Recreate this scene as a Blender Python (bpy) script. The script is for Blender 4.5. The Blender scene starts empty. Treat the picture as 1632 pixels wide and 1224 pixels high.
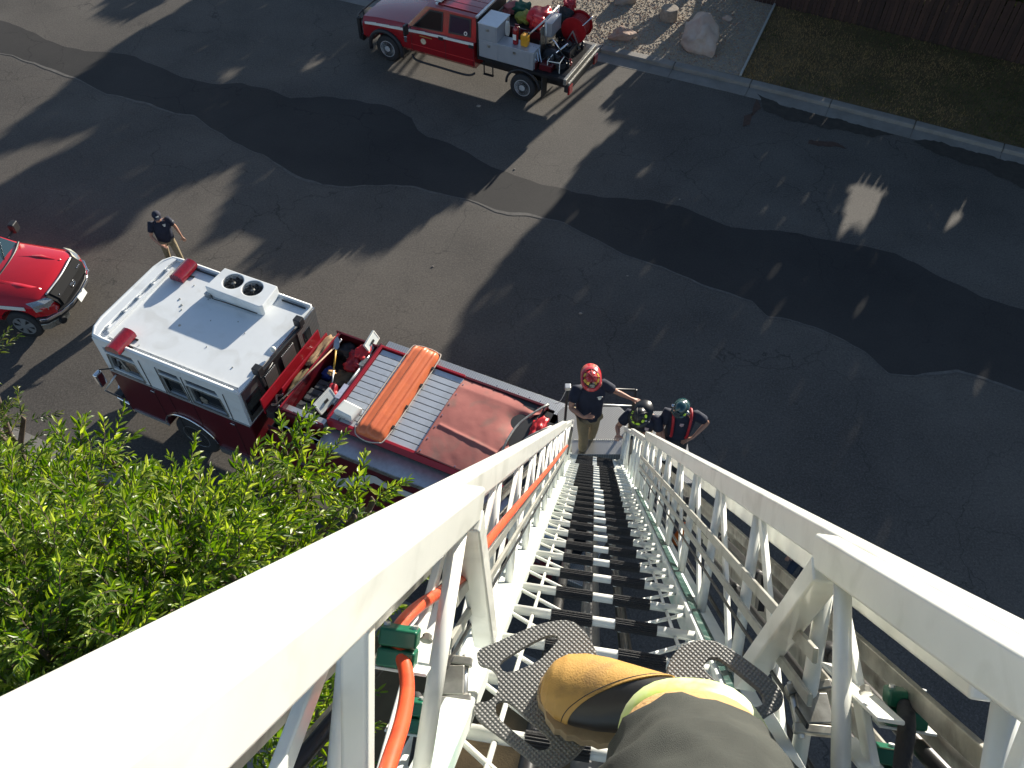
import bpy, bmesh, math, random
from mathutils import Vector, Matrix, noise as mnoise
random.seed(7)
R = math.radians
PI = math.pi
scene = bpy.context.scene
COL = scene.collection

# ------------------------------------------------------------------ camera
CAM_H = 14.9
FPX, CX, CY = 1350.0, 816.0, 612.0
TILT = math.atan(1088.0 / 1350.0)
cd = bpy.data.cameras.new('camera')
cam = bpy.data.objects.new('camera', cd); COL.objects.link(cam)
cd.sensor_width = 36.0
cd.lens = 36.0 * FPX / 1632.0
cd.clip_start = 0.03
cd.clip_end = 2000.0
cam.location = (0, 0, CAM_H)
cam.rotation_euler = (TILT, 0, 0)
scene.camera = cam

# ------------------------------------------------------------------ sky, sun, exposure
SUN_AZ, SUN_EL = R(56.5), R(13.0)
SUN = Vector((math.cos(SUN_AZ) * math.cos(SUN_EL), math.sin(SUN_AZ) * math.cos(SUN_EL), math.sin(SUN_EL)))
world = bpy.data.worlds.new('World'); scene.world = world
world.use_nodes = True
wn = world.node_tree
bg = wn.nodes['Background']
sky = wn.nodes.new('ShaderNodeTexSky')
sky.sky_type = 'NISHITA'
sky.sun_disc = False
sky.sun_elevation = SUN_EL
sky.sun_rotation = R(90) - SUN_AZ
sky.altitude = 1500
sky.air_density = 0.9
sky.dust_density = 1.5
wn.links.new(sky.outputs[0], bg.inputs[0])
bg.inputs[1].default_value = 0.078
sl = bpy.data.lights.new('sun', 'SUN')
sl.energy = 4.6
sl.angle = R(0.53)
sl.color = (1.0, 0.93, 0.80)
so = bpy.data.objects.new('sun', sl); COL.objects.link(so)
so.rotation_euler = SUN.to_track_quat('Z', 'Y').to_euler()
so.location = (30, 45, 30)
scene.view_settings.view_transform = 'Standard'
scene.view_settings.look = 'None'
scene.view_settings.exposure = 1.22
scene.view_settings.gamma = 1.0
scene.view_settings.use_curve_mapping = False
scene.cycles.max_bounces = 6
scene.cycles.transparent_max_bounces = 12

# ------------------------------------------------------------------ a photograph's pixel as a place in the world
def ray(u, v):
    xc = (u - CX) / FPX; yc = (CY - v) / FPX
    c, s = math.cos(TILT), math.sin(TILT)
    return Vector((xc, yc * c + s, yc * s - c))
def ground(u, v, z=0.0):
    r = ray(u, v); t = (z - CAM_H) / r.z
    return Vector((r.x * t, r.y * t, z))

# ------------------------------------------------------------------ materials
MATS = {}
def mat(name, col, rough=0.5, metal=0.0, var=0.0, vscale=6.0, bump=0.0, bscale=60.0, coat=0.0,
        col2=None, spec=0.5, stain=None, sscale=1.5, samt=0.5, trans=0.0):
    """one procedural surface: base colour varied by noise, fine relief, optional stains"""
    if name in MATS: return MATS[name]
    m = bpy.data.materials.new(name); MATS[name] = m
    m.use_nodes = True
    nt = m.node_tree; N = nt.nodes; L = nt.links
    b = N['Principled BSDF']
    b.inputs['Roughness'].default_value = rough
    b.inputs['Metallic'].default_value = metal
    b.inputs['Specular IOR Level'].default_value = spec
    b.inputs['Coat Weight'].default_value = coat
    b.inputs['Coat Roughness'].default_value = 0.08
    if trans: b.inputs['Transmission Weight'].default_value = trans
    tc = N.new('ShaderNodeTexCoord')
    out = None
    c1 = (*col, 1)
    if var > 0 or col2:
        n = N.new('ShaderNodeTexNoise'); n.inputs['Scale'].default_value = vscale
        n.inputs['Detail'].default_value = 6; n.inputs['Roughness'].default_value = 0.65
        L.new(tc.outputs['Object'], n.inputs['Vector'])
        mx = N.new('ShaderNodeMix'); mx.data_type = 'RGBA'
        mr = N.new('ShaderNodeMapRange'); mr.inputs[1].default_value = 0.3; mr.inputs[2].default_value = 0.7
        L.new(n.outputs['Fac'], mr.inputs[0]); L.new(mr.outputs[0], mx.inputs[0])
        lo = tuple(c * (1 - var) for c in col)
        hi = tuple(min(1, c * (1 + var)) for c in col) if not col2 else col2
        mx.inputs[6].default_value = (*lo, 1); mx.inputs[7].default_value = (*hi, 1)
        out = mx.outputs[2]
    if stain:
        n = N.new('ShaderNodeTexNoise'); n.inputs['Scale'].default_value = sscale
        n.inputs['Detail'].default_value = 8; n.inputs['Distortion'].default_value = 0.6
        L.new(tc.outputs['Object'], n.inputs['Vector'])
        mr = N.new('ShaderNodeMapRange'); mr.inputs[1].default_value = 0.52; mr.inputs[2].default_value = 0.72
        mr.inputs[4].default_value = samt
        L.new(n.outputs['Fac'], mr.inputs[0])
        mx = N.new('ShaderNodeMix'); mx.data_type = 'RGBA'
        L.new(mr.outputs[0], mx.inputs[0])
        if out: L.new(out, mx.inputs[6])
        else: mx.inputs[6].default_value = c1
        mx.inputs[7].default_value = (*stain, 1)
        out = mx.outputs[2]
    if out: L.new(out, b.inputs['Base Color'])
    else: b.inputs['Base Color'].default_value = c1
    if bump > 0:
        n = N.new('ShaderNodeTexNoise'); n.inputs['Scale'].default_value = bscale; n.inputs['Detail'].default_value = 4
        L.new(tc.outputs['Object'], n.inputs['Vector'])
        bp = N.new('ShaderNodeBump'); bp.inputs['Strength'].default_value = bump; bp.inputs['Distance'].default_value = 0.01
        L.new(n.outputs['Fac'], bp.inputs['Height']); L.new(bp.outputs[0], b.inputs['Normal'])
    return m

def tread_mat(name, col, scale=40.0, rough=0.35, metal=0.9, contrast=0.45, dist=0.003):
    """embossed metal: rows of small raised studs"""
    m = bpy.data.materials.new(name); MATS[name] = m; m.use_nodes = True
    nt = m.node_tree; N = nt.nodes; L = nt.links; b = N['Principled BSDF']
    b.inputs['Roughness'].default_value = rough; b.inputs['Metallic'].default_value = metal
    tc = N.new('ShaderNodeTexCoord')
    rot = N.new('ShaderNodeMapping'); rot.inputs['Rotation'].default_value = (0, 0, R(45)); rot.inputs['Scale'].default_value = (scale, scale, scale)
    L.new(tc.outputs['Object'], rot.inputs[0])
    v = N.new('ShaderNodeTexVoronoi'); v.inputs['Scale'].default_value = 1.0; v.inputs['Randomness'].default_value = 0.0
    L.new(rot.outputs[0], v.inputs['Vector'])
    mr = N.new('ShaderNodeMapRange'); mr.inputs[1].default_value = 0.15; mr.inputs[2].default_value = 0.5
    mr.inputs[3].default_value = 1; mr.inputs[4].default_value = 0
    L.new(v.outputs['Distance'], mr.inputs[0])
    bp = N.new('ShaderNodeBump'); bp.inputs['Strength'].default_value = 0.9; bp.inputs['Distance'].default_value = dist
    L.new(mr.outputs[0], bp.inputs['Height']); L.new(bp.outputs[0], b.inputs['Normal'])
    mx = N.new('ShaderNodeMix'); mx.data_type = 'RGBA'; L.new(mr.outputs[0], mx.inputs[0])
    mx.inputs[6].default_value = (*[c * (1 - contrast) for c in col], 1); mx.inputs[7].default_value = (*col, 1)
    L.new(mx.outputs[2], b.inputs['Base Color'])
    return m

# ------------------------------------------------------------------ mesh helpers
class MB:
    """collects simple shapes and links them as ONE mesh object"""
    def __init__(s): s.v = []; s.f = []; s.m = []; s.mi = 0
    def _add(s, vs, fs):
        o = len(s.v); s.v += [tuple(p) for p in vs]
        s.f += [tuple(i + o for i in f) for f in fs]; s.m += [s.mi] * len(fs)
    def box(s, x0, x1, y0, y1, z0, z1):
        s._add([(x, y, z) for z in (z0, z1) for y in (y0, y1) for x in (x0, x1)],
               [(0, 2, 3, 1), (4, 5, 7, 6), (0, 1, 5, 4), (2, 6, 7, 3), (0, 4, 6, 2), (1, 3, 7, 5)]); return s
    def bar(s, a, b, w, t, up=(0, 0, 1)):
        """rectangular bar from a to b, w wide across, t along 'up'"""
        a = Vector(a); b = Vector(b); d = (b - a).normalized(); u = Vector(up)
        x = d.cross(u)
        if x.length < 1e-5: x = d.cross(Vector((1, 0, 0)))
        x.normalize(); u = x.cross(d).normalized()
        vs = [p + x * sx * w / 2 + u * su * t / 2 for p in (a, b) for su in (-1, 1) for sx in (-1, 1)]
        s._add(vs, [(0, 1, 3, 2), (4, 6, 7, 5), (0, 4, 5, 1), (2, 3, 7, 6), (0, 2, 6, 4), (1, 5, 7, 3)]); return s
    def tube(s, pts, r, n=8, cap=True, closed=False):
        pts = [Vector(p) for p in pts]; k = len(pts)
        rr = r if isinstance(r, (list, tuple)) else [r] * k
        rings = []; prev = None
        for i, p in enumerate(pts):
            if closed: d = pts[(i + 1) % k] - pts[i - 1]
            else: d = pts[min(i + 1, k - 1)] - pts[max(i - 1, 0)]
            if d.length < 1e-9: d = Vector((0, 0, 1))
            d.normalize()
            if prev is None:
                x = d.orthogonal().normalized()
            else:
                x = prev - d * prev.dot(d)
                x = x.normalized() if x.length > 1e-6 else d.orthogonal().normalized()
            prev = x; y = d.cross(x)
            rings.append([p + (x * math.cos(2 * PI * j / n) + y * math.sin(2 * PI * j / n)) * rr[i] for j in range(n)])
        vs = [q for g_ in rings for q in g_]; fs = []
        for i in range(k if closed else k - 1):
            i2 = (i + 1) % k
            for j in range(n):
                fs.append((i * n + j, i * n + (j + 1) % n, i2 * n + (j + 1) % n, i2 * n + j))
        if cap and not closed:
            fs.append(tuple(range(n - 1, -1, -1))); fs.append(tuple((k - 1) * n + j for j in range(n)))
        s._add(vs, fs); return s
    def prism(s, poly, d0, d1, axis='z'):
        """closed polygon in a plane, from depth d0 to d1 along the axis"""
        def P(a, b, c): return {'z': (a, b, c), 'y': (a, c, b), 'x': (c, a, b)}[axis]
        n = len(poly)
        vs = [P(a, b, d0) for a, b in poly] + [P(a, b, d1) for a, b in poly]
        fs = [tuple(range(n - 1, -1, -1)), tuple(range(n, 2 * n))] + [(i, (i + 1) % n, n + (i + 1) % n, n + i) for i in range(n)]
        s._add(vs, fs); return s
    def loft(s, rings, cap=True, closed=True):
        n = len(rings[0]); vs = [p for r_ in rings for p in r_]; fs = []
        for i in range(len(rings) - 1):
            for j in range(n if closed else n - 1):
                fs.append((i * n + j, i * n + (j + 1) % n, (i + 1) * n + (j + 1) % n, (i + 1) * n + j))
        if cap and closed:
            fs.append(tuple(range(n - 1, -1, -1))); fs.append(tuple((len(rings) - 1) * n + j for j in range(n)))
        s._add(vs, fs); return s
    def lathe(s, prof, c=(0, 0, 0), axis='z', n=20):
        """prof: (radius, height) pairs turned round the axis through c"""
        rings = []
        for r_, h in prof:
            ring = []
            for j in range(n):
                a = 2 * PI * j / n; x, y = r_ * math.cos(a), r_ * math.sin(a)
                p = {'z': (x, y, h), 'y': (x, h, y), 'x': (h, x, y)}[axis]
                ring.append((c[0] + p[0], c[1] + p[1], c[2] + p[2]))
            rings.append(ring)
        return s.loft(rings)
    def quad(s, a, b, c, d): s._add([a, b, c, d], [(0, 1, 2, 3)]); return s
    def poly(s, pts): s._add(pts, [tuple(range(len(pts)))]); return s
    def blob(s, c, r, n=8, m=6, jit=0.0, sc=(1, 1, 1)):
        rings = []
        for i in range(m + 1):
            t = PI * i / m; ring = []
            for j in range(n):
                a = 2 * PI * j / n; q = 1 + (random.random() - .5) * jit
                rr = r * max(math.sin(t), 0.02) * q
                ring.append((c[0] + rr * math.cos(a) * sc[0], c[1] + rr * math.sin(a) * sc[1], c[2] - r * math.cos(t) * sc[2] * (1 + (random.random() - .5) * jit * .5)))
            rings.append(ring)
        return s.loft(rings)
    def build(s, name, material, parent=None, smooth=False, bevel=0.0, seg=2, kind=None, subsurf=0, solid=0.0):
        me = bpy.data.meshes.new(name); me.from_pydata(s.v, [], s.f)
        mats = material if isinstance(material, (list, tuple)) else [material]
        for m in mats: me.materials.append(m)
        if len(mats) > 1: me.polygons.foreach_set('material_index', s.m)
        bm = bmesh.new(); bm.from_mesh(me)
        if len(bm.faces) < 60000: bmesh.ops.recalc_face_normals(bm, faces=bm.faces)
        bm.to_mesh(me); bm.free()
        if smooth: me.polygons.foreach_set('use_smooth', [True] * len(me.polygons))
        o = bpy.data.objects.new(name, me); COL.objects.link(o)
        if parent is not None: o.parent = parent
        if kind: o['kind'] = kind
        if solid:
            md = o.modifiers.new('solid', 'SOLIDIFY'); md.thickness = solid
        if bevel:
            md = o.modifiers.new('bevel', 'BEVEL'); md.width = bevel; md.segments = seg; md.limit_method = 'ANGLE'; md.angle_limit = R(35)
            me.polygons.foreach_set('use_smooth', [True] * len(me.polygons))
            md.harden_normals = True
        if subsurf:
            md = o.modifiers.new('subsurf', 'SUBSURF'); md.levels = subsurf; md.render_levels = subsurf
        me.update()
        return o

def soft(o, angle=40):
    """smooth shading that keeps sharp corners"""
    me = o.data
    me.polygons.foreach_set('use_smooth', [True] * len(me.polygons))
    bm = bmesh.new(); bm.from_mesh(me)
    for e in bm.edges:
        if len(e.link_faces) == 2 and e.calc_face_angle(0) > R(angle): e.smooth = False
    bm.to_mesh(me); bm.free()
    return o

def tag(o, label=None, cat=None, group=None, kind=None):
    if label: o['label'] = label
    if cat: o['category'] = cat
    if group: o['group'] = group
    if kind: o['kind'] = kind
    return o
def empty(name, loc=(0, 0, 0), rz=0.0, label=None, cat=None, group=None, mtx=None):
    o = bpy.data.objects.new(name, None); COL.objects.link(o)
    if mtx is not None: o.matrix_world = mtx
    else: o.location = loc; o.rotation_euler = (0, 0, rz)
    o.empty_display_size = 0.2
    return tag(o, label, cat, group)
def share(o, name=None, loc=None, rot=None, scale=None, parent=None):
    c = o.copy()
    if name: c.name = name
    COL.objects.link(c)
    if loc is not None: c.location = loc
    if rot is not None: c.rotation_euler = rot
    if scale is not None: c.scale = scale
    if parent is not None: c.parent = parent
    return c
def cut(o, cutters):
    """cut holes for wheel arches, windows and the like, then drop the cutting shapes"""
    for c in cutters:
        md = o.modifiers.new('cut', 'BOOLEAN'); md.operation = 'DIFFERENCE'; md.object = c; md.solver = 'EXACT'
    bpy.context.view_layer.update()
    dg = bpy.context.evaluated_depsgraph_get()
    me = bpy.data.meshes.new_from_object(o.evaluated_get(dg))
    o.modifiers.clear(); o.data = me
    for c in cutters:
        d = c.data; bpy.data.objects.remove(c); bpy.data.meshes.remove(d)
    return o
def text(body, size, material, name='lettering', parent=None, loc=(0, 0, 0), rot=(0, 0, 0), depth=0.002):
    cu = bpy.data.curves.new(name, 'FONT'); cu.body = body; cu.size = size; cu.extrude = depth
    cu.align_x = 'CENTER'; cu.align_y = 'CENTER'
    t = bpy.data.objects.new(name, cu); COL.objects.link(t)
    bpy.context.view_layer.update()
    dg = bpy.context.evaluated_depsgraph_get()
    me = bpy.data.meshes.new_from_object(t.evaluated_get(dg)); me.materials.clear(); me.materials.append(material)
    bpy.data.objects.remove(t); bpy.data.curves.remove(cu)
    o = bpy.data.objects.new(name, me); COL.objects.link(o); o.location = loc; o.rotation_euler = rot
    if parent is not None: o.parent = parent
    return o

# ------------------------------------------------------------------ shared surfaces
M_white = mat('white_enamel', (0.78, 0.78, 0.72), 0.32, var=0.05, vscale=3, coat=0.3, stain=(0.50, 0.49, 0.42), sscale=3.0, samt=0.35)
M_ladder = mat('ladder_white_paint', (0.78, 0.79, 0.74), 0.30, var=0.04, vscale=8, coat=0.25, stain=(0.45, 0.46, 0.40), sscale=9.0, samt=0.45)
M_ladder_worn = mat('ladder_worn_rail', (0.72, 0.76, 0.72), 0.45, var=0.08, vscale=14, stain=(0.16, 0.46, 0.38), sscale=3.2, samt=0.55)
M_alu = mat('brushed_aluminium', (0.62, 0.63, 0.63), 0.42, 0.85, var=0.12, vscale=10)
M_alu_dirty = mat('dirty_aluminium', (0.42, 0.41, 0.37), 0.40, 0.8, var=0.35, vscale=16, stain=(0.10, 0.09, 0.07), sscale=12, samt=0.8)
M_chrome = mat('chrome', (0.85, 0.86, 0.88), 0.08, 1.0)
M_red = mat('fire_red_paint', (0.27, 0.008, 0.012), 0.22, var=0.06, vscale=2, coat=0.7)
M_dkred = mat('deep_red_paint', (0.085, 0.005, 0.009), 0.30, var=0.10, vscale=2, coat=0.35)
M_brightred = mat('bright_red_panel', (0.34, 0.008, 0.018), 0.35, var=0.06, vscale=4, coat=0.3)
M_black = mat('black_plastic', (0.018, 0.018, 0.02), 0.45, var=0.2)
M_blackmetal = mat('black_metal', (0.03, 0.03, 0.032), 0.35, 0.4, var=0.3, vscale=8)
M_rubber = mat('black_rubber', (0.022, 0.022, 0.024), 0.75, var=0.25, vscale=20, bump=0.3, bscale=120)
M_glass = mat('dark_window_glass', (0.012, 0.016, 0.02), 0.04, 0.0, spec=0.8, coat=1.0)
M_interior = mat('dark_cab_interior', (0.03, 0.03, 0.03), 0.8, var=0.3)
M_diamond = tread_mat('diamond_plate', (0.66, 0.66, 0.65), 34.0, 0.32, 0.85)
M_steptread = tread_mat('studded_step_plate', (0.24, 0.24, 0.235), 165.0, 0.62, 0.15, 0.28, 0.0022)
M_skin = mat('skin', (0.42, 0.22, 0.15), 0.5, var=0.08)
M_navy = mat('navy_cotton', (0.012, 0.016, 0.035), 0.85, var=0.25, vscale=9, bump=0.5, bscale=14)
M_khaki = mat('khaki_cotton', (0.24, 0.19, 0.115), 0.85, var=0.15, vscale=9, bump=0.5, bscale=14)
M_boot = mat('black_leather', (0.02, 0.018, 0.017), 0.45)
# ================================================================== the setting
ROAD = R(-24.5)
rd = Vector((math.cos(ROAD), math.sin(ROAD), 0)); rn = Vector((-rd.y, rd.x, 0))    # along and across the street

def asphalt(name, base, dark, light, crack_scale, crack_w, crackcol, speck=0.35):
    m = bpy.data.materials.new(name); m.use_nodes = True
    nt = m.node_tree; N = nt.nodes; L = nt.links; b = N['Principled BSDF']
    b.inputs['Roughness'].default_value = 0.85; b.inputs['Specular IOR Level'].default_value = 0.35
    tc = N.new('ShaderNodeTexCoord'); P = tc.outputs['Object']
    def noise(scale, detail=6, dist=0.0, vec=P, rough=0.6):
        n = N.new('ShaderNodeTexNoise'); n.inputs['Scale'].default_value = scale; n.inputs['Detail'].default_value = detail
        n.inputs['Distortion'].default_value = dist; n.inputs['Roughness'].default_value = rough; L.new(vec, n.inputs['Vector']); return n.outputs['Fac']
    def rng(s, a, b_, c=0, d=1):
        r_ = N.new('ShaderNodeMapRange'); r_.inputs[1].default_value = a; r_.inputs[2].default_value = b_
        r_.inputs[3].default_value = c; r_.inputs[4].default_value = d; L.new(s, r_.inputs[0]); return r_.outputs[0]
    def mix(f, a, b_, mode='MIX'):
        m_ = N.new('ShaderNodeMix'); m_.data_type = 'RGBA'; m_.blend_type = mode
        if isinstance(f, float): m_.inputs[0].default_value = f
        else: L.new(f, m_.inputs[0])
        for k, x in ((6, a), (7, b_)):
            if isinstance(x, tuple): m_.inputs[k].default_value = (*x, 1)
            else: L.new(x, m_.inputs[k])
        return m_.outputs[2]
    c = mix(rng(noise(0.35, 8), 0.35, 0.65), dark, light)
    c = mix(rng(noise(1.7, 8, 0.5), 0.45, 0.75, 0, 0.5), c, base)
    st = N.new('ShaderNodeMapping'); st.inputs['Rotation'].default_value = (0, 0, -ROAD); L.new(P, st.inputs[0])
    st2 = N.new('ShaderNodeMapping'); st2.inputs['Scale'].default_value = (0.10, 0.8, 1); L.new(st.outputs[0], st2.inputs[0])
    c = mix(rng(noise(1.0, 5, 0.4, st2.outputs[0]), 0.5, 0.75, 0, 0.35), c, light)           # tyre-polished streaks along the road
    c = mix(rng(noise(24, 4, 0, P, 0.75), 0.45, 0.72, 0, speck), c, tuple(x * 1.9 for x in light))          # aggregate
    c = mix(rng(noise(17, 4, 0, P, 0.75), 0.52, 0.72, 0, speck), c, tuple(x * 0.35 for x in dark))
    # cracks: wavy cell borders, faded in and out
    wv = N.new('ShaderNodeTexNoise'); wv.inputs['Scale'].default_value = 1.6; wv.inputs['Detail'].default_value = 5; L.new(P, wv.inputs['Vector'])
    va = N.new('ShaderNodeVectorMath'); va.operation = 'MULTIPLY_ADD'; va.inputs[1].default_value = (0.8, 0.8, 0.8)
    L.new(wv.outputs['Color'], va.inputs[0]); L.new(P, va.inputs[2])
    for sc, w, amt, lo, hi in ((crack_scale, crack_w, 0.75, 0.40, 0.55), (crack_scale * 3.2, crack_w * 1.8, 0.55, 0.50, 0.62)):
        vo = N.new('ShaderNodeTexVoronoi'); vo.feature = 'DISTANCE_TO_EDGE'; vo.inputs['Scale'].default_value = sc; L.new(va.outputs[0], vo.inputs['Vector'])
        f = rng(vo.outputs['Distance'], 0.0, w, amt, 0)
        g_ = rng(noise(0.5 * sc, 3), lo, hi)
        mm = N.new('ShaderNodeMath'); mm.operation = 'MULTIPLY'; L.new(f, mm.inputs[0]); L.new(g_, mm.inputs[1])
        c = mix(mm.outputs[0], c, crackcol)
    # rusty and oily spots
    c = mix(rng(noise(0.9, 4, 0.2), 0.70, 0.80, 0, 0.5), c, (0.07, 0.035, 0.022))
    L.new(c, b.inputs['Base Color'])
    bp = N.new('ShaderNodeBump'); bp.inputs['Strength'].default_value = 0.55; bp.inputs['Distance'].default_value = 0.006
    L.new(noise(55, 3), bp.inputs['Height']); L.new(bp.outputs[0], b.inputs['Normal'])
    return m
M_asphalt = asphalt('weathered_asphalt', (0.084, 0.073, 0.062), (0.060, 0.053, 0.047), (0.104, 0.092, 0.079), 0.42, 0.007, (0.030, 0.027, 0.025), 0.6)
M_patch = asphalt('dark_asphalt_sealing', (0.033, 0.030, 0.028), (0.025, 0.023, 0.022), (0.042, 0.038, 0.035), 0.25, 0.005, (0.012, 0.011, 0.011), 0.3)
M_conc = mat('concrete', (0.235, 0.215, 0.19), 0.85, var=0.14, vscale=3, bump=0.4, bscale=50, stain=(0.17, 0.15, 0.125), sscale=0.9, samt=0.7)
M_dirt = mat('dry_earth', (0.15, 0.115, 0.08), 0.95, var=0.25, vscale=2.5, bump=0.6, bscale=14)
M_gravelbed = mat('gravel_ground', (0.30, 0.25, 0.19), 0.95, var=0.45, vscale=40, bump=1.0, bscale=30)
M_lawn = mat('dry_lawn_soil', (0.13, 0.088, 0.040), 0.95, var=0.3, vscale=1.2, bump=0.6, bscale=30)

def sheet(name, pts, z, material, label=None):
    b = MB(); b.poly([(p[0], p[1], z) for p in pts])
    o = b.build(name, material); o['kind'] = 'structure'
    for p in o.data.polygons:
        if p.normal.z < 0: o.data.flip_normals(); break
    return o
# one ground sheet to the horizon
gb = MB()
gb.quad((-900, -900, -0.03), (900, -900, -0.03), (900, 900, -0.03), (-900, 900, -0.03))
g0 = gb.build('ground', M_dirt); g0['kind'] = 'structure'
# far edge of the street: where the gutter pan meets the asphalt, slightly bowed as in the photo
K = [ground(*p) for p in ((946, 98), (1081, 126), (1180, 150), (1240, 168), (1400, 205), (1632, 268))]
def lerp_line(s):
    return None
kerb_line = [K[0] - rd * 90] + [K[0] - rd * 30] + [K[0] - rd * 8] + K
last = (K[-1] - K[-2]).normalized()
kerb_line += [K[-1] + last * 6, K[-1] + last * 30, K[-1] + last * 80]
def offset(line, d):
    out = []
    for i, p in enumerate(line):
        t = (line[min(i + 1, len(line) - 1)] - line[max(i - 1, 0)]).normalized()
        out.append(p + Vector((-t.y, t.x, 0)) * d)
    return out
# smooth the measured kerb a little
for _ in range(2):
    kerb_line = [kerb_line[0]] + [(kerb_line[i - 1] + kerb_line[i] * 2 + kerb_line[i + 1]) / 4 for i in range(1, len(kerb_line) - 1)] + [kerb_line[-1]]
near_edge0 = ground(43, 690); near_line = [near_edge0 + rd * t for t in (-90, -20, 0, 30, 120)]
sheet('street', kerb_line + near_line[::-1], 0.0, M_asphalt)
def ribbon(name, a, b_, z0, z1, material, solid=True, parent=None):
    b = MB(); n = len(a)
    b.loft([[(a[i].x, a[i].y, z0), (b_[i].x, b_[i].y, z0), (b_[i].x, b_[i].y, z1), (a[i].x, a[i].y, z1)] for i in range(n)])
    o = b.build(name, material, parent); return o
def resample(line, step, a, b_):
    out = []; acc = 0.0; segs = []
    L_ = [0.0]
    for i in range(1, len(line)): L_.append(L_[-1] + (line[i] - line[i - 1]).length)
    s = a
    while s <= b_:
        for i in range(1, len(line)):
            if L_[i] >= s:
                t = (s - L_[i - 1]) / (L_[i] - L_[i - 1]); out.append(line[i - 1].lerp(line[i], t)); break
        s += step
    return out
# far gutter pan and kerb, cast in lengths with joints between them
GUT, KW = 0.52, 0.30
root = empty('kerb', (0, 0, 0)); root['kind'] = 'structure'
rs = resample(kerb_line, 0.5, 60, 140)
per = 5
for i in range(0, len(rs) - per, per):
    sub = rs[i:i + per + 1]
    a = offset(sub, 0.0); 
    d_end = (sub[-1] - sub[-2]).normalized(); a[-1] = a[-1] - d_end * 0.012
    b1 = offset(sub, GUT); b1[-1] = b1[-1] - d_end * 0.012
    ribbon('gutter_pan', a, b1, -0.05, 0.006, M_conc, parent=root)
    a2 = b1; b2 = offset(sub, GUT + KW); b2[-1] = b2[-1] - d_end * 0.012
    kb = ribbon('kerb_stone', a2, b2, -0.05, 0.13, M_conc, parent=root)
    md = kb.modifiers.new('bevel', 'BEVEL'); md.width = 0.03; md.segments = 2; md.limit_method = 'ANGLE'; md.angle_limit = R(60)
back = offset(kerb_line, GUT + KW + 0.004)
# dark sealed strip along the middle of the street, wavy edges as in the photo
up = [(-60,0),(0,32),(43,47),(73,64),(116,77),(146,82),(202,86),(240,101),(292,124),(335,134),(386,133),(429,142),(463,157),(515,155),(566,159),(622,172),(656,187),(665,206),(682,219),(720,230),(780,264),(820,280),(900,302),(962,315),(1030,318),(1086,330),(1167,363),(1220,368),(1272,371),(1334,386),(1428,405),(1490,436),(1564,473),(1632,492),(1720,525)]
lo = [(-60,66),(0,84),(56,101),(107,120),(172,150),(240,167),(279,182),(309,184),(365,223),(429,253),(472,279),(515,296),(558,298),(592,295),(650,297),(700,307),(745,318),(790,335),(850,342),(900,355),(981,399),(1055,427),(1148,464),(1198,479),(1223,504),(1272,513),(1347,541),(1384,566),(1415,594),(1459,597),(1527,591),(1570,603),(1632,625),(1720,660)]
def wob(p, k):
    n1 = mnoise.noise(Vector((p.x * 1.9, p.y * 1.9, k))) * 0.10 + mnoise.noise(Vector((p.x * 7, p.y * 7, k))) * 0.02
    return Vector((p.x, p.y + n1, 0))
def dense(pts, k):
    g_ = [ground(*p) for p in pts]; out = []
    for i in range(len(g_) - 1):
        for t in range(6): out.append(wob(g_[i].lerp(g_[i + 1], t / 6), k))
    out.append(g_[-1]); return out
U, Lw = dense(up, 3.1), dense(lo, 8.7)
u0_, l0_, u1_, l1_ = U[0].copy(), Lw[0].copy(), U[-1].copy(), Lw[-1].copy()
U = [wob(u0_ - rd * k * .5, 3.1) for k in range(60, 0, -1)] + U + [wob(u1_ + rd * k * .5, 3.1) for k in range(1, 60)]
Lw = [wob(l0_ - rd * k * .5, 8.7) for k in range(60, 0, -1)] + Lw + [wob(l1_ + rd * k * .5, 8.7) for k in range(1, 60)]
ext = [Lw[-1] + rd * 60, U[-1] + rd * 60]
b = MB()
n = min(len(U), len(Lw))
def at_x(line, x):
    for i in range(len(line) - 1):
        if line[i].x <= x <= line[i + 1].x:
            t = (x - line[i].x) / max(1e-6, line[i + 1].x - line[i].x); return line[i].y + (line[i + 1].y - line[i].y) * t
    return line[0].y if x < line[0].x else line[-1].y
for ln in (U, Lw):
    for i in range(1, len(ln)): ln[i].x = max(ln[i].x, ln[i - 1].x + 0.004)
def strip_between(lowf, upf, x0, x1, step, z, name, material):
    b = MB(); x = x0; prev = None
    while x <= x1:
        cur = ((x, lowf(x), z), (x, upf(x), z))
        if prev: b.quad(prev[0], cur[0], cur[1], prev[1])
        prev = cur; x += step
    o = b.build(name, material); o['kind'] = 'structure'; return o
xs0, xs1 = max(U[0].x, Lw[0].x), min(U[-1].x, Lw[-1].x)
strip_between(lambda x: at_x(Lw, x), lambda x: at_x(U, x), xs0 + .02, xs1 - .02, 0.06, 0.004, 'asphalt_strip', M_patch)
# pale crumbling lip along the lower edge of that strip
M_lip = mat('pale_worn_asphalt', (0.115, 0.105, 0.094), 0.9, var=0.3, vscale=6, bump=0.5)
strip_between(lambda x: at_x(Lw, x) - 0.02 - 0.10 * max(0.0, mnoise.noise(Vector((x * 0.8, 1.5, 0))) + 0.25), lambda x: at_x(Lw, x) + 0.02, xs0 + .02, xs1 - .02, 0.06, 0.0075, 'asphalt_edge', M_lip)
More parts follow.
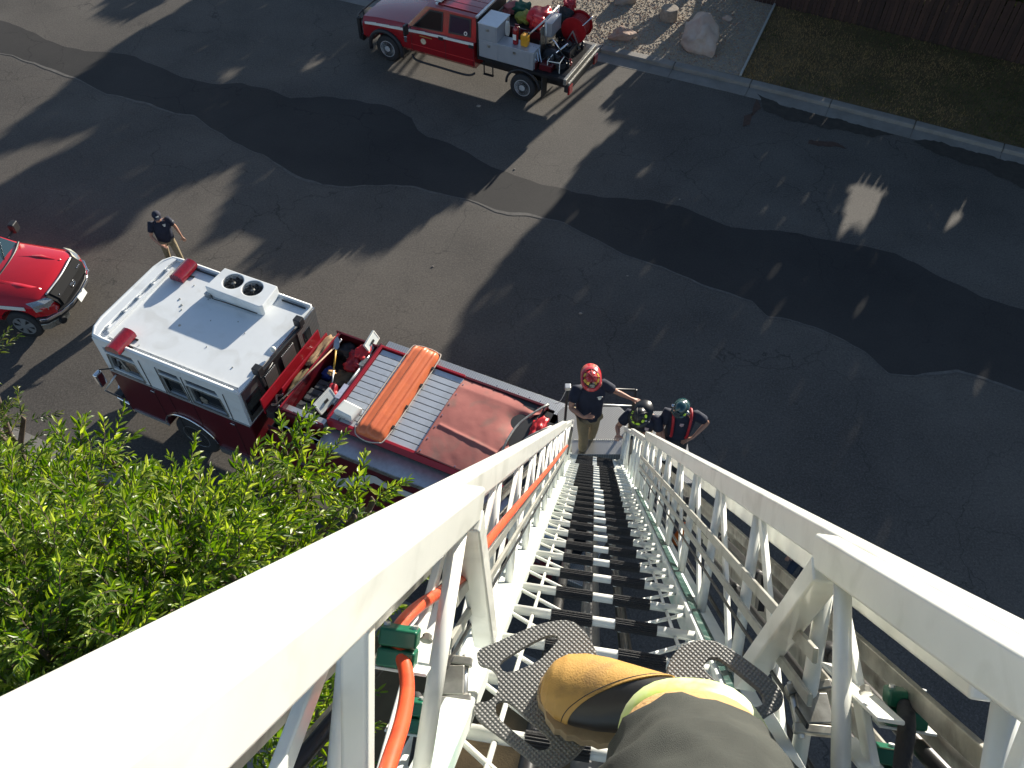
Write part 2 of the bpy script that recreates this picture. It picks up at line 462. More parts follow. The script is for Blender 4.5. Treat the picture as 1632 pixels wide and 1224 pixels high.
# old skid of washed grit in the street on the right
# far side: gravel yard, pale edging, lawn
strip_top, strip_bot = ground(1241, -6, 0.13), ground(1180, 120, 0.13)
sd = (strip_top - strip_bot).normalized()
def back_at(t): return None
bi = min(range(len(back) - 1), key=lambda i: abs((back[i] - strip_bot).length + (back[i + 1] - strip_bot).length - (back[i + 1] - back[i]).length))
ga = back[:bi + 1] + [strip_bot]
far_l = ga[0] + rn * 60
sheet('gravel_yard', ga + [strip_bot + sd * 60, far_l + rd * 40, far_l], 0.10, M_gravelbed)
lb = [strip_bot] + back[bi + 1:]
sheet('lawn', lb + [lb[-1] + rn * 60, strip_bot + sd * 60], 0.102, M_lawn)
eb = MB(); eb.bar(strip_bot + Vector((0, 0, -0.0)), strip_bot + sd * 14, 0.07, 0.10)
e = eb.build('edging_strip', mat('pale_edging', (0.42, 0.40, 0.36), 0.8, var=0.15), bevel=0.01)
tag(e, 'thin pale edging strip dividing the gravel bed from the lawn', 'edging')
# near side: gutter, kerb, strip of grass below the leafy tree
nl = [near_edge0 + rd * t for t in (-40, -10, 0, 10, 20, 60)]
root = empty('near_kerb', (0, 0, 0)); root['kind'] = 'structure'
for t in range(-14, 24):
    a0 = near_edge0 + rd * (t * 2.4); a1 = near_edge0 + rd * (t * 2.4 + 2.388)
    ribbon('gutter_pan', [a0, a1], [a0 - rn * 0.55, a1 - rn * 0.55], -0.05, 0.006, M_conc, parent=root)
    ribbon('kerb_stone', [a0 - rn * 0.55, a1 - rn * 0.55], [a0 - rn * 0.85, a1 - rn * 0.85], -0.05, 0.13, M_conc, parent=root)
c0 = near_edge0 - rn * 0.853
sheet('near_verge', [c0 - rd * 60, c0 + rd * 80, c0 + rd * 80 - rn * 2.2, c0 - rd * 60 - rn * 2.2], 0.10, M_lawn)
c1 = c0 - rn * 2.203
root = empty('pavement', (0, 0, 0)); root['kind'] = 'structure'
for t in range(-12, 20):
    a0 = c1 + rd * (t * 1.5); a1 = c1 + rd * (t * 1.5 + 1.488)
    ribbon('pavement_slab', [a0, a1], [a0 - rn * 1.4, a1 - rn * 1.4], 0.0, 0.115, M_conc, parent=root)

# wavy dark damp stains at the far gutter on the right
M_mud = mat('damp_earth_stain', (0.046, 0.038, 0.030), 0.9, var=0.3, vscale=5)
def ragged(pts, amp=.12):
    g_ = [ground(*p) for p in pts]; out = []
    for i in range(len(g_)):
        a, b_ = g_[i], g_[(i + 1) % len(g_)]; k = max(2, int((b_ - a).length / .07))
        for t in range(k):
            p = a.lerp(b_, t / k); q = mnoise.noise(Vector((p.x * 2.3, p.y * 2.3, 1))) * amp + mnoise.noise(Vector((p.x * 9, p.y * 9, 5))) * amp * .4
            out.append(Vector((p.x + q * .6, p.y + q, 0)))
    return out
for pts in (((1205,150),(1240,166),(1300,182),(1360,196),(1425,215),(1390,218),(1320,205),(1250,190),(1218,175)),
            ((1480,222),(1540,238),(1632,262),(1700,290),(1632,300),(1570,272),(1500,248),(1455,226))):
    sheet('mud_stain', ragged(pts), 0.0095, M_mud)
for pts in (((1186,185),(1200,180),(1195,198),(1184,202)), ((1290,223),(1330,228),(1352,235),(1320,235),(1288,228)), ((1204,160), (1214,172),(1206,178),(1198,186),(1200,172))):
    sheet('rust_stain', ragged(pts, .10), 0.0105, mat('rust_stain', (0.075, 0.042, 0.030), 0.9, var=0.3, vscale=8))

# ---------------------------------------------------------------- loose gravel
gm = [mat('gravel_%s' % n_, c_, 0.9, var=0.2) for n_, c_ in (('tan', (0.36, 0.28, 0.19)), ('grey', (0.27, 0.25, 0.23)), ('rust', (0.30, 0.17, 0.11)))]
b = MB(); rg = random.Random(3)
for i in range(15000):
    p = ground(rg.uniform(880, 1245), rg.uniform(-30, 125), 0.1)
    # inside the yard: behind the kerb and left of the edging
    if (p - strip_bot).dot(Vector((-sd.y, sd.x, 0))) < 0.05: continue
    j = min(range(len(back)), key=lambda k: (back[k] - p).length_squared)
    j = max(0, min(j, len(back) - 2))
    okb = True
    for k in (j - 1, j):
        if 0 <= k < len(back) - 1:
            t = (back[k + 1] - back[k]).normalized()
            if (p - back[k]).dot(Vector((-t.y, t.x, 0))) < 0.04: okb = False
    if not okb: continue
    s_ = rg.uniform(0.014, 0.04); b.mi = rg.choice((0, 0, 1, 2, 0))
    a = rg.uniform(0, 6.28); ca, sa = math.cos(a) * s_, math.sin(a) * s_; h = s_ * rg.uniform(.5, .9)
    b._add([(p.x + ca, p.y + sa, .10), (p.x - sa, p.y + ca, .10), (p.x - ca * 1.3, p.y - sa, .10), (p.x + sa, p.y - ca * .8, .10), (p.x + ca * .2, p.y + sa * .3, .10 + h)],
           [(0, 1, 4), (1, 2, 4), (2, 3, 4), (3, 0, 4)])
b.build('gravel', gm, kind='stuff')
tag(bpy.data.objects['gravel'], 'loose tan and grey gravel spread behind the far kerb', 'gravel')
# ---------------------------------------------------------------- grass
gg = [mat('grass_%s' % n_, c_, 0.8, var=0.2) for n_, c_ in (('green', (0.060, 0.070, 0.016)), ('dry', (0.36, 0.22, 0.085)), ('olive', (0.16, 0.115, 0.035)))]
b = MB()
for i in range(42000):
    u_, v_ = rg.uniform(1180, 1700), rg.uniform(-10, 262)
    p = ground(u_, v_, 0.1)
    if (p - strip_bot).dot(Vector((sd.y, -sd.x, 0))) < 0.06: continue
    okb = True
    for k in range(bi - 1, len(back) - 1):
        if k < 0: continue
        t = (back[k + 1] - back[k]).normalized(); q = (p - back[k]).dot(t)
        if -0.1 <= q <= (back[k + 1] - back[k]).length + 0.1 and (p - back[k]).dot(Vector((-t.y, t.x, 0))) < 0.04: okb = False
    if not okb: continue
    nz = mnoise.noise(Vector((p.x * 0.5, p.y * 0.5, 4))) + 0.5 - max(0, (u_ - 1340) / 500)
    b.mi = 1 if rg.random() < nz * 1.15 else (2 if rg.random() < .4 else 0)
    h = rg.uniform(.03, .09); a = rg.uniform(0, 6.28); w = .012
    b._add([(p.x - w * math.cos(a), p.y - w * math.sin(a), .1), (p.x + w * math.cos(a), p.y + w * math.sin(a), .1), (p.x + rg.uniform(-.04, .04), p.y + rg.uniform(-.04, .04), .1 + h)], [(0, 1, 2)])
o = b.build('grass', gg, kind='stuff'); tag(o, 'patchy half dry lawn grass in the shade by the fence', 'grass')

# ---------------------------------------------------------------- fence with separate boards
M_fence = [mat('fence_wood_%d' % i, c, 0.85, var=0.22, vscale=7, bump=0.4, bscale=30) for i, c in enumerate(((0.052, 0.025, 0.018), (0.068, 0.032, 0.022), (0.038, 0.019, 0.014)))]
f0, f1 = ground(1240, 10, 0.1), ground(1632, 104, 0.1)
fd = (f1 - f0).normalized(); fa = math.atan2(fd.y, fd.x)
fence = empty('wooden_fence', f0, fa, 'reddish brown vertical board fence behind the lawn', 'fence')
nb = 130
bd = MB(); bd.prism([(-.066, 0), (.066, 0), (.066, 1.84), (.045, 1.87), (-.045, 1.87), (-.066, 1.84)], -.011, .011, 'y')
protos = [bd.build('board', m_, fence, bevel=0.003, seg=1) for m_ in M_fence]
for i in range(nb):
    x = -2.2 + i * 0.142
    if i < 3: o = protos[i]
    else: o = share(protos[rg.choice((0, 1, 2, 0))], 'board', parent=fence)
    o.location = (x, rg.uniform(-.006, .006), rg.uniform(-.02, .02)); o.rotation_euler = (rg.uniform(-.01, .01), rg.uniform(-.012, .012), 0)
for z in (.35, 1.0, 1.6):
    MB().box(-2.3, -2.3 + nb * .142, .016, .055, z - .045, z + .045).build('fence_rail', M_fence[2], fence)
for i in range(9):
    MB().box(-2.2 + i * 2.3, -2.11 + i * 2.3, .058, .148, 0, 1.8).build('post', M_fence[2], fence)

# ---------------------------------------------------------------- boulders
def rock(name, u, v, size, sc, seed, material, label, sink=0.25):
    me = bpy.data.meshes.new(name); bm = bmesh.new(); bmesh.ops.create_icosphere(bm, subdivisions=4, radius=1.0)
    rr = random.Random(seed)
    planes = [(Vector((rr.uniform(-1, 1), rr.uniform(-1, 1), rr.uniform(-.5, 1))).normalized(), rr.uniform(.55, .85)) for _ in range(13)]
    for vtx in bm.verts:
        p = vtx.co.copy()
        for n_, d_ in planes:
            q = p.dot(n_)
            if q > d_: p -= n_ * (q - d_) * 0.92
        p += p.normalized() * (mnoise.noise(p * 2.2 + Vector((seed, 0, 0))) * .16 + mnoise.noise(p * 7 + Vector((0, seed, 0))) * .06)
        vtx.co = Vector((p.x * sc[0], p.y * sc[1], p.z * sc[2])) * size
    bm.to_mesh(me); bm.free(); me.materials.append(material)
    o = bpy.data.objects.new(name, me); COL.objects.link(o)
    q = ground(u, v, 0.1 + size * sc[2] * (1 - sink) * .5); o.location = (q.x, q.y, 0.1 + size * sc[2] * (.55 - sink * .3))
    o.rotation_euler = (0, 0, rr.uniform(0, 6)); tag(o, label, 'boulder' if size > .5 else 'rock'); soft(o, 50); return o
M_rockpale = mat('pale_pink_rock', (0.44, 0.30, 0.24), 0.9, col2=(0.52, 0.43, 0.36), vscale=2.5, bump=0.9, bscale=6, stain=(0.26, 0.14, 0.08), sscale=1.4, samt=0.8)
M_rockred = mat('reddish_rock', (0.36, 0.20, 0.14), 0.9, col2=(0.45, 0.33, 0.26), vscale=4, bump=0.9, bscale=8)
M_rockgrey = mat('grey_rock', (0.24, 0.21, 0.18), 0.9, col2=(0.33, 0.29, 0.25), vscale=4, bump=0.9, bscale=8)
rock('boulder', 1116, 62, 0.86, (1.0, .80, .80), 5, M_rockpale, 'large pale pink boulder in the gravel bed beside the edging strip')
rock('rock', 992, 57, 0.42, (1.1, .7, .6), 9, M_rockred, 'small reddish rock in the gravel next to the hose reel')
rock('rock', 1000, -4, 0.5, (1.3, .8, .6), 12, M_rockgrey, 'brown rock half out of the top edge of the photo')
rock('rock', 1158, 30, 0.16, (1.2, .7, .7), 15, M_rockpale, 'small pale stone right of the big boulder')
# round cut log standing in the gravel
lg = MB(); lg.lathe([(.30, 0), (.31, .05), (.29, .38), (.27, .40), (.10, .405), (.0, .40)], n=22)
o = lg.build('log_stump', mat('weathered_cut_wood', (0.30, 0.25, 0.20), 0.9, var=0.3, vscale=9, bump=0.6, bscale=18)); q = ground(1068, 12, 0.5); o.location = (q.x, q.y, .1)
soft(o); tag(o, 'short weathered cut log standing on the gravel at the top', 'log')
# bits of litter and pebbles on the asphalt
for i, (u_, v_, s_) in enumerate(((763, 170, .07), (908, 147, .04), (820, 270, .03), (1083, 318, .03), (690, 425, .03), (925, 500, .05), (1000, 440, .03))):
    o = MB().blob((0, 0, s_ * .3), s_, 7, 5, .4, (1, .7, .5)).build('pebble', M_rockgrey); q = ground(u_, v_); o.location = q
    tag(o, 'pale pebble on the asphalt ' + ('just below the brush truck', 'below the rear wheel of the brush truck', 'on the dark strip, middle of the street', 'right of the dark strip\'s middle bend', 'above the orange basket', 'above the red helmet', 'far above the turntable rail')[i], 'stone', 'pebbles lying on the asphalt')
# ================================================================== trees
def leaf_mesh(verts, faces, base, d, up, L_, w, fold=0.25, curl=0.15):
    """one lance shaped leaf, folded along its midrib, tip curled down"""
    d = d.normalized(); s_ = d.cross(up)
    if s_.length < 1e-4: s_ = d.orthogonal()
    s_.normalize(); n_ = s_.cross(d).normalized(); o = len(verts)
    m1 = base + d * L_ * .38 - n_ * 0.0; m2 = base + d * L_ * .75 - n_ * L_ * curl * .4; tip = base + d * L_ - n_ * L_ * curl
    f_ = n_ * w * fold
    for p in (base, m1, m2, tip, m1 + s_ * w * .5 + f_, m2 + s_ * w * .36 + f_, m1 - s_ * w * .5 + f_, m2 - s_ * w * .36 + f_):
        verts.append(p[:])
    faces += [(o, o + 4, o + 1), (o + 1, o + 4, o + 5, o + 2), (o + 2, o + 5, o + 3), (o, o + 1, o + 6), (o + 1, o + 2, o + 7, o + 6), (o + 2, o + 3, o + 7)]

def leaf_material(name, c1, c2, c3):
    m = bpy.data.materials.new(name); m.use_nodes = True
    nt = m.node_tree; N = nt.nodes; L = nt.links; b = N['Principled BSDF']
    geo = N.new('ShaderNodeNewGeometry'); cr = N.new('ShaderNodeValToRGB')
    cr.color_ramp.elements[0].color = (*c1, 1); cr.color_ramp.elements[1].color = (*c3, 1)
    e = cr.color_ramp.elements.new(0.55); e.color = (*c2, 1)
    L.new(geo.outputs['Random Per Island'], cr.inputs[0]); L.new(cr.outputs[0], b.inputs['Base Color'])
    b.inputs['Roughness'].default_value = 0.38; b.inputs['Specular IOR Level'].default_value = 0.45
    tr = N.new('ShaderNodeBsdfTranslucent'); ad = N.new('ShaderNodeMixShader'); ad.inputs[0].default_value = 0.38
    hs = N.new('ShaderNodeHueSaturation'); hs.inputs['Saturation'].default_value = 1.15; hs.inputs['Value'].default_value = 2.6
    L.new(cr.outputs[0], hs.inputs['Color']); L.new(hs.outputs[0], tr.inputs[0])
    L.new(b.outputs[0], ad.inputs[1]); L.new(tr.outputs[0], ad.inputs[2]); L.new(ad.outputs[0], N['Material Output'].inputs[0])
    return m
M_leaf = leaf_material('leaf_green', (0.038, 0.082, 0.009), (0.105, 0.172, 0.014), (0.30, 0.35, 0.070))
M_leafdark = leaf_material('leaf_dull_green', (0.030, 0.055, 0.014), (0.055, 0.085, 0.018), (0.11, 0.12, 0.03))
M_leaffar = leaf_material('leaf_dark', (0.018, 0.030, 0.010), (0.028, 0.045, 0.012), (0.045, 0.060, 0.018))
M_bark = mat('bark', (0.10, 0.075, 0.055), 0.9, var=0.3, vscale=14, bump=0.9, bscale=24)

def leafy_tree(name, lobes, base, seed, lm, label, n_sep, leaf_len=.088, density=1.0, group=None):
    rg = random.Random(seed)
    root = empty(name, base, 0, label, 'tree', group)
    bo = Vector(base)
    twv = MB(); sprays = []
    verts, faces = [], []
    # trunk and limbs
    cen = sum((l[0] for l in lobes), Vector()) / len(lobes)
    fork = Vector((bo.x + (cen.x - bo.x) * .3, bo.y + (cen.y - bo.y) * .3, cen.z * .48))
    tk = MB(); tk.tube([bo - bo, Vector((.05, .03, 1.2)), (fork - bo) * .7 + Vector((.08, -.05, 0)), fork - bo], [.19, .15, .125, .11], 12)
    for c, r in lobes:
        mid = fork.lerp(c, .55) + Vector((rg.uniform(-.15, .15), rg.uniform(-.15, .15), rg.uniform(-.1, .25)))
        tk.tube([fork - bo, mid - bo, c - bo, c + Vector((0, 0, r * .5)) - bo], [.075, .045, .024, .008], 7)
    tk.build('trunk', M_bark, root, smooth=True)
    sep = []
    for c, r in lobes:
        nt_ = int(70 * density * (r / .6) ** 2)
        for k in range(nt_):
            # twig base inside the lobe, pointing out and up
            z = rg.uniform(-.55, 1); a = rg.uniform(0, 2 * PI); q = math.sqrt(max(0, 1 - z * z))
            n_ = Vector((q * math.cos(a), q * math.sin(a), z))
            rad = r * rg.uniform(.35, .95)
            p = c + n_ * rad * Vector((1, 1, .8)).length / 1.62
            d = (n_ + Vector((rg.uniform(-.5, .5) + .15, rg.uniform(-.5, .5) + .25, rg.uniform(.0, .9)))).normalized()
            TL = rg.uniform(.20, .42); nl_ = int(TL / .017)
            side = d.cross(Vector((0, 0, 1))).normalized() if abs(d.z) < .98 else Vector((1, 0, 0))
            prev = p.copy(); pts = [p - bo]
            for i in range(nl_):
                t = i / nl_
                dd = (d + Vector((0, 0, -.5 * t)) + side * .12 * math.sin(3 * t + k)).normalized()
                prev = prev + dd * (TL / nl_)
                ang = i * 2.4 + rg.uniform(-.3, .3)
                ax = dd.orthogonal().normalized(); ay = dd.cross(ax)
                out = ax * math.cos(ang) + ay * math.sin(ang)
                ld = (dd * (.75 + t * .5) + out * (1.0 - .3 * t) + Vector((0, 0, -.10))).normalized()
                L_ = leaf_len * rg.uniform(.65, 1.2) * (1 - .25 * t)
                up = (Vector((0, 0, 1)) + out * .3 + Vector((rg.uniform(-.4, .4), rg.uniform(-.4, .4), 0))).normalized()
                args = (prev - bo, ld, up, L_, L_ * rg.uniform(.21, .29), rg.uniform(.1, .4), rg.uniform(.0, .35))
                if len(sep) < 4000 and c.z > 8.5 and rg.random() < .06: sep.append(args)
                else: leaf_mesh(verts, faces, *args)
                if i % 5 == 0: pts.append(prev - bo)
            tr_ = [.005] * len(pts)
            if len(pts) > 1: twv.tube(pts, tr_, 3, cap=False)
    rg.shuffle(sep)
    for args in sep[n_sep:]: leaf_mesh(verts, faces, *args)
    cr = MB(); cr.v, cr.f, cr.m = verts, faces, [0] * len(faces)
    cr.build('crown', lm, root, kind='stuff')
    twv.build('twigs', M_bark, root, kind='stuff')
    if n_sep:
        lv, lf = [], []; leaf_mesh(lv, lf, Vector((0, 0, 0)), Vector((1, 0, 0)), Vector((0, 0, 1)), 1.0, .3, .25, .18)
        pm = MB(); pm.v, pm.f, pm.m = lv, lf, [0] * len(lf)
        first = pm.build('leaf', lm, root)
        for i, (bp_, ld, up, L_, w, fo, cu) in enumerate(sep[:n_sep]):
            o = first if i == 0 else share(first, 'leaf', parent=root)
            x = ld.normalized(); y = x.cross(up).normalized() * -1; z = x.cross(y)
            mt = Matrix((x, y, z)).transposed().to_4x4()
            o.matrix_basis = Matrix.Translation(bp_) @ mt @ Matrix.Scale(L_, 4)
    return root

def pl(u, v, z, r): return (ground(u, v, z), r)
lobes = [pl(60, 840, 8.9, .50), pl(-60, 880, 8.8, .7), pl(130, 815, 9.0, .36), pl(162, 722, 9.1, .17), pl(140, 760, 9.0, .22), pl(95, 800, 8.8, .20),
         pl(215, 870, 9.3, .50), pl(300, 830, 9.3, .32), pl(260, 800, 9.3, .22), pl(350, 855, 9.3, .40), pl(405, 825, 9.2, .28),
         pl(455, 722, 9.3, .16), pl(468, 760, 9.3, .24), pl(495, 775, 9.25, .12), pl(450, 860, 9.1, .30), pl(535, 815, 9.0, .14), pl(594, 800, 9.15, .15), pl(565, 825, 9.0, .12),
         pl(130, 930, 9.5, .62), pl(250, 950, 9.6, .55), pl(20, 960, 9.4, .60), pl(370, 920, 9.4, .50), pl(80, 1050, 9.6, .55), pl(220, 1060, 9.4, .5),
         pl(-80, 1000, 9.3, .8), pl(330, 1060, 9.0, .6), pl(480, 960, 8.7, .5), pl(120, 1180, 9.2, .7), pl(600, 930, 8.4, .35), pl(420, 1180, 8.6, .7), pl(-50, 800, 8.6, .36)]
vmid = c0 - rn * 1.1
def on_verge(x):
    t = (x - vmid.x) / rd.x; p = vmid + rd * t; return Vector((p.x, p.y, .1))
leafy_tree('leafy_tree', lobes, on_verge(-3.1), 11, M_leaf, 'bright green leafy tree beside the ladder at the lower left', 300, .108, 1.45)
lobes2 = [pl(-110, 620, 7.6, .50), pl(-22, 578, 7.4, .14), pl(-110, 700, 7.8, .55), pl(5, 700, 7.9, .20), pl(38, 668, 7.9, .10), pl(-30, 680, 7.8, .22), pl(15, 740, 7.9, .20), pl(-170, 660, 7.6, .8)]
leafy_tree('leafy_tree', lobes2, on_verge(-7.6), 23, M_leafdark, 'duller darker leafy tree poking in at the left edge below the red pickup', 40, .10, 1.1)

# ---- trees across the street behind the fence and beyond the gravel yard; their crowns shade the road
def inpoly(x, y, poly):
    c = False; n = len(poly); j = n - 1
    for i in range(n):
        xi, yi = poly[i]; xj, yj = poly[j]
        if (yi > y) != (yj > y) and x < (xj - xi) * (y - yi) / (yj - yi) + xi: c = not c
        j = i
    return c
def gp(poly): return [tuple(ground(*p))[:2] for p in poly]
SHADE = [gp(p) for p in (
    [(1029,118),(990,152),(977,190),(1008,187),(937,249),(905,300),(872,345),(830,385),(770,455),(735,510),(712,560),(700,640),(700,800),(800,1224),(1800,1224),(1800,-60),(1215,-20),(1175,20),(1160,70),(1100,112)],
    [(345,-40),(309,0),(190,70),(0,222),(-150,330),(-150,460),(0,392),(146,402),(190,375),(240,318),(386,257),(450,300),(643,311),(745,312),(752,275),(650,200),(590,100),(575,-40)],
    [(205,-40),(160,22),(200,32),(257,5),(300,-40)],
    [(382,279),(432,283),(420,350),(369,372),(330,385),(352,345)],
    [(450,298),(643,311),(560,380),(515,418),(450,440),(377,425),(430,380)],
    [(700,335),(622,395),(570,412),(592,377),(686,315),(745,320)])]
LIT = [gp(p) for p in (
    [(1312,385),(1335,355),(1350,300),(1372,276),(1420,278),(1425,295),(1402,330),(1385,372),(1360,362),(1345,380)],
    [(1492,388),(1518,330),(1540,313),(1558,318),(1540,350),(1512,382)], [(1478,330),(1492,308),(1500,312),(1490,334)], [(1562,335),(1572,312),(1580,316),(1570,338)],
    [(1596,350),(1612,322),(1616,326),(1602,356)], [(1440,300),(1452,288),(1458,292),(1446,306)],
    [(-60,285),(0,245),(60,226),(160,202),(150,218),(60,262),(0,298),(-60,330)],
    [(430,270),(446,274),(440,305),(424,300)], [(150,330),(160,328),(158,385),(150,390)],
    [(340,125),(370,105),(395,100),(372,128),(345,138)], [(470,112),(500,96),(540,84),(520,100),(478,122)])]
Sh = Vector((math.cos(SUN_AZ), math.sin(SUN_AZ)))
fnorm = Vector((-fd.y, fd.x)); f0h = Vector((f0.x, f0.y))
bins = {}
rg = random.Random(41)
xs = [p[0] for P_ in SHADE for p in P_]; ys = [p[1] for P_ in SHADE for p in P_]
area_total = (max(xs) - min(xs)) * (max(ys) - min(ys))
N_try = int(area_total * 60)
for i in range(N_try):
    x, y = rg.uniform(min(xs), max(xs)), rg.uniform(min(ys), max(ys))
    if not any(inpoly(x, y, P_) for P_ in SHADE): continue
    if any(inpoly(x, y, P_) for P_ in LIT): continue
    G = Vector((x, y)); denom = Sh.dot(fnorm)
    tf = (f0h - G).dot(fnorm) / denom
    t = tf + rg.uniform(1.2, 6.5)
    h = t * math.tan(SUN_EL)
    if h < 0.5: continue
    P_ = G + Sh * t
    along = (P_ - f0h).dot(Vector((fd.x, fd.y)))
    bins.setdefault(int(math.floor(along / 6.0)), []).append(Vector((P_.x, P_.y, h)))
names_by = {}
for k in sorted(bins):
    pts = bins[k]
    if len(pts) < 60:
        kk = k - 1 if k - 1 in names_by else k + 1
        bins.setdefault(kk, []); 
        if kk in names_by: names_by[kk] += pts
        continue
    names_by[k] = pts
nb_ = len(names_by)
ordn = ['first', 'second', 'third', 'fourth', 'fifth', 'sixth', 'seventh', 'eighth', 'ninth', 'tenth', 'eleventh', 'twelfth']
for idx, (k, pts) in enumerate(sorted(names_by.items())):
    cx_ = sum(p.x for p in pts) / len(pts); cy_ = sum(p.y for p in pts) / len(pts)
    topz = max(p.z for p in pts)
    root = empty('shade_tree', (cx_, cy_, 0), 0, 'dark shade tree across the street, %s from the left in the row behind the fence' % ordn[min(idx, 11)], 'tree', 'shade trees behind the fence')
    v, f = [], []
    for p in pts:
        q0 = p - Vector((cx_, cy_, 0)); s_ = rg.uniform(.20, .34)
        for w_ in range(2):
            q = q0 + Vector((rg.uniform(-.05, .05), rg.uniform(-.05, .05), rg.uniform(-.05, .05)))
            n_ = Vector((rg.gauss(0, 1), rg.gauss(0, 1), rg.gauss(0, 1))).normalized(); a_ = n_.orthogonal().normalized(); b_ = n_.cross(a_)
            o = len(v)
            v += [(q + a_ * s_ * .6)[:], (q + b_ * s_ * .3)[:], (q - a_ * s_ * .6)[:], (q - b_ * s_ * .3)[:]]
            f.append((o, o + 1, o + 2, o + 3))
    cr = MB(); cr.v, cr.f, cr.m = v, f, [0] * len(f); cr.build('crown', M_leaffar, root, kind='stuff')
    tk = MB(); tk.tube([(0, 0, 0), (.1, 0, topz * .3), (0, .1, topz * .6)], [.2, .16, .09], 9)
    for j in range(7):
        p = rg.choice(pts); p = p - Vector((cx_, cy_, 0)); z0 = max(.8, p.z * .5)
        tk.tube([(0, 0, z0 * .7), (p.x * .5, p.y * .5, z0 + (p.z - z0) * .4), p], [.09, .05, .015], 6)
    tk.build('trunk', M_bark, root, smooth=True)
# unseen tree canopy added to block skylight over the fence and the lawn
rt = empty('shading_canopy', f0 + fd * 9 + Vector((fnorm.x, fnorm.y, 0)) * 1.6, 0, 'dark broad tree behind the fence with branches hanging over the shaded lawn', 'tree')
v, f = [], []
bo_ = Vector((rt.location.x, rt.location.y, 0))
for i in range(9500):
    al, of = rg.uniform(.5, 19), rg.gauss(-.8, 2.0)
    if of < -5.2 or of > 5: continue
    p = f0 + fd * al + Vector((fnorm.x, fnorm.y, 0)) * of; z = 4.1 + .35 * math.sin(al * .9) + rg.uniform(0, 2.2) * (1 - abs(of + .8) / 7)
    q = Vector((p.x, p.y, z)) - bo_; s_ = rg.uniform(.16, .30)
    n_ = Vector((rg.gauss(0, .6), rg.gauss(0, .6), 1)).normalized(); a_ = n_.orthogonal().normalized(); b_ = n_.cross(a_); o = len(v)
    v += [(q + a_ * s_ * .6)[:], (q + b_ * s_ * .3)[:], (q - a_ * s_ * .6)[:], (q - b_ * s_ * .3)[:]]; f.append((o, o + 1, o + 2, o + 3))
cr = MB(); cr.v, cr.f, cr.m = v, f, [0] * len(f); cr.build('crown', M_leaffar, rt, kind='stuff')
tk = MB(); tk.tube([(0, 0, 0), (.1, 0, 1.8), (0, .1, 4.2)], [.26, .2, .13], 10)
for j in range(9):
    p = f0 + fd * (1.5 + j * 2) + Vector((fnorm.x, fnorm.y, 0)) * rg.uniform(-3, 2) - bo_; p.z = 4.9
    tk.tube([(0, 0, 2.2), (p.x * .5, p.y * .5, 4.3), p], [.11, .06, .02], 6)
tk.build('trunk', M_bark, rt, smooth=True)
# scrubby shrubs leaning on the fence at the top right
for (u_, v_, r_, lab) in ((1420, 18, .9, 'dark scrubby bush against the fence near the top edge'), (1585, 60, .8, 'low dark bush against the fence at the right edge')):
    q = ground(u_, v_, .1); v, f = [], []
    for i in range(1500):
        d_ = Vector((rg.gauss(0, 1), rg.gauss(0, 1), rg.gauss(0, 1))).normalized() * r_ * rg.uniform(.4, 1) ; d_.z = abs(d_.z) * .9
        if rg.random() < .3: d_ *= 1.15
        n_ = Vector((rg.gauss(0, 1), rg.gauss(0, 1), rg.gauss(0, 1)))
        leaf_mesh(v, f, d_, n_, Vector((0, 0, 1)), .10, .04)
    bush = empty('bush', q, 0, lab, 'bush')
    cr = MB(); cr.v, cr.f, cr.m = v, f, [0] * len(f); cr.build('foliage', M_leaffar, bush, kind='stuff')
    st = MB()
    for i in range(6):
        a = i; st.tube([(0, 0, 0), (.3 * math.cos(a), .3 * math.sin(a), .35), (.5 * r_ * math.cos(a), .5 * r_ * math.sin(a), .8 * r_)], [.03, .02, .008], 5)
    st.build('stem', M_bark, bush)
# ================================================================== the aerial ladder
CAM = Vector((0, 0, CAM_H))
LD = ray(949, 645).normalized()                     # down along the ladder
LW = LD.cross(Vector((0, 0, 1))).normalized()       # across, to the right
LN = LD.cross(LW).normalized()                      # out of the ladder's back, away from the climber
LC = 0.10                                           # the climber stands a little left of the middle
S_B, H_B = 14.4, 0.90
base = CAM + LD * S_B + LW * LC + LN * H_B
ml = Matrix((LW, -LD, -LN)).transposed().to_4x4(); ml.translation = base
ladder = empty('aerial_ladder', label='white steel aerial ladder with rubber covered rungs running down to its turntable', cat='ladder', mtx=ml)
def P(s, w, h): return (w, S_B - s, H_B - h)        # along, across from the middle, depth below the eye
def from_px(u, v, w=None, h=None, s=None, z=None):
    """where the line of sight through a pixel meets a plane of the ladder, as ladder coordinates"""
    r = ray(u, v); rs_, rw_, rh_ = r.dot(LD), r.dot(LW), r.dot(LN)
    if w is not None: t = (w + LC) / rw_
    elif h is not None: t = h / rh_
    elif s is not None: t = s / rs_
    else: t = (z - CAM_H) / r.z
    return (rs_ * t, rw_ * t - LC, rh_ * t)
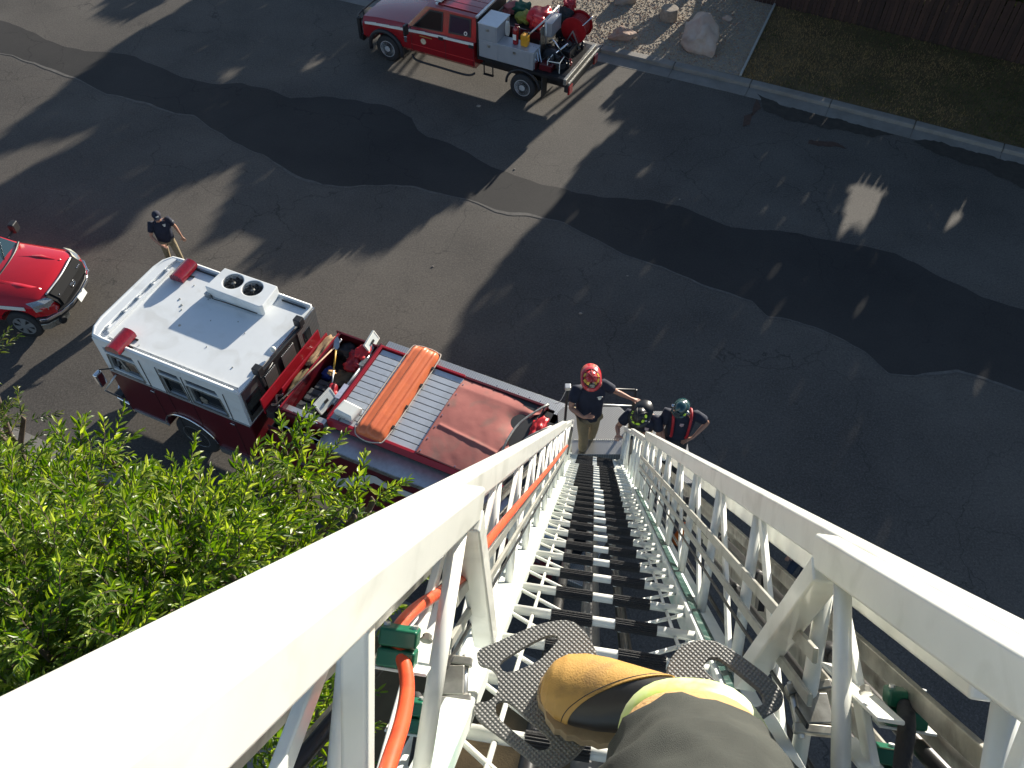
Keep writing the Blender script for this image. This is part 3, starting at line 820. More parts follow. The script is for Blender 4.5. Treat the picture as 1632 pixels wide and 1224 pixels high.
def section(nm, s0, s1, r_s0, top, bot, plane, rung_half, pitch, phase, truss, label=None, sleeves=True, tube_r=.014, post_end=True, diag=True, slope=.35, up_from=-.9, ups=None):
    """top/bot: (inner w, outer w, h0, h1)"""
    root = empty('ladder_section'); root.parent = ladder
    if label: root['label'] = label
    for sg in (-1, 1):
        a, b_, h0, h1 = top
        MB().box(*sorted((sg * a, sg * b_)), S_B - s1, S_B - s0, H_B - h1, H_B - h0).build('top_rail', M_ladder, root, bevel=.006, seg=3)
        a, b_, h0, h1 = bot
        MB().box(*sorted((sg * a, sg * b_)), S_B - s1 - slope * .6, S_B - s0, H_B - h1, H_B - h0).build('base_rail', M_ladder_worn, root, bevel=.005)
        wt = (top[0] + top[1]) / 2 * sg; wb = (bot[0] * .45 + bot[1] * .55) * sg
        ht, hb = top[3] - .002, bot[2] + .004
        n = int((s1 - max(s0, -0.9)) / truss); sv = s1 - .12
        for st_, sb_, kd in (ups or []):
            if kd == 'tube': MB().tube([P(st_, wt, ht), P(sb_, wb, hb)], .0125, 16).build('upright', M_ladder, root, smooth=True)
            else: MB().bar(P(st_, wt, ht), P(sb_, wb, hb), .024, .026, up=(1, 0, 0)).build('upright', M_ladder, root, bevel=.005)
        while sv > max(s0, up_from) + truss and ups is None:
            MB().tube([P(sv, wt, ht), P(sv, wb, hb)], tube_r, 12).build('upright', M_ladder, root, smooth=True)
            if diag:
                MB().bar(P(sv - .03, wt, ht), P(sv - truss + .05, wb, hb), .030, .012, up=(sg, 0, 0)).build('brace', M_ladder, root, bevel=.003)
            sv -= truss
        if post_end:
            MB().bar(P(s1 - .022, wt, ht + .0), P(s1 - .022 + slope, wb, hb), .042, .044, up=(1, 0, 0)).build('end_post', M_ladder, root, bevel=.005)
    rg_ = MB().tube([(-rung_half - .02, 0, 0), (rung_half + .02, 0, 0)], .0140, 12).build('rung', M_ladder, root, smooth=True)
    # ribbed rubber sleeve
    sl = MB(); k = 20; seg_l = rung_half - .065 - .075
    prof = []
    for j in range(k * 2):
        a = 2 * PI * j / (k * 2); rr = .0186 if j % 2 else .0164
        prof.append((rr * math.cos(a), rr * math.sin(a)))
    sl.prism(prof, -seg_l / 2, seg_l / 2, 'x')
    slo = sl.build('rubber_sleeve', M_rubber, root)
    kb = MB()
    s_ = phase; first = True; i = 0
    cen = .065 * .5 + .0 + seg_l / 2
    while s_ < s1 - .06:
        if s_ > r_s0:
            loc = P(s_, 0, plane)
            if first: rg_.location = loc; o = rg_
            else: o = share(rg_, 'rung', loc=loc, parent=root)
            for sg in (-1, 1):
                if sleeves:
                    l2 = P(s_, sg * cen, plane)
                    if first and sg == -1: slo.location = l2
                    else: share(slo, 'rubber_sleeve', loc=l2, parent=root)
            first = False
            # K brace to the next rung down, small stub between rungs
            br = MB()
            for sg in (-1, 1):
                br.tube([P(s_ - .025, sg * (rung_half + .01), plane + .004), P(s_ - pitch + .01, sg * .045, plane + .018)], .0062, 8)
                br.tube([P(s_ - .01, sg * (rung_half - .055), plane + .008), P(s_ - pitch + .01, sg * (rung_half - .055), plane + .010)], .0055, 6)
            br.build('cross_brace', M_ladder, root, smooth=True)
        s_ += pitch; i += 1
    return root
PITCH = .305
# the four nested sections, outermost (base) first
sec4 = section('base', 6.5, 14.4, 9.6, (.425, .475, .300, .355), (.395, .475, .86, .93), .88, .395, PITCH, .2, PITCH * 2, slope=.0, tube_r=.018, up_from=9.0)
sec3 = section('third', 1.0, 10.2, 6.25, (.352, .395, .225, .275), (.31, .39, .715, .78), .72, .31, PITCH, .15, PITCH * 2, slope=.25, sleeves=True, up_from=5.2)
sec2 = section('second', -1.0, 6.45, -1.0, (.296, .334, .152, .210), (.258, .335, .590, .635), .612, .258, PITCH, .0, .61, slope=.3, tube_r=.0135, post_end=True)
sec1 = section('fly', -1.0, 1.345, -1.0, (.256, .294, .152, .205), (.235, .285, .505, .548), .545, .235, PITCH, .12, .40, slope=.42, diag=False, ups=[(1.24, 1.08, 'tube'), (.70, .80, 'bar'), (.02, .08, 'bar'), (-.05, -.2, 'tube'), (-.6, -.5, 'bar')])
M_railgrey = mat('grey_white_rail', (0.40, 0.40, 0.36), 0.35, 0.2, var=0.1, vscale=14, stain=(0.18, 0.17, 0.14), sscale=11, samt=0.7)
# extra rails along the sides of the second and third section (cable trays and hand rails)
for sg in (-1, 1):
    for (w0, w1, s0, s1, h0, h1, m_) in ((.412, .420, .6, 9.6, .365, .412, M_alu_dirty), (.412, .420, .6, 9.6, .470, .515, M_alu_dirty),
                                         (.352, .364, .5, 6.2, .310, .338, M_alu_dirty), (.280, .289, 1.36, 6.42, .330, .355, M_railgrey), (.280, .289, 1.36, 6.42, .402, .422, M_railgrey), (.283, .288, 1.36, 6.42, .447, .457, M_blackmetal)):
        MB().box(*sorted((sg * w0, sg * w1)), S_B - s1, S_B - s0, H_B - h1, H_B - h0).build('side_rail', m_, sec3, bevel=.002, seg=1)
# hydraulic and air lines beside the right side rails
for w, h, s0, s1, r_ in ((.385, .40, .5, 2.9, .0125), (.385, .50, .5, 3.1, .0125), (.345, .575, .7, 6.0, .006), (.348, .41, 2.9, 7.2, .006), (-.385, .45, .5, 5, .011)):
    MB().tube([P(s0, w, h), P(s1, w, h)], r_, 10).build('hydraulic_line', M_blackmetal, ladder, smooth=True)
for w, h, s in ((.385, .40, 2.3), (.385, .40, 2.9), (.385, .50, 2.0), (.385, .50, 2.6), (.385, .40, 1.6)):
    MB().tube([P(s, w, h), P(s + .045, w, h)], .018, 10).build('pipe_collar', M_black, ladder, smooth=True)
for w, h, s in ((.372, .40, 2.2), (.372, .5, 2.05), (.372, .5, 3.4), (.372, .4, 4.0), (-.372, .4, 2.2), (-.372, .4, 3.3), (-.372, .42, 4.6)):
    MB().box(w - .008, w + .008, S_B - s - .02, S_B - s + .02, H_B - h - .06, H_B - h + .03).build('bracket', M_black, ladder)
# water pipe and cylinders down the middle below the rungs
MB().tube([P(-.9, .0, .98), P(13.6, .0, 1.06)], .045, 20).build('water_pipe', mat('grey_pipe', (.10, .10, .10), .45, var=.2), ladder, smooth=True)
for sg in (-1, 1):
    MB().tube([P(1.0, sg * .16, 1.02), P(10.0, sg * .16, 1.06)], .028, 12).build('extension_cylinder', M_blackmetal, ladder, smooth=True)
# black end fittings near the base on the right side
for sg, s in ((1, 9.2), (-1, 9.6)):
    MB().bar(P(s, sg * .33, .30), P(s + .5, sg * .36, .62), .05, .03, up=(1, 0, 0)).build('stop_bracket', M_black, ladder, bevel=.005)
MB().box(.268, .293, S_B - 6.4, S_B + .3, H_B - .5885, H_B - .584).build('wear_strip', mat('dark_green_wear_strip', (.012, .055, .045), .4, var=.45, vscale=30, stain=(.35, .4, .36), sscale=30, samt=.5), sec2)
# thin black wire along the left
def smoothpath(pts, n=8):
    out = []; pts = [Vector(p) for p in pts]
    for i in range(len(pts) - 1):
        p0, p1, p2, p3 = pts[max(i - 1, 0)], pts[i], pts[i + 1], pts[min(i + 2, len(pts) - 1)]
        for k in range(n):
            t = k / n
            out.append(.5 * ((2 * p1) + (-p0 + p2) * t + (2 * p0 - 5 * p1 + 4 * p2 - p3) * t * t + (-p0 + 3 * p1 - 3 * p2 + p3) * t ** 3))
    out.append(pts[-1]); return out
def lpx(u, v, w): s, ww, h = from_px(u, v, w=w); return P(s, ww, h)
M_orange = mat('orange_rubber_hose', (0.72, 0.085, 0.028), 0.38, var=0.08, vscale=30, stain=(0.20, 0.03, 0.015), sscale=28, samt=0.5)
M_green = mat('green_plastic_clamp', (0.004, 0.115, 0.062), 0.35, var=0.08, coat=0.3)
path = [P(6.9, -.285, .36), lpx(898, 717, -.274), lpx(876, 745, -.272), lpx(827, 803, -.272), lpx(773, 869, -.274), lpx(741, 917, -.290), lpx(705, 941, -.300), lpx(668, 966, -.308), lpx(641, 992, -.308), lpx(634, 1012, -.304),
        lpx(635, 1032, -.300), lpx(645, 1062, -.286), lpx(649, 1098, -.272), lpx(641, 1150, -.260), lpx(622, 1210, -.254), lpx(600, 1280, -.250), lpx(560, 1400, -.250)]
path = [Vector(p) for p in path]
MB().tube(smoothpath(path), .0088, 14).build('orange_hose', M_orange, ladder, smooth=True)
path = [lpx(664, 1110, -.31), lpx(669, 1150, -.31), lpx(664, 1190, -.31), lpx(650, 1260, -.31), lpx(620, 1400, -.32)]
MB().tube(smoothpath(path), .008, 12).build('black_cable', M_rubber, ladder, smooth=True)
def clamp(u, v, w, sx, label=None, rz=0.0):
    c = Vector(lpx(u, v, w))
    root = empty('hose_clamp'); root.parent = ladder; root.location = c
    # the clamp stands square to the real vertical rather than to the ladder
    MB().box(-.025 * sx, .025 * sx, -.013, .013, .001, .024).build('clamp_half', M_green, root, bevel=.004)
    MB().box(-.025 * sx, .025 * sx, -.013, .013, -.024, -.001).build('clamp_half', M_green, root, bevel=.004)
    MB().box(-.034, .040, -.020, .010, -.0285, -.0245).build('clamp_plate', M_ladder, root, bevel=.001)
    for x in (-.018, .018):
        MB().lathe([(.0045, .024), (.0045, .0275), (.0, .0275)], (x * sx, 0, 0), n=8).build('bolt', M_alu, root)
    return root
clamp(635, 1030, -.300, .95)
clamp(654, 1138, -.315, .8)
clamp(1443, 1128, .355, 1.1)
clamp(1400, 1215, .335, .8)
MB().tube(smoothpath([lpx(1443, 1125, .35), lpx(1445, 1160, .34), lpx(1440, 1200, .335), lpx(1432, 1280, .33)]), .011, 12).build('black_cable', M_rubber, ladder, smooth=True)
# bent white brackets carrying the clamps, hex bolts on them
for sg, pts in ((-1, ((712, 955), (678, 1060))), (-1, ((706, 1090), (680, 1190)))):
    a = Vector(lpx(*pts[0], -.30)); b_ = Vector(lpx(*pts[1], -.30))
    MB().bar(a, b_, .034, .006, up=(0, .3, 1)).build('clamp_bracket', M_ladder, ladder, bevel=.002)
for sg, pts in ((1, ((1325, 1060), (1420, 1150))), (1, ((1345, 1175), (1420, 1260)))):
    a = Vector(lpx(*pts[0], .30)); b_ = Vector(lpx(*pts[1], .30))
    MB().bar(a, b_, .034, .006, up=(0, .3, 1)).build('clamp_bracket', M_ladder, ladder, bevel=.002)
for u, v, w in ((679, 1022, -.285), (682, 1110, -.285), (1380, 1106, .285), (1348, 1205, .285)):
    c = Vector(lpx(u, v, w)); o = MB().lathe([(.009, 0), (.009, .003), (.0065, .003), (.0065, .009), (.004, .011), (0, .011)], n=6).build('hex_bolt', M_alu_dirty, ladder)
    o.location = c; o.rotation_euler = (R(40), 0, 0)

# folding steps: studded plates lying level in the real world, cut out in the middle
STEP_Z = CAM_H - 1.41
inv = ml.inverted()
def step_plate(outline, holes, label):
    root = empty('folding_step'); root.parent = ladder; root['label'] = label
    c = sum((ground(*p, STEP_Z) for p in outline), Vector()) / len(outline)
    root.matrix_parent_inverse = Matrix(); root.matrix_basis = inv @ Matrix.Translation(c)
    def rnd(poly, it=2):
        pts = [Vector((ground(*p, STEP_Z) - c)[:2]) for p in poly]
        for _ in range(it):
            q = []
            for i in range(len(pts)):
                a, b_ = pts[i], pts[(i + 1) % len(pts)]; q += [a.lerp(b_, .22), a.lerp(b_, .78)]
            pts = q
        return [tuple(p) for p in pts]
    o = MB().prism(rnd(outline), -.006, .006).build('step_plate', M_steptread)
    cut(o, [MB().prism(rnd(h), -.05, .05).build('cutter', M_steptread) for h in holes])
    o.parent = root; o.matrix_parent_inverse = Matrix()
    md = o.modifiers.new('bevel', 'BEVEL'); md.width = .0015; md.segments = 1; md.limit_method = 'ANGLE'; md.angle_limit = R(50)
    return root, c
zl = lambda L_: [(560 + x / 3.364, 860 + y / 3.364) for x, y in L_]
zr = lambda L_: [(800 + x / 3.138, 940 + y / 3.138) for x, y in L_]
r1, c1_ = step_plate(zl([(670, 600), (760, 565), (860, 520), (1000, 460), (1130, 435), (1200, 450), (1255, 500), (1330, 640), (1340, 800), (1330, 900), (1285, 980), (1270, 1090), (1190, 1180), (1100, 1235), (1000, 1220), (950, 1180), (800, 1060), (665, 965), (655, 880), (740, 875), (790, 820), (785, 730), (750, 690), (680, 675)]),
           [zl([(790, 680), (820, 645), (960, 560), (1060, 515), (1115, 525), (1100, 560), (1010, 655), (900, 705), (820, 722)]),
            zl([(770, 890), (800, 865), (850, 875), (960, 980), (1070, 1075), (1060, 1125), (1010, 1140), (960, 1110), (780, 960)]),
            zl([(1070, 950), (1190, 965), (1160, 1030), (1100, 1035), (1065, 990)])], 'studded left folding step under the boot')
r2, c2_ = step_plate(zr([(820, 400), (845, 340), (900, 280), (970, 255), (1060, 258), (1140, 300), (1230, 360), (1340, 445), (1405, 520), (1400, 590), (1330, 630), (1290, 660), (1180, 720), (1000, 700), (880, 600), (830, 500)]),
           [zr([(1005, 385), (1035, 345), (1090, 350), (1190, 430), (1300, 520), (1310, 575), (1260, 595), (1190, 560), (1080, 470), (1020, 420)]),
            zr([(930, 540), (1010, 540), (1100, 620), (1080, 660), (980, 640)])], 'studded right folding step behind the trouser leg')
# hinge brackets of the steps
def hinge(sgn, u, v, root, c):
    g_ = ground(u, v, STEP_Z) - c
    for dy in (.030, -.030):
        MB().bar((g_.x, g_.y + dy, 0), (g_.x - sgn * .075, g_.y + dy * 1.3, .004), .016, .016).build('hinge_arm', M_alu_dirty, root, bevel=.003)
    MB().box(min(g_.x - sgn * .065, g_.x - sgn * .012), max(g_.x - sgn * .065, g_.x - sgn * .012), g_.y - .026, g_.y + .024, -.035, .010).build('hinge_block', M_alu_dirty, root, bevel=.003)
    MB().tube([(g_.x - sgn * .012, g_.y - .045, -.004), (g_.x - sgn * .012, g_.y + .045, -.004)], .006, 8).build('hinge_pin', M_alu, root, smooth=True)
    MB().lathe([(.010, -.01), (.010, .016), (.005, .02), (0, .02)], (g_.x - sgn * .07, g_.y - .035, 0), n=10).build('latch_knob', M_alu_dirty, root)
hinge(1, 752, 1085, r1, c1_); hinge(-1, 1258, 1130, r2, c2_)
# ================================================================== the fire engine
E_AZ = R(-24.6)
E_M = Matrix.Translation((-8.02, 10.83, 0)) @ Matrix.Rotation(E_AZ, 4, 'Z')
engine = empty('fire_engine', label='red and white fire engine with open equipment trays, parked below the ladder', cat='fire engine', mtx=E_M)
def E_thing(name, base, label, cat, group=None, rz=0.0, tilt=None):
    m_ = E_M @ Matrix.Translation(base) @ Matrix.Rotation(rz, 4, 'Z')
    if tilt: m_ = m_ @ tilt
    return empty(name, label=label, cat=cat, group=group, mtx=m_)

# --- cab
W2 = 2.45
M_cabwhite = mat('cab_roof_white', (0.78, 0.80, 0.80), 0.34, var=0.03, vscale=2, coat=0.3, stain=(0.52, 0.51, 0.46), sscale=2.2, samt=0.35)
cab_hi = MB().box(0.0, 3.38, 0, W2, 1.93, 2.88).build('cab_upper', M_cabwhite)
cutters = [MB().prism([(.14, 2.06), (.94, 2.0), (.86, 2.50), (.20, 2.50)], -.1, .06, 'y').build('c', M_black),
           MB().prism([(1.50, 1.99), (2.00, 1.99), (1.96, 2.50), (1.46, 2.50)], -.1, .06, 'y').build('c', M_black),
           MB().prism([(2.10, 1.99), (2.92, 1.99), (2.86, 2.48), (2.10, 2.48)], -.1, .06, 'y').build('c', M_black)]
for x0, x1 in ((.16, .88), (1.46, 1.95), (2.1, 2.83)):
    cutters.append(MB().prism([(x0, 2.54), (x1 + .02, 2.54), (x1 - .02, 2.69), (x0, 2.69)], -.1, .06, 'y').build('c', M_black))
cut(cab_hi, cutters); cab_hi.parent = engine
md = cab_hi.modifiers.new('bevel', 'BEVEL'); md.width = .035; md.segments = 3; md.limit_method = 'ANGLE'; md.angle_limit = R(60)
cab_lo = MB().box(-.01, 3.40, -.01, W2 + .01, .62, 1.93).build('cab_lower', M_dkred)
cut(cab_lo, [MB().tube([(1.62, -.2, .60), (1.62, .45, .60)], .62, 32).build('c', M_black), MB().tube([(1.62, W2 - .45, .60), (1.62, W2 + .2, .60)], .62, 32).build('c', M_black)])
cab_lo.parent = engine
md = cab_lo.modifiers.new('bevel', 'BEVEL'); md.width = .02; md.segments = 2; md.limit_method = 'ANGLE'; md.angle_limit = R(60)
# glass, seen-through dark interior behind it
for x0, x1, y in ((.15, .93, .045), (1.48, 2.0, .045), (2.08, 2.92, .045)):
    MB().box(x0 - .02, x1 + .03, y, y + .01, 1.98, 2.52).build('side_window', M_glass, engine)
for x0, x1 in ((.16, .88), (1.46, 1.95), (2.1, 2.83)):
    MB().box(x0 - .02, x1 + .03, .03, .04, 2.53, 2.70).build('upper_window', M_glass, engine)
# window frames and centre mullions
for (x0, x1, tl, tr) in ((.14, .94, .20, .86), (1.50, 2.00, 1.46, 1.96), (2.10, 2.92, 2.10, 2.86)):
    fr = MB(); z0, z1 = 1.995, 2.50
    loop = [(x0, -.012, z0), (x1, -.012, z0), (tr, -.012, z1), (tl, -.012, z1)]
    for i in range(4): fr.bar(loop[i], loop[(i + 1) % 4], .022, .014, up=(0, 1, 0))
    fr.build('window_frame', M_alu_dirty, engine)
    MB().box((x0 + x1) / 2 - .25, (x0 + x1) / 2 - .235, .02, .05, 2.0, 2.5).build('window_divider', M_black, engine)
# seats with pale gear glimpsed inside
for x0 in (.45, 2.35):
    MB().blob((x0, .035, 2.14), .10, 10, 7, .5, (1, .12, 1.0)).build('seat_headrest', mat('worn_seat_gear', (0.30, 0.27, 0.22), .8, col2=(.05, .05, .05), vscale=16), engine)
MB().tube([(.30, .035, 2.15), (.36, .035, 2.38), (.44, .035, 2.36), (.50, .035, 2.15)], .015, 6).build('steering_wheel', M_alu, engine)
# front face
MB().box(-.012, -.002, .12, W2 - .12, 1.75, 2.70).build('windscreen', M_glass, engine, bevel=.004)
MB().box(-.05, -.01, .25, W2 - .25, .85, 1.45).build('grille', M_chrome, engine, bevel=.01)
for y in (.28, W2 - .28): MB().box(-.05, -.01, y - .17, y + .17, .95, 1.25).build('headlight', M_chrome, engine, bevel=.02)
# wide chrome bumper with a tread top
bp_ = MB(); bp_.prism([(0, -.02), (-.38, .02), (-.62, .35), (-.66, W2 / 2), (-.62, W2 - .35), (-.38, W2 - .02), (0, W2 + .02)], .50, .80)
bp_.build('bumper', M_chrome, engine, bevel=.03, seg=3)
MB().box(-.55, -.03, .3, W2 - .3, .803, .815).build('bumper_deck', M_diamond, engine)
MB().box(-.42, -.20, .03, .22, .802, .90).build('bumper_light', M_blackmetal, engine, bevel=.02)
# roof: flat panel inside a raised moulded rim, with a double visor at the front
rim = MB()
rim.tube([(3.36, .03, 2.90), (.25, .03, 2.905), (.03, .05, 2.91), (-.08, .22, 2.92), (-.12, .45, 2.925), (-.12, W2 - .45, 2.925), (-.08, W2 - .22, 2.92), (.03, W2 - .05, 2.91), (.25, W2 - .03, 2.905), (3.36, W2 - .03, 2.90)], .042, 10)
rim.build('roof_rim', M_cabwhite, engine, smooth=True)
MB().prism([(-.13, .42), (-.13, W2 - .42), (-.06, W2 - .16), (.06, W2 - .05), (.15, W2 - .05), (.10, W2 - .3), (.10, .3), (.15, .05), (.06, .05), (-.06, .16)], 2.86, 2.945).build('visor', M_cabwhite, engine, bevel=.02, seg=3)
MB().box(.20, .245, .22, W2 - .30, 2.882, 2.945).build('visor_rail', M_cabwhite, engine, bevel=.008)
for y in (.30, .78, 1.18, 1.62, 2.05):
    MB().box(.10, .21, y - .018, y + .018, 2.885, 2.935).build('visor_bracket', M_cabwhite, engine, bevel=.004)
    MB().box(.135, .165, y - .04, y + .05, 2.94, 2.953).build('visor_clip', M_alu, engine)
MB().box(.30, 3.30, .12, .135, 2.882, 2.915).build('roof_rail', M_alu, engine, bevel=.003)
MB().box(.30, 1.20, W2 - .13, W2 - .115, 2.882, 2.92).build('roof_rail', M_black, engine)
MB().box(2.75, 3.30, W2 - .13, W2 - .115, 2.882, 2.92).build('roof_rail', M_black, engine)
# two red beacon housings
for (x, y, rz) in ((.66, .10, R(3)), (.52, 2.14, R(3))):
    b = empty('beacon'); b.parent = engine; b.location = (x, y, 2.885); b.rotation_euler = (0, 0, rz)
    MB().box(-.14, .14, -.22, .22, .0, .03).build('beacon_base', M_blackmetal, b)
    o = MB().loft([[(x_ * .155, yy, .03 + .155 * z_) for x_, z_ in ((-1, 0), (-.95, .6), (-.55, .95), (0, 1.05), (.55, .95), (.95, .6), (1, 0))] for yy in (-.26, -.25, .25, .26)]).build('beacon_lens', mat('red_beacon_lens', (0.20, 0.006, 0.012), 0.12, coat=1.0, var=0.25, vscale=18), b); soft(o, 60)
    MB().box(.14, .24, -.03, .0, -.0, .02).build('beacon_bracket', M_blackmetal, b)
    MB().box(.12, .22, .18, .21, -.0, .02).build('beacon_bracket', M_blackmetal, b)
# air conditioner with two fans
ac = empty('air_conditioner'); ac.parent = engine; ac.location = (1.33, 1.84, 2.885)
acb = MB().prism([(0, 0), (1.30, -.02), (1.34, .04), (1.30, .60), (.03, .60)], .0, .245).build('housing', M_cabwhite)
cut(acb, [MB().tube([(x_, .35, .10), (x_, .35, .4)], .205, 36).build('c', M_black) for x_ in (.42, .88)])
acb.parent = ac; md = acb.modifiers.new('bevel', 'BEVEL'); md.width = .018; md.segments = 2; md.limit_method = 'ANGLE'; md.angle_limit = R(50)
for x_ in (.42, .88):
    fan = empty('fan'); fan.parent = ac; fan.location = (x_, .35, .0)
    MB().lathe([(.20, .12), (.20, .125), (0, .125)], n=30).build('fan_well', M_black, fan)
    bl = MB()
    for k in range(8):
        a = k * PI / 4; ca, sa = math.cos(a), math.sin(a)
        bl.quad((.04 * ca, .04 * sa, .17), (.185 * ca, .185 * sa, .165), (.185 * math.cos(a + .32), .185 * math.sin(a + .32), .19), (.04 * math.cos(a + .8), .04 * math.sin(a + .8), .185))
    bl.build('fan_blade', M_blackmetal, fan, solid=.003)
    MB().lathe([(.045, .16), (.045, .20), (.02, .215), (0, .215)], n=14).build('fan_hub', M_alu_dirty, fan)
    gr = MB()
    for k in range(4): gr.tube([(math.cos(k * PI / 4) * .2, math.sin(k * PI / 4) * .2, .235), (-math.cos(k * PI / 4) * .2, -math.sin(k * PI / 4) * .2, .235)], .0035, 5)
    for rr in (.08, .14, .197): gr.tube([(rr * math.cos(t * PI / 12), rr * math.sin(t * PI / 12), .237) for t in range(24)], .003, 5, closed=True)
    gr.build('fan_guard', M_blackmetal, fan)
for k in range(5):
    for j in range(3): MB().lathe([(.012, 0), (.012, .004), (0, .004)], (.06 + k * .03, -.004, .05 + j * .03), 'y', 6).build('vent_hole', M_black, ac) if False else None
MB().box(-.03, .10, -.06, .02, .0, .09).build('vent_box', M_diamond, ac)
MB().tube([(.10, .0, .04), (.16, -.06, .03), (.5, -.04, .03), (1.2, -.03, .03)], .010, 6).build('cable', M_black, ac)
# small roof marks: vents, bolts, dirt
for x, y, r_ in ((1.02, 1.40, .028), (.88, 1.52, .024), (1.10, 1.30, .018), (1.33, .95, .03), (.96, .22, .012), (2.15, .72, .012), (1.8, 1.3, .010), (2.3, 1.5, .012), (2.6, 1.3, .010), (1.4, 1.75, .012), (.9, 1.95, .013), (2.9, .5, .016)):
    MB().lathe([(r_, 0), (r_ * .8, .012), (0, .016)], (x, y, 2.881), n=10).build('roof_bolt', M_alu_dirty, engine)
# mirror
mr_ = empty('mirror'); mr_.parent = engine; mr_.location = (.02, -.02, 1.95)
MB().tube([(.12, 0, .1), (-.06, -.16, .14), (-.08, -.18, .0)], .014, 8).build('mirror_arm', M_black, mr_)
MB().box(-.16, -.05, -.30, -.12, -.28, .08).build('mirror_head', M_chrome, mr_, bevel=.03, seg=3)
MB().tube([(.12, 0, -.1), (-.12, -.24, -.45), (.10, -.05, -.9)], .02, 8).build('grab_rail', M_alu, mr_, smooth=True)
# chrome trim, door lines, handles on the side
for x in (1.05, 1.44, 2.04, 3.0): MB().box(x - .004, x + .004, -.016, -.004, .75, 2.72).build('door_seam', M_black, engine)
for x in (.98, 2.90): MB().box(x, x + .10, -.035, -.015, 1.76, 1.80).build('door_handle', M_chrome, engine, bevel=.006)
MB().box(.02, 3.38, -.02, -.011, 1.915, 1.945).build('side_trim', M_alu, engine)
MB().tube([(1.62 + .66 * math.cos(PI * t / 16), -.03, .62 + .64 * math.sin(PI * t / 16)) for t in range(1, 16)], .022, 8).build('wheel_arch_trim', M_chrome, engine, smooth=True)
MB().box(.1, 1.0, -.03, -.012, .62, .70).build('sill', M_alu, engine); MB().box(2.3, 3.38, -.06, -.012, .50, .66).build('step_tread', M_diamond, engine)
def wheel(root, x, y, r_, w, rimmat, hubs=8, side=-1, z=None, rimf=.62):
    wz = r_ if z is None else z
    wh = empty('wheel'); wh.parent = root; wh.location = (x, y, wz)
    prof = [(r_ * rimf, -w / 2), (r_ * .90, -w / 2), (r_ * .98, -w * .40), (r_, -w * .25), (r_, w * .25), (r_ * .98, w * .40), (r_ * .90, w / 2), (r_ * rimf, w / 2)]
    ty = MB(); ty.lathe(prof, axis='y', n=36); soft(ty.build('tyre', M_rubber, wh), 50)
    yy = side * w * .5
    rm = MB(); rm.lathe([(r_ * rimf * 1.0, yy), (r_ * rimf * .93, yy * 1.02), (r_ * rimf * .86, yy * .62), (r_ * .34, yy * .45), (r_ * .30, yy * .95), (r_ * .14, yy * 1.05), (0, yy * 1.05)], axis='y', n=28)
    soft(rm.build('rim', rimmat, wh), 35)
    hl = MB()
    for k in range(hubs):
        a = 2 * PI * (k + .5) / hubs; hl.tube([(r_ * .50 * math.cos(a), yy * .44, r_ * .50 * math.sin(a)), (r_ * .50 * math.cos(a), yy * .66, r_ * .50 * math.sin(a))], r_ * .075, 10)
    hl.build('hand_hole', M_black, wh)
    nu = MB()
    for k in range(8):
        a = 2 * PI * k / 8; nu.tube([(r_ * .24 * math.cos(a), yy * .9, r_ * .24 * math.sin(a)), (r_ * .24 * math.cos(a), yy * 1.10, r_ * .24 * math.sin(a))], r_ * .028, 6)
    nu.build('wheel_nut', M_chrome, wh)
    return wh
M_rimalu = mat('polished_rim', (0.60, 0.60, 0.60), 0.28, 0.9, var=0.1)
for x in (1.62, 8.35):
    wheel(engine, x, .17, .53, .30, M_rimalu); wheel(engine, x, W2 - .17, .53, .30, M_rimalu, side=1)
MB().box(.3, 9.9, .7, W2 - .7, .45, .75).build('chassis', M_blackmetal, engine)
MB().box(.4, 9.5, .35, W2 - .35, .75, 1.4).build('underbody', M_black, engine)
# --- rear wall of the cab: tread plate sheets, windows, black frame and cameras
MB().box(3.385, 3.40, .06, .62, 2.0, 2.86).build('rear_sheet', M_diamond, engine)
MB().box(3.382, 3.43, 1.80, W2 + .0, 1.6, 2.86).build('rear_sheet', M_diamond, engine)
MB().box(3.402, 3.42, .62, 1.80, 1.7, 2.80).build('rear_panel', M_blackmetal, engine)
for y0, y1, z0, z1 in ((.10, .50, 2.15, 2.62), (1.93, 2.18, 2.28, 2.62)):
    MB().box(3.40, 3.435 if y0 > 1 else 3.408, y0, y1, z0, z1).build('rear_window', M_glass, engine, bevel=.01)
for y0, y1 in ((.68, 1.02), (1.22, 1.62)):
    MB().box(3.425, 3.44, y0, y1, 2.25, 2.68).build('tread_insert', M_diamond, engine, bevel=.02)
MB().bar((3.46, .55, 2.90), (3.46, 1.95, 2.86), .07, .06).build('roof_frame', M_black, engine, bevel=.01)
MB().bar((3.50, .55, 2.6), (3.46, .55, 2.95), .06, .08).build('roof_frame', M_black, engine, bevel=.01)
for y in (.56, 1.9):
    MB().box(3.36, 3.52, y - .06, y + .09, 2.90, 3.08).build('work_lamp', M_black, engine, bevel=.015)
MB().blob((3.40, 1.12, 2.99), .055, 12, 8).build('white_knob', M_white, engine, smooth=True)
MB().tube(smoothpath([(3.46, .6, 2.98), (3.55, .50, 2.9), (3.58, .70, 2.95), (3.52, .9, 2.9)]), .008, 6).build('cable', M_black, engine)
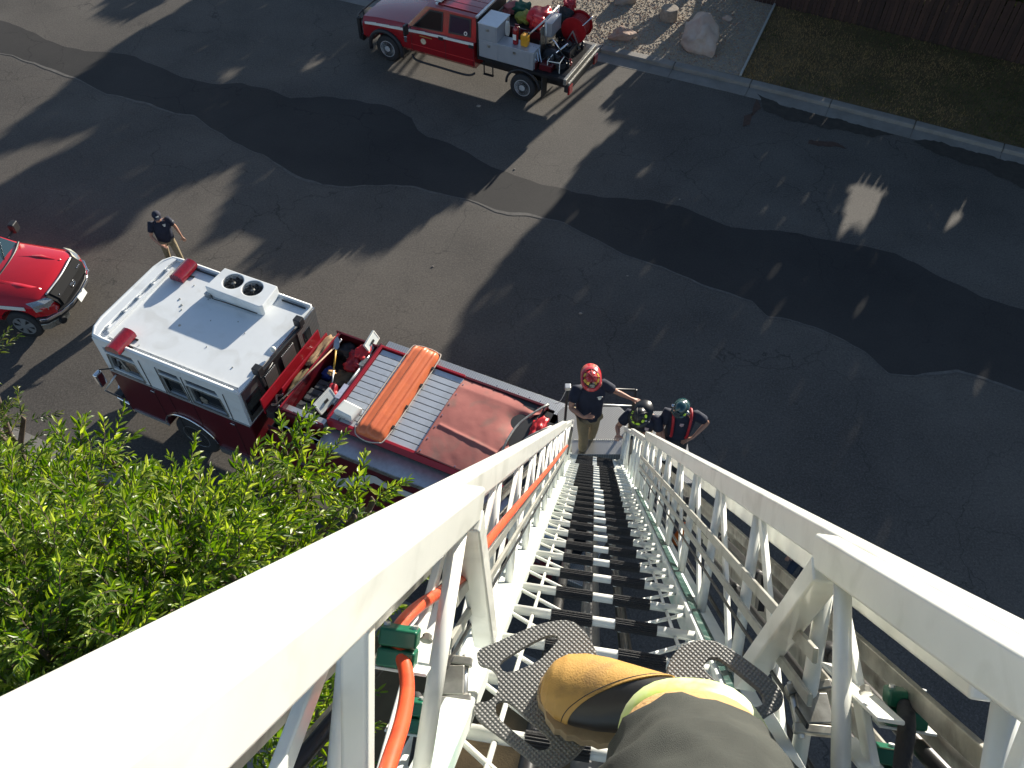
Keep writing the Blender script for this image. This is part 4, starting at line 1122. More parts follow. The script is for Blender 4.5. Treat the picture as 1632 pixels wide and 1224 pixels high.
# --- body behind the cab
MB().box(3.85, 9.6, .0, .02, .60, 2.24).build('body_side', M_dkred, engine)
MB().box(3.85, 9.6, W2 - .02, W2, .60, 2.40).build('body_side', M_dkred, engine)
MB().box(3.85, 3.87, .02, W2 - .02, .70, 2.1).build('body_front', M_black, engine)
MB().box(9.58, 9.6, .02, W2 - .02, .70, 2.3).build('body_rear', M_blackmetal, engine)
MB().box(9.62, 10.2, .2, W2 - .2, .45, .62).build('tail_step', M_diamond, engine, bevel=.01)
MB().box(4.97, 9.57, .40, W2 - .14, 1.4, 2.40).build('body_core', M_black, engine)
for x in (8.35,): MB().tube([(x, -.03, .55), (x, .012, .55)], .66, 32).build('rear_wheel_arch', M_black, engine)
for x0, x1 in ((4.0, 4.9), (5.0, 6.5), (6.6, 7.6), (9.05, 9.5)):
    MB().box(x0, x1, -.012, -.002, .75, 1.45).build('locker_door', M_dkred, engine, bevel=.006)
    MB().box((x0 + x1) / 2 - .1, (x0 + x1) / 2 + .1, -.03, -.013, 1.28, 1.34).build('locker_handle', M_chrome, engine)
# reflective stripe like a lightning fold along the side
st = MB(); sy0, sy1 = -.024, -.014
st.prism([(5.10, .98), (5.34, 1.10), (6.06, 1.74), (6.30, 1.72), (9.58, 1.72), (9.58, 1.92), (6.30, 1.92), (6.14, 2.0), (6.0, 1.97), (5.30, 1.38), (5.10, 1.28)], sy0, sy1, 'y')
st.build('side_stripe', mat('reflective_stripe', (0.55, 0.55, 0.52), 0.4, var=0.05), engine)
# near shelf and far walkway
MB().box(4.95, 9.6, -.03, .40, 2.26, 2.32).build('side_shelf', M_alu, engine, bevel=.006)
MB().box(4.95, 9.6, -.045, -.028, 2.22, 2.33).build('shelf_edge', M_alu_dirty, engine)
MB().box(5.0, 8.62, 2.33, 2.56, 2.44, 2.50).build('far_walkway', M_diamond, engine, bevel=.004)
MB().box(8.62, 9.7, 2.05, 2.56, 2.44, 2.50).build('far_walkway', M_diamond, engine, bevel=.004)
MB().box(3.85, 4.95, 2.30, 2.46, 2.2, 2.26).build('far_shelf', M_alu, engine)
MB().bar((4.05, .10, 2.25), (5.0, .08, 2.28), .03, .03).build('grab_rail', M_chrome, engine, bevel=.008)
# --- two narrow red cross trays directly behind the cab
for x in (3.64, 3.84, 4.06):
    y0 = .22 if x < 3.7 else (.62 if x < 3.9 else .24)
    MB().box(x - .014, x + .014, y0, 2.15 if x < 3.9 else 2.24, 2.2, 2.62).build('tray_wall', M_brightred, engine, bevel=.006)
MB().box(3.62, 4.1, .25, 2.2, 2.06, 2.10).build('tray_floor', M_interior, engine)
MB().box(3.65, 3.83, .25, 2.12, 2.10, 2.3).build('tray_filling', M_interior, engine)
# --- open tool box: walls with a raised rim
for nm, bx in (('box_wall', (4.08, 4.11, .24, 2.28)), ('box_wall', (4.94, 4.97, .42, 2.36))):
    MB().box(bx[0], bx[1], bx[2], bx[3], 2.1, 2.62).build(nm, M_dkred, engine, bevel=.005)
MB().box(4.08, 4.97, .22, .26, 2.1, 2.60).build('box_wall', M_dkred, engine, bevel=.005)
MB().box(4.08, 4.97, 2.25, 2.29, 2.1, 2.62).build('box_wall', M_dkred, engine, bevel=.005)
MB().box(4.11, 4.94, .26, 2.25, 2.12, 2.15).build('box_floor', M_interior, engine)
MB().box(4.11, 4.94, .26, .42, 2.15, 2.50).build('box_ledge', M_alu, engine)
MB().tube([(4.35, .235, 2.64), (4.90, .20, 2.64)], .012, 8).build('grab_rail', M_chrome, engine, smooth=True)
# --- slatted silver top with red surround
MB().box(4.97, 8.5, .36, .42, 2.40, 2.62).build('deck_border', M_brightred, engine, bevel=.006)
MB().box(4.97, 6.8, 2.28, 2.33, 2.44, 2.62).build('deck_border', M_brightred, engine, bevel=.006)
MB().box(4.97, 5.03, .42, 2.28, 2.44, 2.62).build('deck_border', M_brightred, engine, bevel=.006)
MB().box(5.03, 8.45, .42, 2.28, 2.46, 2.560).build('deck_base', M_black, engine)
M_slat = mat('silver_slat', (0.60, 0.63, 0.66), 0.38, 0.55, var=0.08, vscale=4, stain=(0.45, 0.47, 0.48), sscale=5, samt=.5)
slat0 = MB().box(0, 1.76, 0, .127, 0, .016).build('slat', M_slat, engine, bevel=.004, seg=1)
for i in range(13):
    o = slat0 if i == 0 else share(slat0, 'slat', parent=engine)
    o.location = (5.04, .43 + i * .1415, 2.566 + (i % 3) * .0012)
# --- stack bed with a torn vinyl cover
def tarp_z(x, y):
    z = 2.66 + .03 * math.sin(y * 2.0) - .02 * (x - 6.8)
    z += .009 * mnoise.noise(Vector((x * 1.6, y * 1.6, 0))) * 2 + .004 * mnoise.noise(Vector((x * 7, y * 5, 3)))
    z -= .075 * max(0, (y - 2.02) / .28) ** 1.2                                                  # drops at the far side
    z -= .035 * math.exp(-((y - 1.05 + .1 * (x - 7)) / .035) ** 2) * (1 if x > 6.9 else 0) * -.6   # fold line
    z -= .05 * max(0, .98 - y + .08 * (x - 7.5))                                                  # the near flap lies lower
    z -= .10 * math.exp(-(((x - 8.15) / .25) ** 2 + ((y - 1.75) / .28) ** 2))                    # hollow
    z += .016 * math.sin(26 * y + 6 * x) * max(0, (x - 8.05) / .3) if x > 8.05 else 0            # gathers at the end
    return z
tb = MB(); nx, ny = 70, 84; vs = []
for i in range(nx + 1):
    for j in range(ny + 1):
        y = .37 + 1.98 * j / ny; xe = 8.42 - .30 * math.sin(PI * min(1, max(0, (y - .9) / 1.2))) ; x = 6.80 + (xe - 6.80) * i / nx
        vs.append((x, y, tarp_z(x, y)))
tb._add(vs, [(i * (ny + 1) + j, (i + 1) * (ny + 1) + j, (i + 1) * (ny + 1) + j + 1, i * (ny + 1) + j + 1) for i in range(nx) for j in range(ny)])
M_tarp = mat('dusty_red_vinyl', (0.36, 0.115, 0.098), 0.85, var=0.10, vscale=2.0, bump=.25, bscale=9, stain=(0.19, 0.13, 0.105), sscale=2.3, samt=.75)
tarp = tb.build('vinyl_cover', M_tarp, engine, smooth=True, solid=.006)
for i in range(14):
    MB().lathe([(.016, 0), (.012, .008), (0, .009)], (6.86, .44 + i * .138, tarp_z(6.86, .44 + i * .138) + .005), n=8).build('snap', M_chrome, engine) if i % 2 == 0 else None
for i in range(8): MB().lathe([(.014, 0), (.011, .010), (0, .011)], (6.95 + i * .2, .41, 2.632), n=8).build('snap', M_chrome, engine)
for i in range(7): MB().lathe([(.014, 0), (.011, .010), (0, .011)], (7.0 + i * .22, 2.345, 2.60), n=8).build('snap', M_chrome, engine)
MB().box(6.8, 8.5, 2.28, 2.335, 2.44, 2.585).build('deck_border', M_dkred, engine, bevel=.006)
MB().box(8.0, 8.75, .5, 2.26, 2.40, 2.50).build('bed_floor', M_black, engine)
fr = MB().tube(smoothpath([(8.44, 2.22, 2.52), (8.50, 2.22, 2.74), (8.22, 1.62, 2.76), (8.18, 1.05, 2.74), (8.22, .95, 2.52)]), .022, 8).build('hose_bed_frame', M_alu_dirty, engine, smooth=True)
MB().tube(smoothpath([(8.75, 1.95, 2.50), (8.72, 1.80, 2.72), (8.45, 1.38, 2.74), (8.42, 1.30, 2.5)]), .018, 8).build('hose_bed_frame', M_alu_dirty, engine, smooth=True)
# --- turntable deck, pedestal and hand rail (upright to the world, turned towards the ladder)
tt = empty('turntable', loc=(1.44, 8.55, 0)); 
tt.parent = engine; tt.matrix_parent_inverse = E_M.inverted()
MB().lathe([(.62, 2.1), (.62, 2.5), (.78, 2.52), (.78, 2.70), (0, 2.70)], n=40).build('turntable_ring', M_blackmetal, tt)
M_deck = tread_mat('deck_tread', (0.42, 0.42, 0.42), 30, .5, .6)
MB().prism([(-.62, -.9), (1.62, -.9), (1.62, .62), (.58, .62), (.50, .72), (-.50, .72), (-.62, .6)], 2.705, 2.745).build('deck_plate', M_deck, tt, bevel=.004)
MB().box(-.42, .48, -.42, -.12, 2.75, 2.90).build('step_box', M_diamond, tt, bevel=.006)
for x in (-.3, .5, 1.3): MB().bar((x, .45, 2.68), (x, -.8, 2.68), .06, .05).build('deck_beam', M_blackmetal, tt)
MB().bar((1.5, -.2, 2.68), (.2, -.2, 1.3), .07, .06).build('deck_strut', M_blackmetal, tt)
MB().lathe([(.55, .9), (.55, 2.12), (0, 2.12)], n=28).build('pedestal', M_blackmetal, tt)
ed = MB()
for i in range(22): ed.box(-.36 + i * .035, -.345 + i * .035, -.125, -.112, 2.895, 2.915)
ed.build('step_teeth', M_white, tt)
for x in (-.54, .62): MB().box(x - .06, x + .06, -.45, -.05, 2.75, 3.15).build('ladder_cheek', M_diamond, tt, bevel=.006)
for x in (-.50, .66): MB().bar((x, -.2, 2.75), (x, -.55, 3.6), .08, .05, up=(1, 0, 0)).build('ladder_pivot', M_ladder, tt, bevel=.01)
hr = MB(); hr.tube([(-.50, .36, 2.745), (-.50, .36, 3.74)], .024, 10); hr.tube([(-.50, .36, 3.74), (.62, .28, 3.78)], .024, 10); hr.build('guard_rail', M_black, tt, smooth=True)
hr = MB(); hr.tube([(-.50, .36, 3.32), (.64, .28, 3.34)], .014, 8); hr.build('guard_rail_lower', M_alu, tt, smooth=True)
MB().tube([(.64, .28, 2.745), (.64, .28, 3.78)], .024, 10).build('guard_rail', M_black, tt, smooth=True)
MB().box(-.55, -.45, .31, .41, 3.72, 3.80).build('rail_joint', M_alu, tt, bevel=.01)
# chain from the walkway to the rail post: small links
a_ = Vector((-.52, .36, 3.70)); e0 = (E_M @ Vector((8.55, 2.42, 2.60))) - Vector((1.44, 8.55, 0))
lk = MB(); n = 34
for i in range(n):
    t = (i + .5) / n; p = a_.lerp(e0, t); p.z -= .16 * math.sin(PI * t); d_ = (e0 - a_).normalized() * .016; s_ = Vector((0, 0, .008)) if i % 2 else Vector((.006, .006, 0))
    lk.tube([p - d_, p + s_, p + d_, p - s_], .0035, 4, closed=True)
o = lk.build('chain', M_alu, tt)

# ---------------------------------------------------------------- things lying on the engine
bk = E_thing('rescue_basket', (5.86, 1.44, 2.60), 'long orange ribbed rescue basket lying across the silver slats', 'stretcher')
M_basket = mat('orange_plastic', (0.74, 0.175, 0.06), 0.42, var=0.10, vscale=5, coat=.2, stain=(0.55, 0.11, 0.045), sscale=4, samt=.5)
rings = []; n = 44
def bulge(q):   # cross-section height over -1..1: three raised ribs on a curved hull
    base_ = .135 * (1 - abs(q) ** 3.2); rib = max(0, math.cos(q * PI * 2.45)) * .055
    return base_ + rib * (1 - abs(q) ** 6)
for i in range(61):
    y = -1.12 + 2.24 * i / 60; e_ = min(1, (1 - abs(y) / 1.13) / .16); e_ = math.sqrt(max(0, 1 - (1 - e_) ** 2)) if e_ < 1 else 1
    hw = .30 * (.72 + .28 * e_) if e_ < 1 else .30; hh = max(.12, e_)
    ring = [(hw * q_, y, .02 + bulge(q_) * hh) for q_ in [-1 + 2 * j / n for j in range(n + 1)]]
    ring += [(hw, y, .0), (-hw, y, .0)]
    rings.append(ring)
o = MB().loft(rings).build('hull', M_basket, bk); soft(o, 60)
rp = [(-.315, -1.0, .035), (-.33, .0, .03), (-.315, 1.0, .035), (-.22, 1.14, .03), (.0, 1.17, .03), (.22, 1.14, .03), (.315, 1.0, .035), (.33, 0, .03), (.315, -1.0, .035), (.22, -1.15, .03), (0, -1.20, .02), (-.22, -1.15, .03)]
MB().tube(smoothpath(rp + [rp[0]]), .011, 7).build('rim_rope', mat('pale_rope', (.55, .50, .42), .8, var=.15, vscale=30), bk, smooth=True)
for y in (-.75, -.25, .3, .75): MB().box(.285, .335, y - .035, y + .035, .0, .055).build('strap_loop', M_black, bk, bevel=.004)
for y in (-.85, .85): MB().lathe([(.02, 0), (.018, .006), (0, .007)], (.18, y, .10), n=8).build('rivet', M_chrome, bk)

wb = E_thing('white_case', (5.26, .66, 2.585), 'small off white hard case on the slats between tool box and basket', 'case', rz=R(-6))
MB().loft([[(-.18, -.15, .0), (.19, -.15, 0), (.19, .14, 0), (-.18, .14, 0)], [(-.205, -.165, .10), (.21, -.165, .10), (.21, .15, .10), (-.205, .15, .10)], [(-.20, -.16, .12), (.205, -.16, .12), (.205, .145, .12), (-.20, .145, .12)], [(-.15, -.12, .16), (.16, -.12, .16), (.16, .11, .16), (-.15, .11, .16)]]).build('case_body', M_white, wb, bevel=.01)
MB().tube([(-.05, -.175, .09), (-.04, -.20, .09), (.05, -.20, .09), (.06, -.175, .09)], .008, 6).build('handle', M_alu_dirty, wb)
pl_ = E_thing('flat_tray', (5.10, .50, 2.60), 'square of tread plate under the white case', 'plate'); MB().box(-.08, .08, -.08, .09, 0, .02).build('plate', M_diamond, pl_)

def lid(base, rz, label, wdt=.42, hgt=.22):
    t_ = E_thing('open_lid', base, label, 'lid', rz=rz, tilt=Matrix.Rotation(R(-28), 4, 'Y'))
    MB().box(-.006, .006, -wdt / 2, wdt / 2, 0, hgt).build('panel', mat('pale_grey_paint', (.62, .66, .64), .35, var=.04), t_)
    fr_ = MB()
    for y0, y1, z0, z1 in ((-wdt / 2, wdt / 2, 0, .02), (-wdt / 2, wdt / 2, hgt - .02, hgt), (-wdt / 2, -wdt / 2 + .02, .02, hgt - .02), (wdt / 2 - .02, wdt / 2, .02, hgt - .02)): fr_.box(-.03, .012, y0, y1, z0, z1)
    fr_.build('lid_frame', M_white, t_)
    MB().box(.013, .03, -.05, .05, hgt * .4, hgt * .6).build('latch', M_black, t_)
lid((4.84, 2.30, 2.55), R(6), 'upright pale grey lid at the far end of the tool box', .42)
lid((4.80, .70, 2.50), R(-6), 'upright pale grey lid at the near end of the tool box', .46, .26)
tp = E_thing('stretcher_poles', (4.86, 1.38, 2.50), 'bundle of silver poles along the rear wall of the tool box', 'poles')
for k, (x, z) in enumerate(((-.03, 0), (.015, .01), (.05, 0), (.0, .04))):
    MB().tube([(x, -.62, z), (x + .01, .70, z + .01)], .016 + .004 * (k % 2), 10).build('pole', M_alu, tp, smooth=True)
MB().box(-.05, .06, -.50, -.15, .05, .075).build('wrapping', mat('pale_blue_wrap', (.42, .44, .56), .6, var=.2, vscale=12), tp)
MB().box(-.05, .05, .35, .58, .05, .08).build('wrapping', M_alu_dirty, tp)
# canvas and bundles in the cross trays
def bundle(name, base, size, material, label, cat, rz=0.0, seed=1, amp=.35, parts=None, sub=3):
    root = E_thing(name, base, label, cat, rz=rz)
    bm = bmesh.new(); bmesh.ops.create_cube(bm, size=2.0); bmesh.ops.subdivide_edges(bm, edges=bm.edges, cuts=9, use_grid_fill=True)
    for v in bm.verts:
        p = v.co.copy(); q = p.normalized() * 1.15; p = p.lerp(q, .55)
        n_ = mnoise.noise(p * 1.6 + Vector((seed * 7.1, 0, 0))) * amp + mnoise.noise(p * 4.5 + Vector((0, seed * 3.3, 0))) * amp * .35
        n_ += (.5 - abs(mnoise.noise(p * 2.4 + Vector((0, 0, seed * 5.0))))) * amp * .4
        p *= 1 + n_ * .5; v.co = Vector((p.x * size[0] / 2, p.y * size[1] / 2, (p.z + .9) * size[2] / 2))
    me = bpy.data.meshes.new(name); bm.to_mesh(me); bm.free(); me.materials.append(material); me.polygons.foreach_set('use_smooth', [True] * len(me.polygons))
    o = bpy.data.objects.new('fabric', me); COL.objects.link(o); o.parent = root
    for fn in (parts or []): fn(root)
    return root
M_canvas = mat('tan_canvas', (.34, .22, .12), .9, var=.25, vscale=8, bump=.5, bscale=30)
M_olive = mat('olive_canvas', (.16, .12, .055), .9, var=.25, vscale=8, bump=.5, bscale=30)
M_redbag = mat('red_nylon', (.38, .012, .022), .5, var=.25, vscale=7, bump=.6, bscale=14)
M_redbright = mat('bright_red_vinyl', (.62, .022, .028), .38, var=.15, vscale=9, bump=.5, bscale=12)
bundle('canvas_bundle', (3.95, 1.72, 2.28), (.16, .80, .30), M_canvas, 'crumpled tan canvas bundle in the second cross tray, far half', 'canvas', seed=2, amp=.9)
bundle('canvas_roll', (3.95, .98, 2.30), (.15, .62, .26), M_olive, 'rolled olive tan canvas in the second cross tray, near half', 'canvas', seed=5, amp=.4)
bundle('canvas_bundle', (3.95, 1.28, 2.20), (.15, .25, .22), M_canvas, 'small fold of tan canvas between the two larger ones in the tray', 'canvas', seed=8, amp=.8)
hz = E_thing('hose_line', (3.74, 1.2, 2.30), 'coiled pale hose with metal couplings in the front cross tray', 'hose')
pts = [(.04 * math.sin(i * 1.1), -.85 + i * .055, .05 + .04 * math.cos(i * 1.7)) for i in range(32)]
MB().tube(smoothpath(pts, 4), .022, 8).build('hose', mat('pale_dirty_hose', (.33, .26, .20), .8, var=.3, vscale=20), hz, smooth=True)
for i in (6, 14, 21, 27): MB().tube([pts[i], tuple(Vector(pts[i]) + Vector((.0, .06, .01)))], .034, 10).build('coupling', M_chrome, hz, smooth=True)
# rags, valves and fittings hanging between cab and tool box
ft = E_thing('pump_fittings', (3.95, .46, 2.1), 'cluster of brass and black pump fittings below the near tray ends', 'fittings')
rg = random.Random(5)
for i in range(14):
    p = Vector((rg.uniform(-.12, .12), rg.uniform(-.2, .2), rg.uniform(0, .35))); d_ = Vector((rg.uniform(-.5, .5), rg.uniform(-.5, .5), 1)).normalized() * .09
    MB().lathe([(.03, -.03), (.034, -.02), (.034, .0), (.02, .01), (.02, .04), (.028, .045), (.028, .06), (0, .06)], tuple(p), rg.choice('xyz'), 10).build('valve', rg.choice((M_chrome, M_black, M_alu_dirty, M_redbag, M_black)), ft)
MB().tube(smoothpath([(-.05, -.1, .40), (.02, .08, .46), (.12, .12, .42), (.1, .3, .45)]), .011, 6).build('rope', mat('tan_rope', (.42, .30, .17), .85, var=.2, vscale=30), ft, smooth=True)
# --- inside the tool box
for k, (y0, y1, z1) in enumerate(((.46, .70, .20), (.74, 1.02, .22), (1.05, 1.28, .20))):
    t_ = E_thing('equipment_case', (4.34 + .03 * k, (y0 + y1) / 2, 2.15), ['dark grey equipment case nearest the near rim of the tool box', 'dark grey equipment case in the middle of the row of three', 'dark grey equipment case beside the blue cloth'][k], 'case')
    MB().box(-.20, .20, -(y1 - y0) / 2, (y1 - y0) / 2, 0, z1).build('case_body', mat('dark_grey_fabric', (.055, .058, .065), .7, var=.2), t_, bevel=.02, seg=3)
    MB().box(-.205, .205, -.012, .012, z1 * .5, z1 + .004).build('strap', M_black, t_)
    MB().tube([(-.06, 0, z1), (-.04, 0, z1 + .03), (.04, 0, z1 + .03), (.06, 0, z1)], .008, 6).build('handle', M_black, t_)
bundle('blue_cloth', (4.24, 1.50, 2.18), (.20, .26, .20), mat('blue_cloth', (.012, .035, .20), .8, var=.25), 'folded blue cloth in the tool box under the pole', 'cloth', seed=12, amp=.6)
bundle('brown_bag', (4.56, 1.45, 2.15), (.34, .40, .24), mat('brown_leather_bag', (.105, .075, .04), .8, var=.3), 'brown work bag under the shovel handle', 'bag', seed=14, amp=.6)
bundle('gear_bag', (4.66, 1.93, 2.18), (.36, .46, .36), M_redbag, 'bulging dark red bag by the far lid of the tool box', 'bag', seed=17, amp=.9)
bundle('gear_bag', (4.74, 2.06, 2.40), (.24, .32, .22), M_redbright, 'bright red crumpled bag lying on top of the dark red one', 'bag', seed=19, amp=.9)
bundle('gear_bag', (4.64, .98, 2.15), (.20, .40, .36), M_redbag, 'slim red bag wedged beside the near lid', 'bag', rz=R(10), seed=23, amp=.8)
bundle('black_sack', (4.34, 2.08, 2.18), (.34, .26, .30), mat('black_sack', (.02, .02, .022), .6, var=.2), 'black sack in the far front corner of the tool box', 'sack', seed=29, amp=.8)
wc = E_thing('white_cone', (4.50, .98, 2.20), 'white rolled cone of paper leaning in the tool box', 'roll', rz=R(25), tilt=Matrix.Rotation(R(62), 4, 'X'))
MB().lathe([(.05, -.25), (.085, .12), (.078, .16), (.03, .18), (0, .18)], n=20).build('roll_body', M_white, wc, smooth=True)
def laid(name, a, b_, label, cat):
    a = Vector(a); b_ = Vector(b_); d_ = (b_ - a); q = d_.to_track_quat('X', 'Z').to_matrix().to_4x4()
    return empty(name, label=label, cat=cat, mtx=E_M @ Matrix.Translation(a) @ q), d_.length
pk, L_ = laid('pike_pole', (4.02, .40, 2.66), (4.25, 1.95, 2.70), 'long pale wooden pole laid along the front rim of the tool box', 'pole')
MB().tube([(0, 0, 0), (L_, 0, 0)], .014, 10).build('shaft', mat('pale_wood', (.50, .34, .22), .7, var=.15, vscale=12), pk, smooth=True)
MB().tube([(L_, 0, 0), (L_ + .10, 0, 0), (L_ + .13, .04, 0)], [.016, .012, .004], 8).build('hook', M_alu, pk)
sv, L_ = laid('shovel', (4.58, 1.10, 2.42), (4.24, 1.92, 2.72), 'shovel with a yellow handle lying across the open tool box', 'shovel')
MB().tube([(0, 0, 0), (L_ * .42, 0, 0)], .014, 8).build('grip', M_alu, sv, smooth=True)
MB().tube([(L_ * .42, 0, 0), (L_ * .88, 0, 0)], .017, 8).build('shaft', mat('yellow_handle', (.62, .36, .05), .45, var=.1), sv, smooth=True)
MB().loft([[(L_ * .86, -.02, 0), (L_ * .86, .02, 0), (L_ * .86, .02, .015), (L_ * .86, -.02, .015)], [(L_ * .92, -.055, 0), (L_ * .92, .055, 0), (L_ * .92, .055, .01), (L_ * .92, -.055, .01)], [(L_ * 1.08, -.05, .015), (L_ * 1.08, .05, .015), (L_ * 1.08, .05, .02), (L_ * 1.08, -.05, .02)], [(L_ * 1.15, -.01, .02), (L_ * 1.15, .01, .02), (L_ * 1.15, .01, .024), (L_ * 1.15, -.01, .024)]]).build('blade', M_alu, sv)
gl = bundle('work_glove', (4.40, 1.42, 2.44), (.12, .10, .06), mat('yellow_glove', (.60, .34, .12), .8, var=.2), 'tan work glove lying on the shovel handle', 'glove', seed=31, amp=1.2)
# wad of red cloth inside the torn end of the vinyl cover
bundle('red_rag', (8.52, 1.80, 2.50), (.20, .38, .16), M_redbright, 'crumpled bright red cloth showing at the torn end of the vinyl cover', 'cloth', seed=37, amp=1.2)
# ================================================================== two more red trucks
def ring(x, zb, zs, zt, w, wt, crown=.02, cy=0.0):
    return [(x, cy - w * .93, zb), (x, cy - w, zb + .10), (x, cy - w * 1.005, (zb + zs) / 2), (x, cy - w, zs), (x, cy - (w * .35 + wt * .65), zs + (zt - zs) * .75), (x, cy - wt, zt), (x, cy - wt * .45, zt + crown), (x, cy, zt + crown * 1.25),
            (x, cy + wt * .45, zt + crown), (x, cy + wt, zt), (x, cy + (w * .35 + wt * .65), zs + (zt - zs) * .75), (x, cy + w, zs), (x, cy + w * 1.005, (zb + zs) / 2), (x, cy + w, zb + .10), (x, cy + w * .93, zb)]
# ---------------------------------------------------------------- brush truck at the top
B_M = Matrix.Translation((-4.02, 25.50, 0)) @ Matrix.Rotation(R(-26.9), 4, 'Z')
brush = empty('brush_truck', label='red crew cab brush truck with grey lockers and hose reel parked at the far kerb', cat='fire truck', mtx=B_M)
YC = 1.0; HW = 1.0
body = MB().loft([ring(-.92, .62, 1.02, 1.12, .90, .80, .02, YC), ring(-.86, .60, 1.10, 1.28, .97, .84, .03, YC), ring(-.3, .60, 1.18, 1.36, HW, .86, .04, YC), ring(.55, .60, 1.26, 1.42, HW, .88, .04, YC), ring(.86, .58, 1.30, 1.44, HW, .90, .03, YC), ring(3.22, .58, 1.42, 1.46, HW, .93, .0, YC)]).build('body', M_red)
cut(body, [MB().tube([(0, -.2, .45), (0, .42, .45)], .55, 28).build('c', M_black), MB().tube([(0, 1.58, .45), (0, 2.2, .45)], .55, 28).build('c', M_black)])
body.parent = brush; soft(body, 32)
gh = MB().loft([[(x, YC - wb, zb), (x2, YC - wt, zt), (x2, YC - wt * .5, zt + .035), (x2, YC + wt * .5, zt + .035), (x2, YC + wt, zt), (x, YC + wb, zb)]
                for x, x2, zb, zt, wb, wt in ((.80, .86, 1.40, 1.46, .90, .86), (.86, 1.45, 1.42, 2.08, .93, .76), (1.2, 1.75, 1.42, 2.12, .95, .78), (3.24, 3.22, 1.44, 2.13, .95, .78), (3.26, 3.25, 1.44, 2.05, .94, .76))]).build('cab_roof', M_red)
gh.parent = brush; soft(gh, 35)
def side_pt(x, z, dy=0.0):   # on the sloping near side of the cab
    t = (z - 1.43) / (2.10 - 1.43); return (x, YC - (.95 + (.78 - .95) * t) - dy, z)
def side_panel(name, pts, m_, dy=.012, th=.006):
    dy += .012
    b_ = MB(); n = len(pts); A = [side_pt(x, z, dy) for x, z in pts]; B_ = [side_pt(x, z, dy - th) for x, z in pts]
    b_._add(A + B_, [tuple(range(n)), tuple(range(2 * n - 1, n - 1, -1))] + [(i, (i + 1) % n, n + (i + 1) % n, n + i) for i in range(n)])
    return b_.build(name, m_, brush)
M_sky = mat('sky_blue_window', (.012, .022, .04), .18, spec=.18)  # reflected sky put into the pane's dark blue base colour
M_bglass = mat('dull_window_glass', (.008, .009, .010), .25, spec=.15)
side_panel('window_frame', [(1.02, 1.44), (2.10, 1.50), (2.08, 2.06), (1.62, 2.04)], M_black, .010)
side_panel('side_window', [(1.10, 1.47), (2.06, 1.53), (2.04, 2.02), (1.63, 2.0)], M_bglass, .016)
side_panel('window_frame', [(2.30, 1.52), (3.08, 1.56), (3.05, 2.07), (2.32, 2.06)], M_black, .010)
side_panel('side_window', [(2.34, 1.58), (3.03, 1.61), (3.0, 2.03), (2.36, 2.02)], M_sky, .016)
side_panel('round_sticker', [(2.90 + .06 * math.cos(a), 1.64 + .06 * math.sin(a)) for a in [k * PI / 6 for k in range(12)]], M_white, .019, .002)
side_panel('round_sticker', [(2.90 + .035 * math.cos(a), 1.64 + .035 * math.sin(a)) for a in [k * PI / 6 for k in range(12)]], M_black, .022, .002)
MB().loft([[(.93, YC - .80, 1.475), (1.42, YC - .70, 2.055)], [(.90, YC, 1.49), (1.38, YC, 2.085)], [(.93, YC + .80, 1.475), (1.42, YC + .70, 2.055)]], cap=False, closed=False).build('windscreen', M_glass, brush, solid=.012)
for y in (.55, 1.15): MB().bar((.93, y, 1.50), (1.08, y + .5, 1.66), .02, .012).build('wiper', M_black, brush)
# driver's seat and wheel seen in the open window
MB().tube([(1.35 + .16 * math.cos(a) * .5, YC - .60, 1.66 + .17 * math.sin(a)) for a in [k * PI / 8 for k in range(16)]], .014, 6, closed=True).build('steering_wheel', M_alu, brush)
MB().box(.70, 3.2, -.012, .0, 1.27, 1.345).build('side_stripe_base', M_white, brush) if False else None
sp = MB()
xs_ = [-.75, -.3, .2, .6, .95, 1.5, 2.3, 3.2]; zs_ = [1.10, 1.165, 1.20, 1.235, 1.265, 1.30, 1.33, 1.355]
for i in range(len(xs_) - 1):
    w0 = YC - HW * (.975 if i == 0 else 1.0) - .012; w1 = YC - HW - .012
    sp._add([(xs_[i], w0, zs_[i]), (xs_[i + 1], w1, zs_[i + 1]), (xs_[i + 1], w1, zs_[i + 1] + .095), (xs_[i], w0, zs_[i] + .08), (xs_[i], w0 + .008, zs_[i]), (xs_[i + 1], w1 + .008, zs_[i + 1]), (xs_[i + 1], w1 + .008, zs_[i + 1] + .095), (xs_[i], w0 + .008, zs_[i] + .08)],
            [(0, 1, 2, 3), (4, 7, 6, 5), (0, 4, 5, 1), (3, 2, 6, 7), (0, 3, 7, 4), (1, 5, 6, 2)])
sp.build('white_stripe', M_white, brush)
for x in (1.98, 3.04):
    MB().box(x, x + .17, -.035, -.008, 1.27, 1.37).build('door_handle', M_black, brush, bevel=.01)
for x in (.98, 2.20, 3.18): MB().box(x - .005, x + .005, -.008, -.0, .62, 1.44).build('door_seam', M_black, brush)
MB().lathe([(.095, -.018), (.095, -.008), (0, -.008)], (1.42, 0, 1.06), 'y', 14).build('door_emblem', mat('emblem_gold_white', (.62, .52, .36), .5, var=.4, vscale=40), brush)
MB().box(1.30, 1.74, -.016, -.007, 1.21, 1.235).build('door_lettering_bar', mat('gold_leaf', (.45, .26, .06), .4), brush)
MB().box(-.15, .45, -.010, -.002, 1.29, 1.33).build('fender_lettering_bar', mat('gold_leaf', (.45, .26, .06), .4), brush) if False else None
MB().box(.95, 3.2, -.006, .004, .86, .885).build('body_crease', mat('faded_red', (.50, .03, .03), .4), brush)
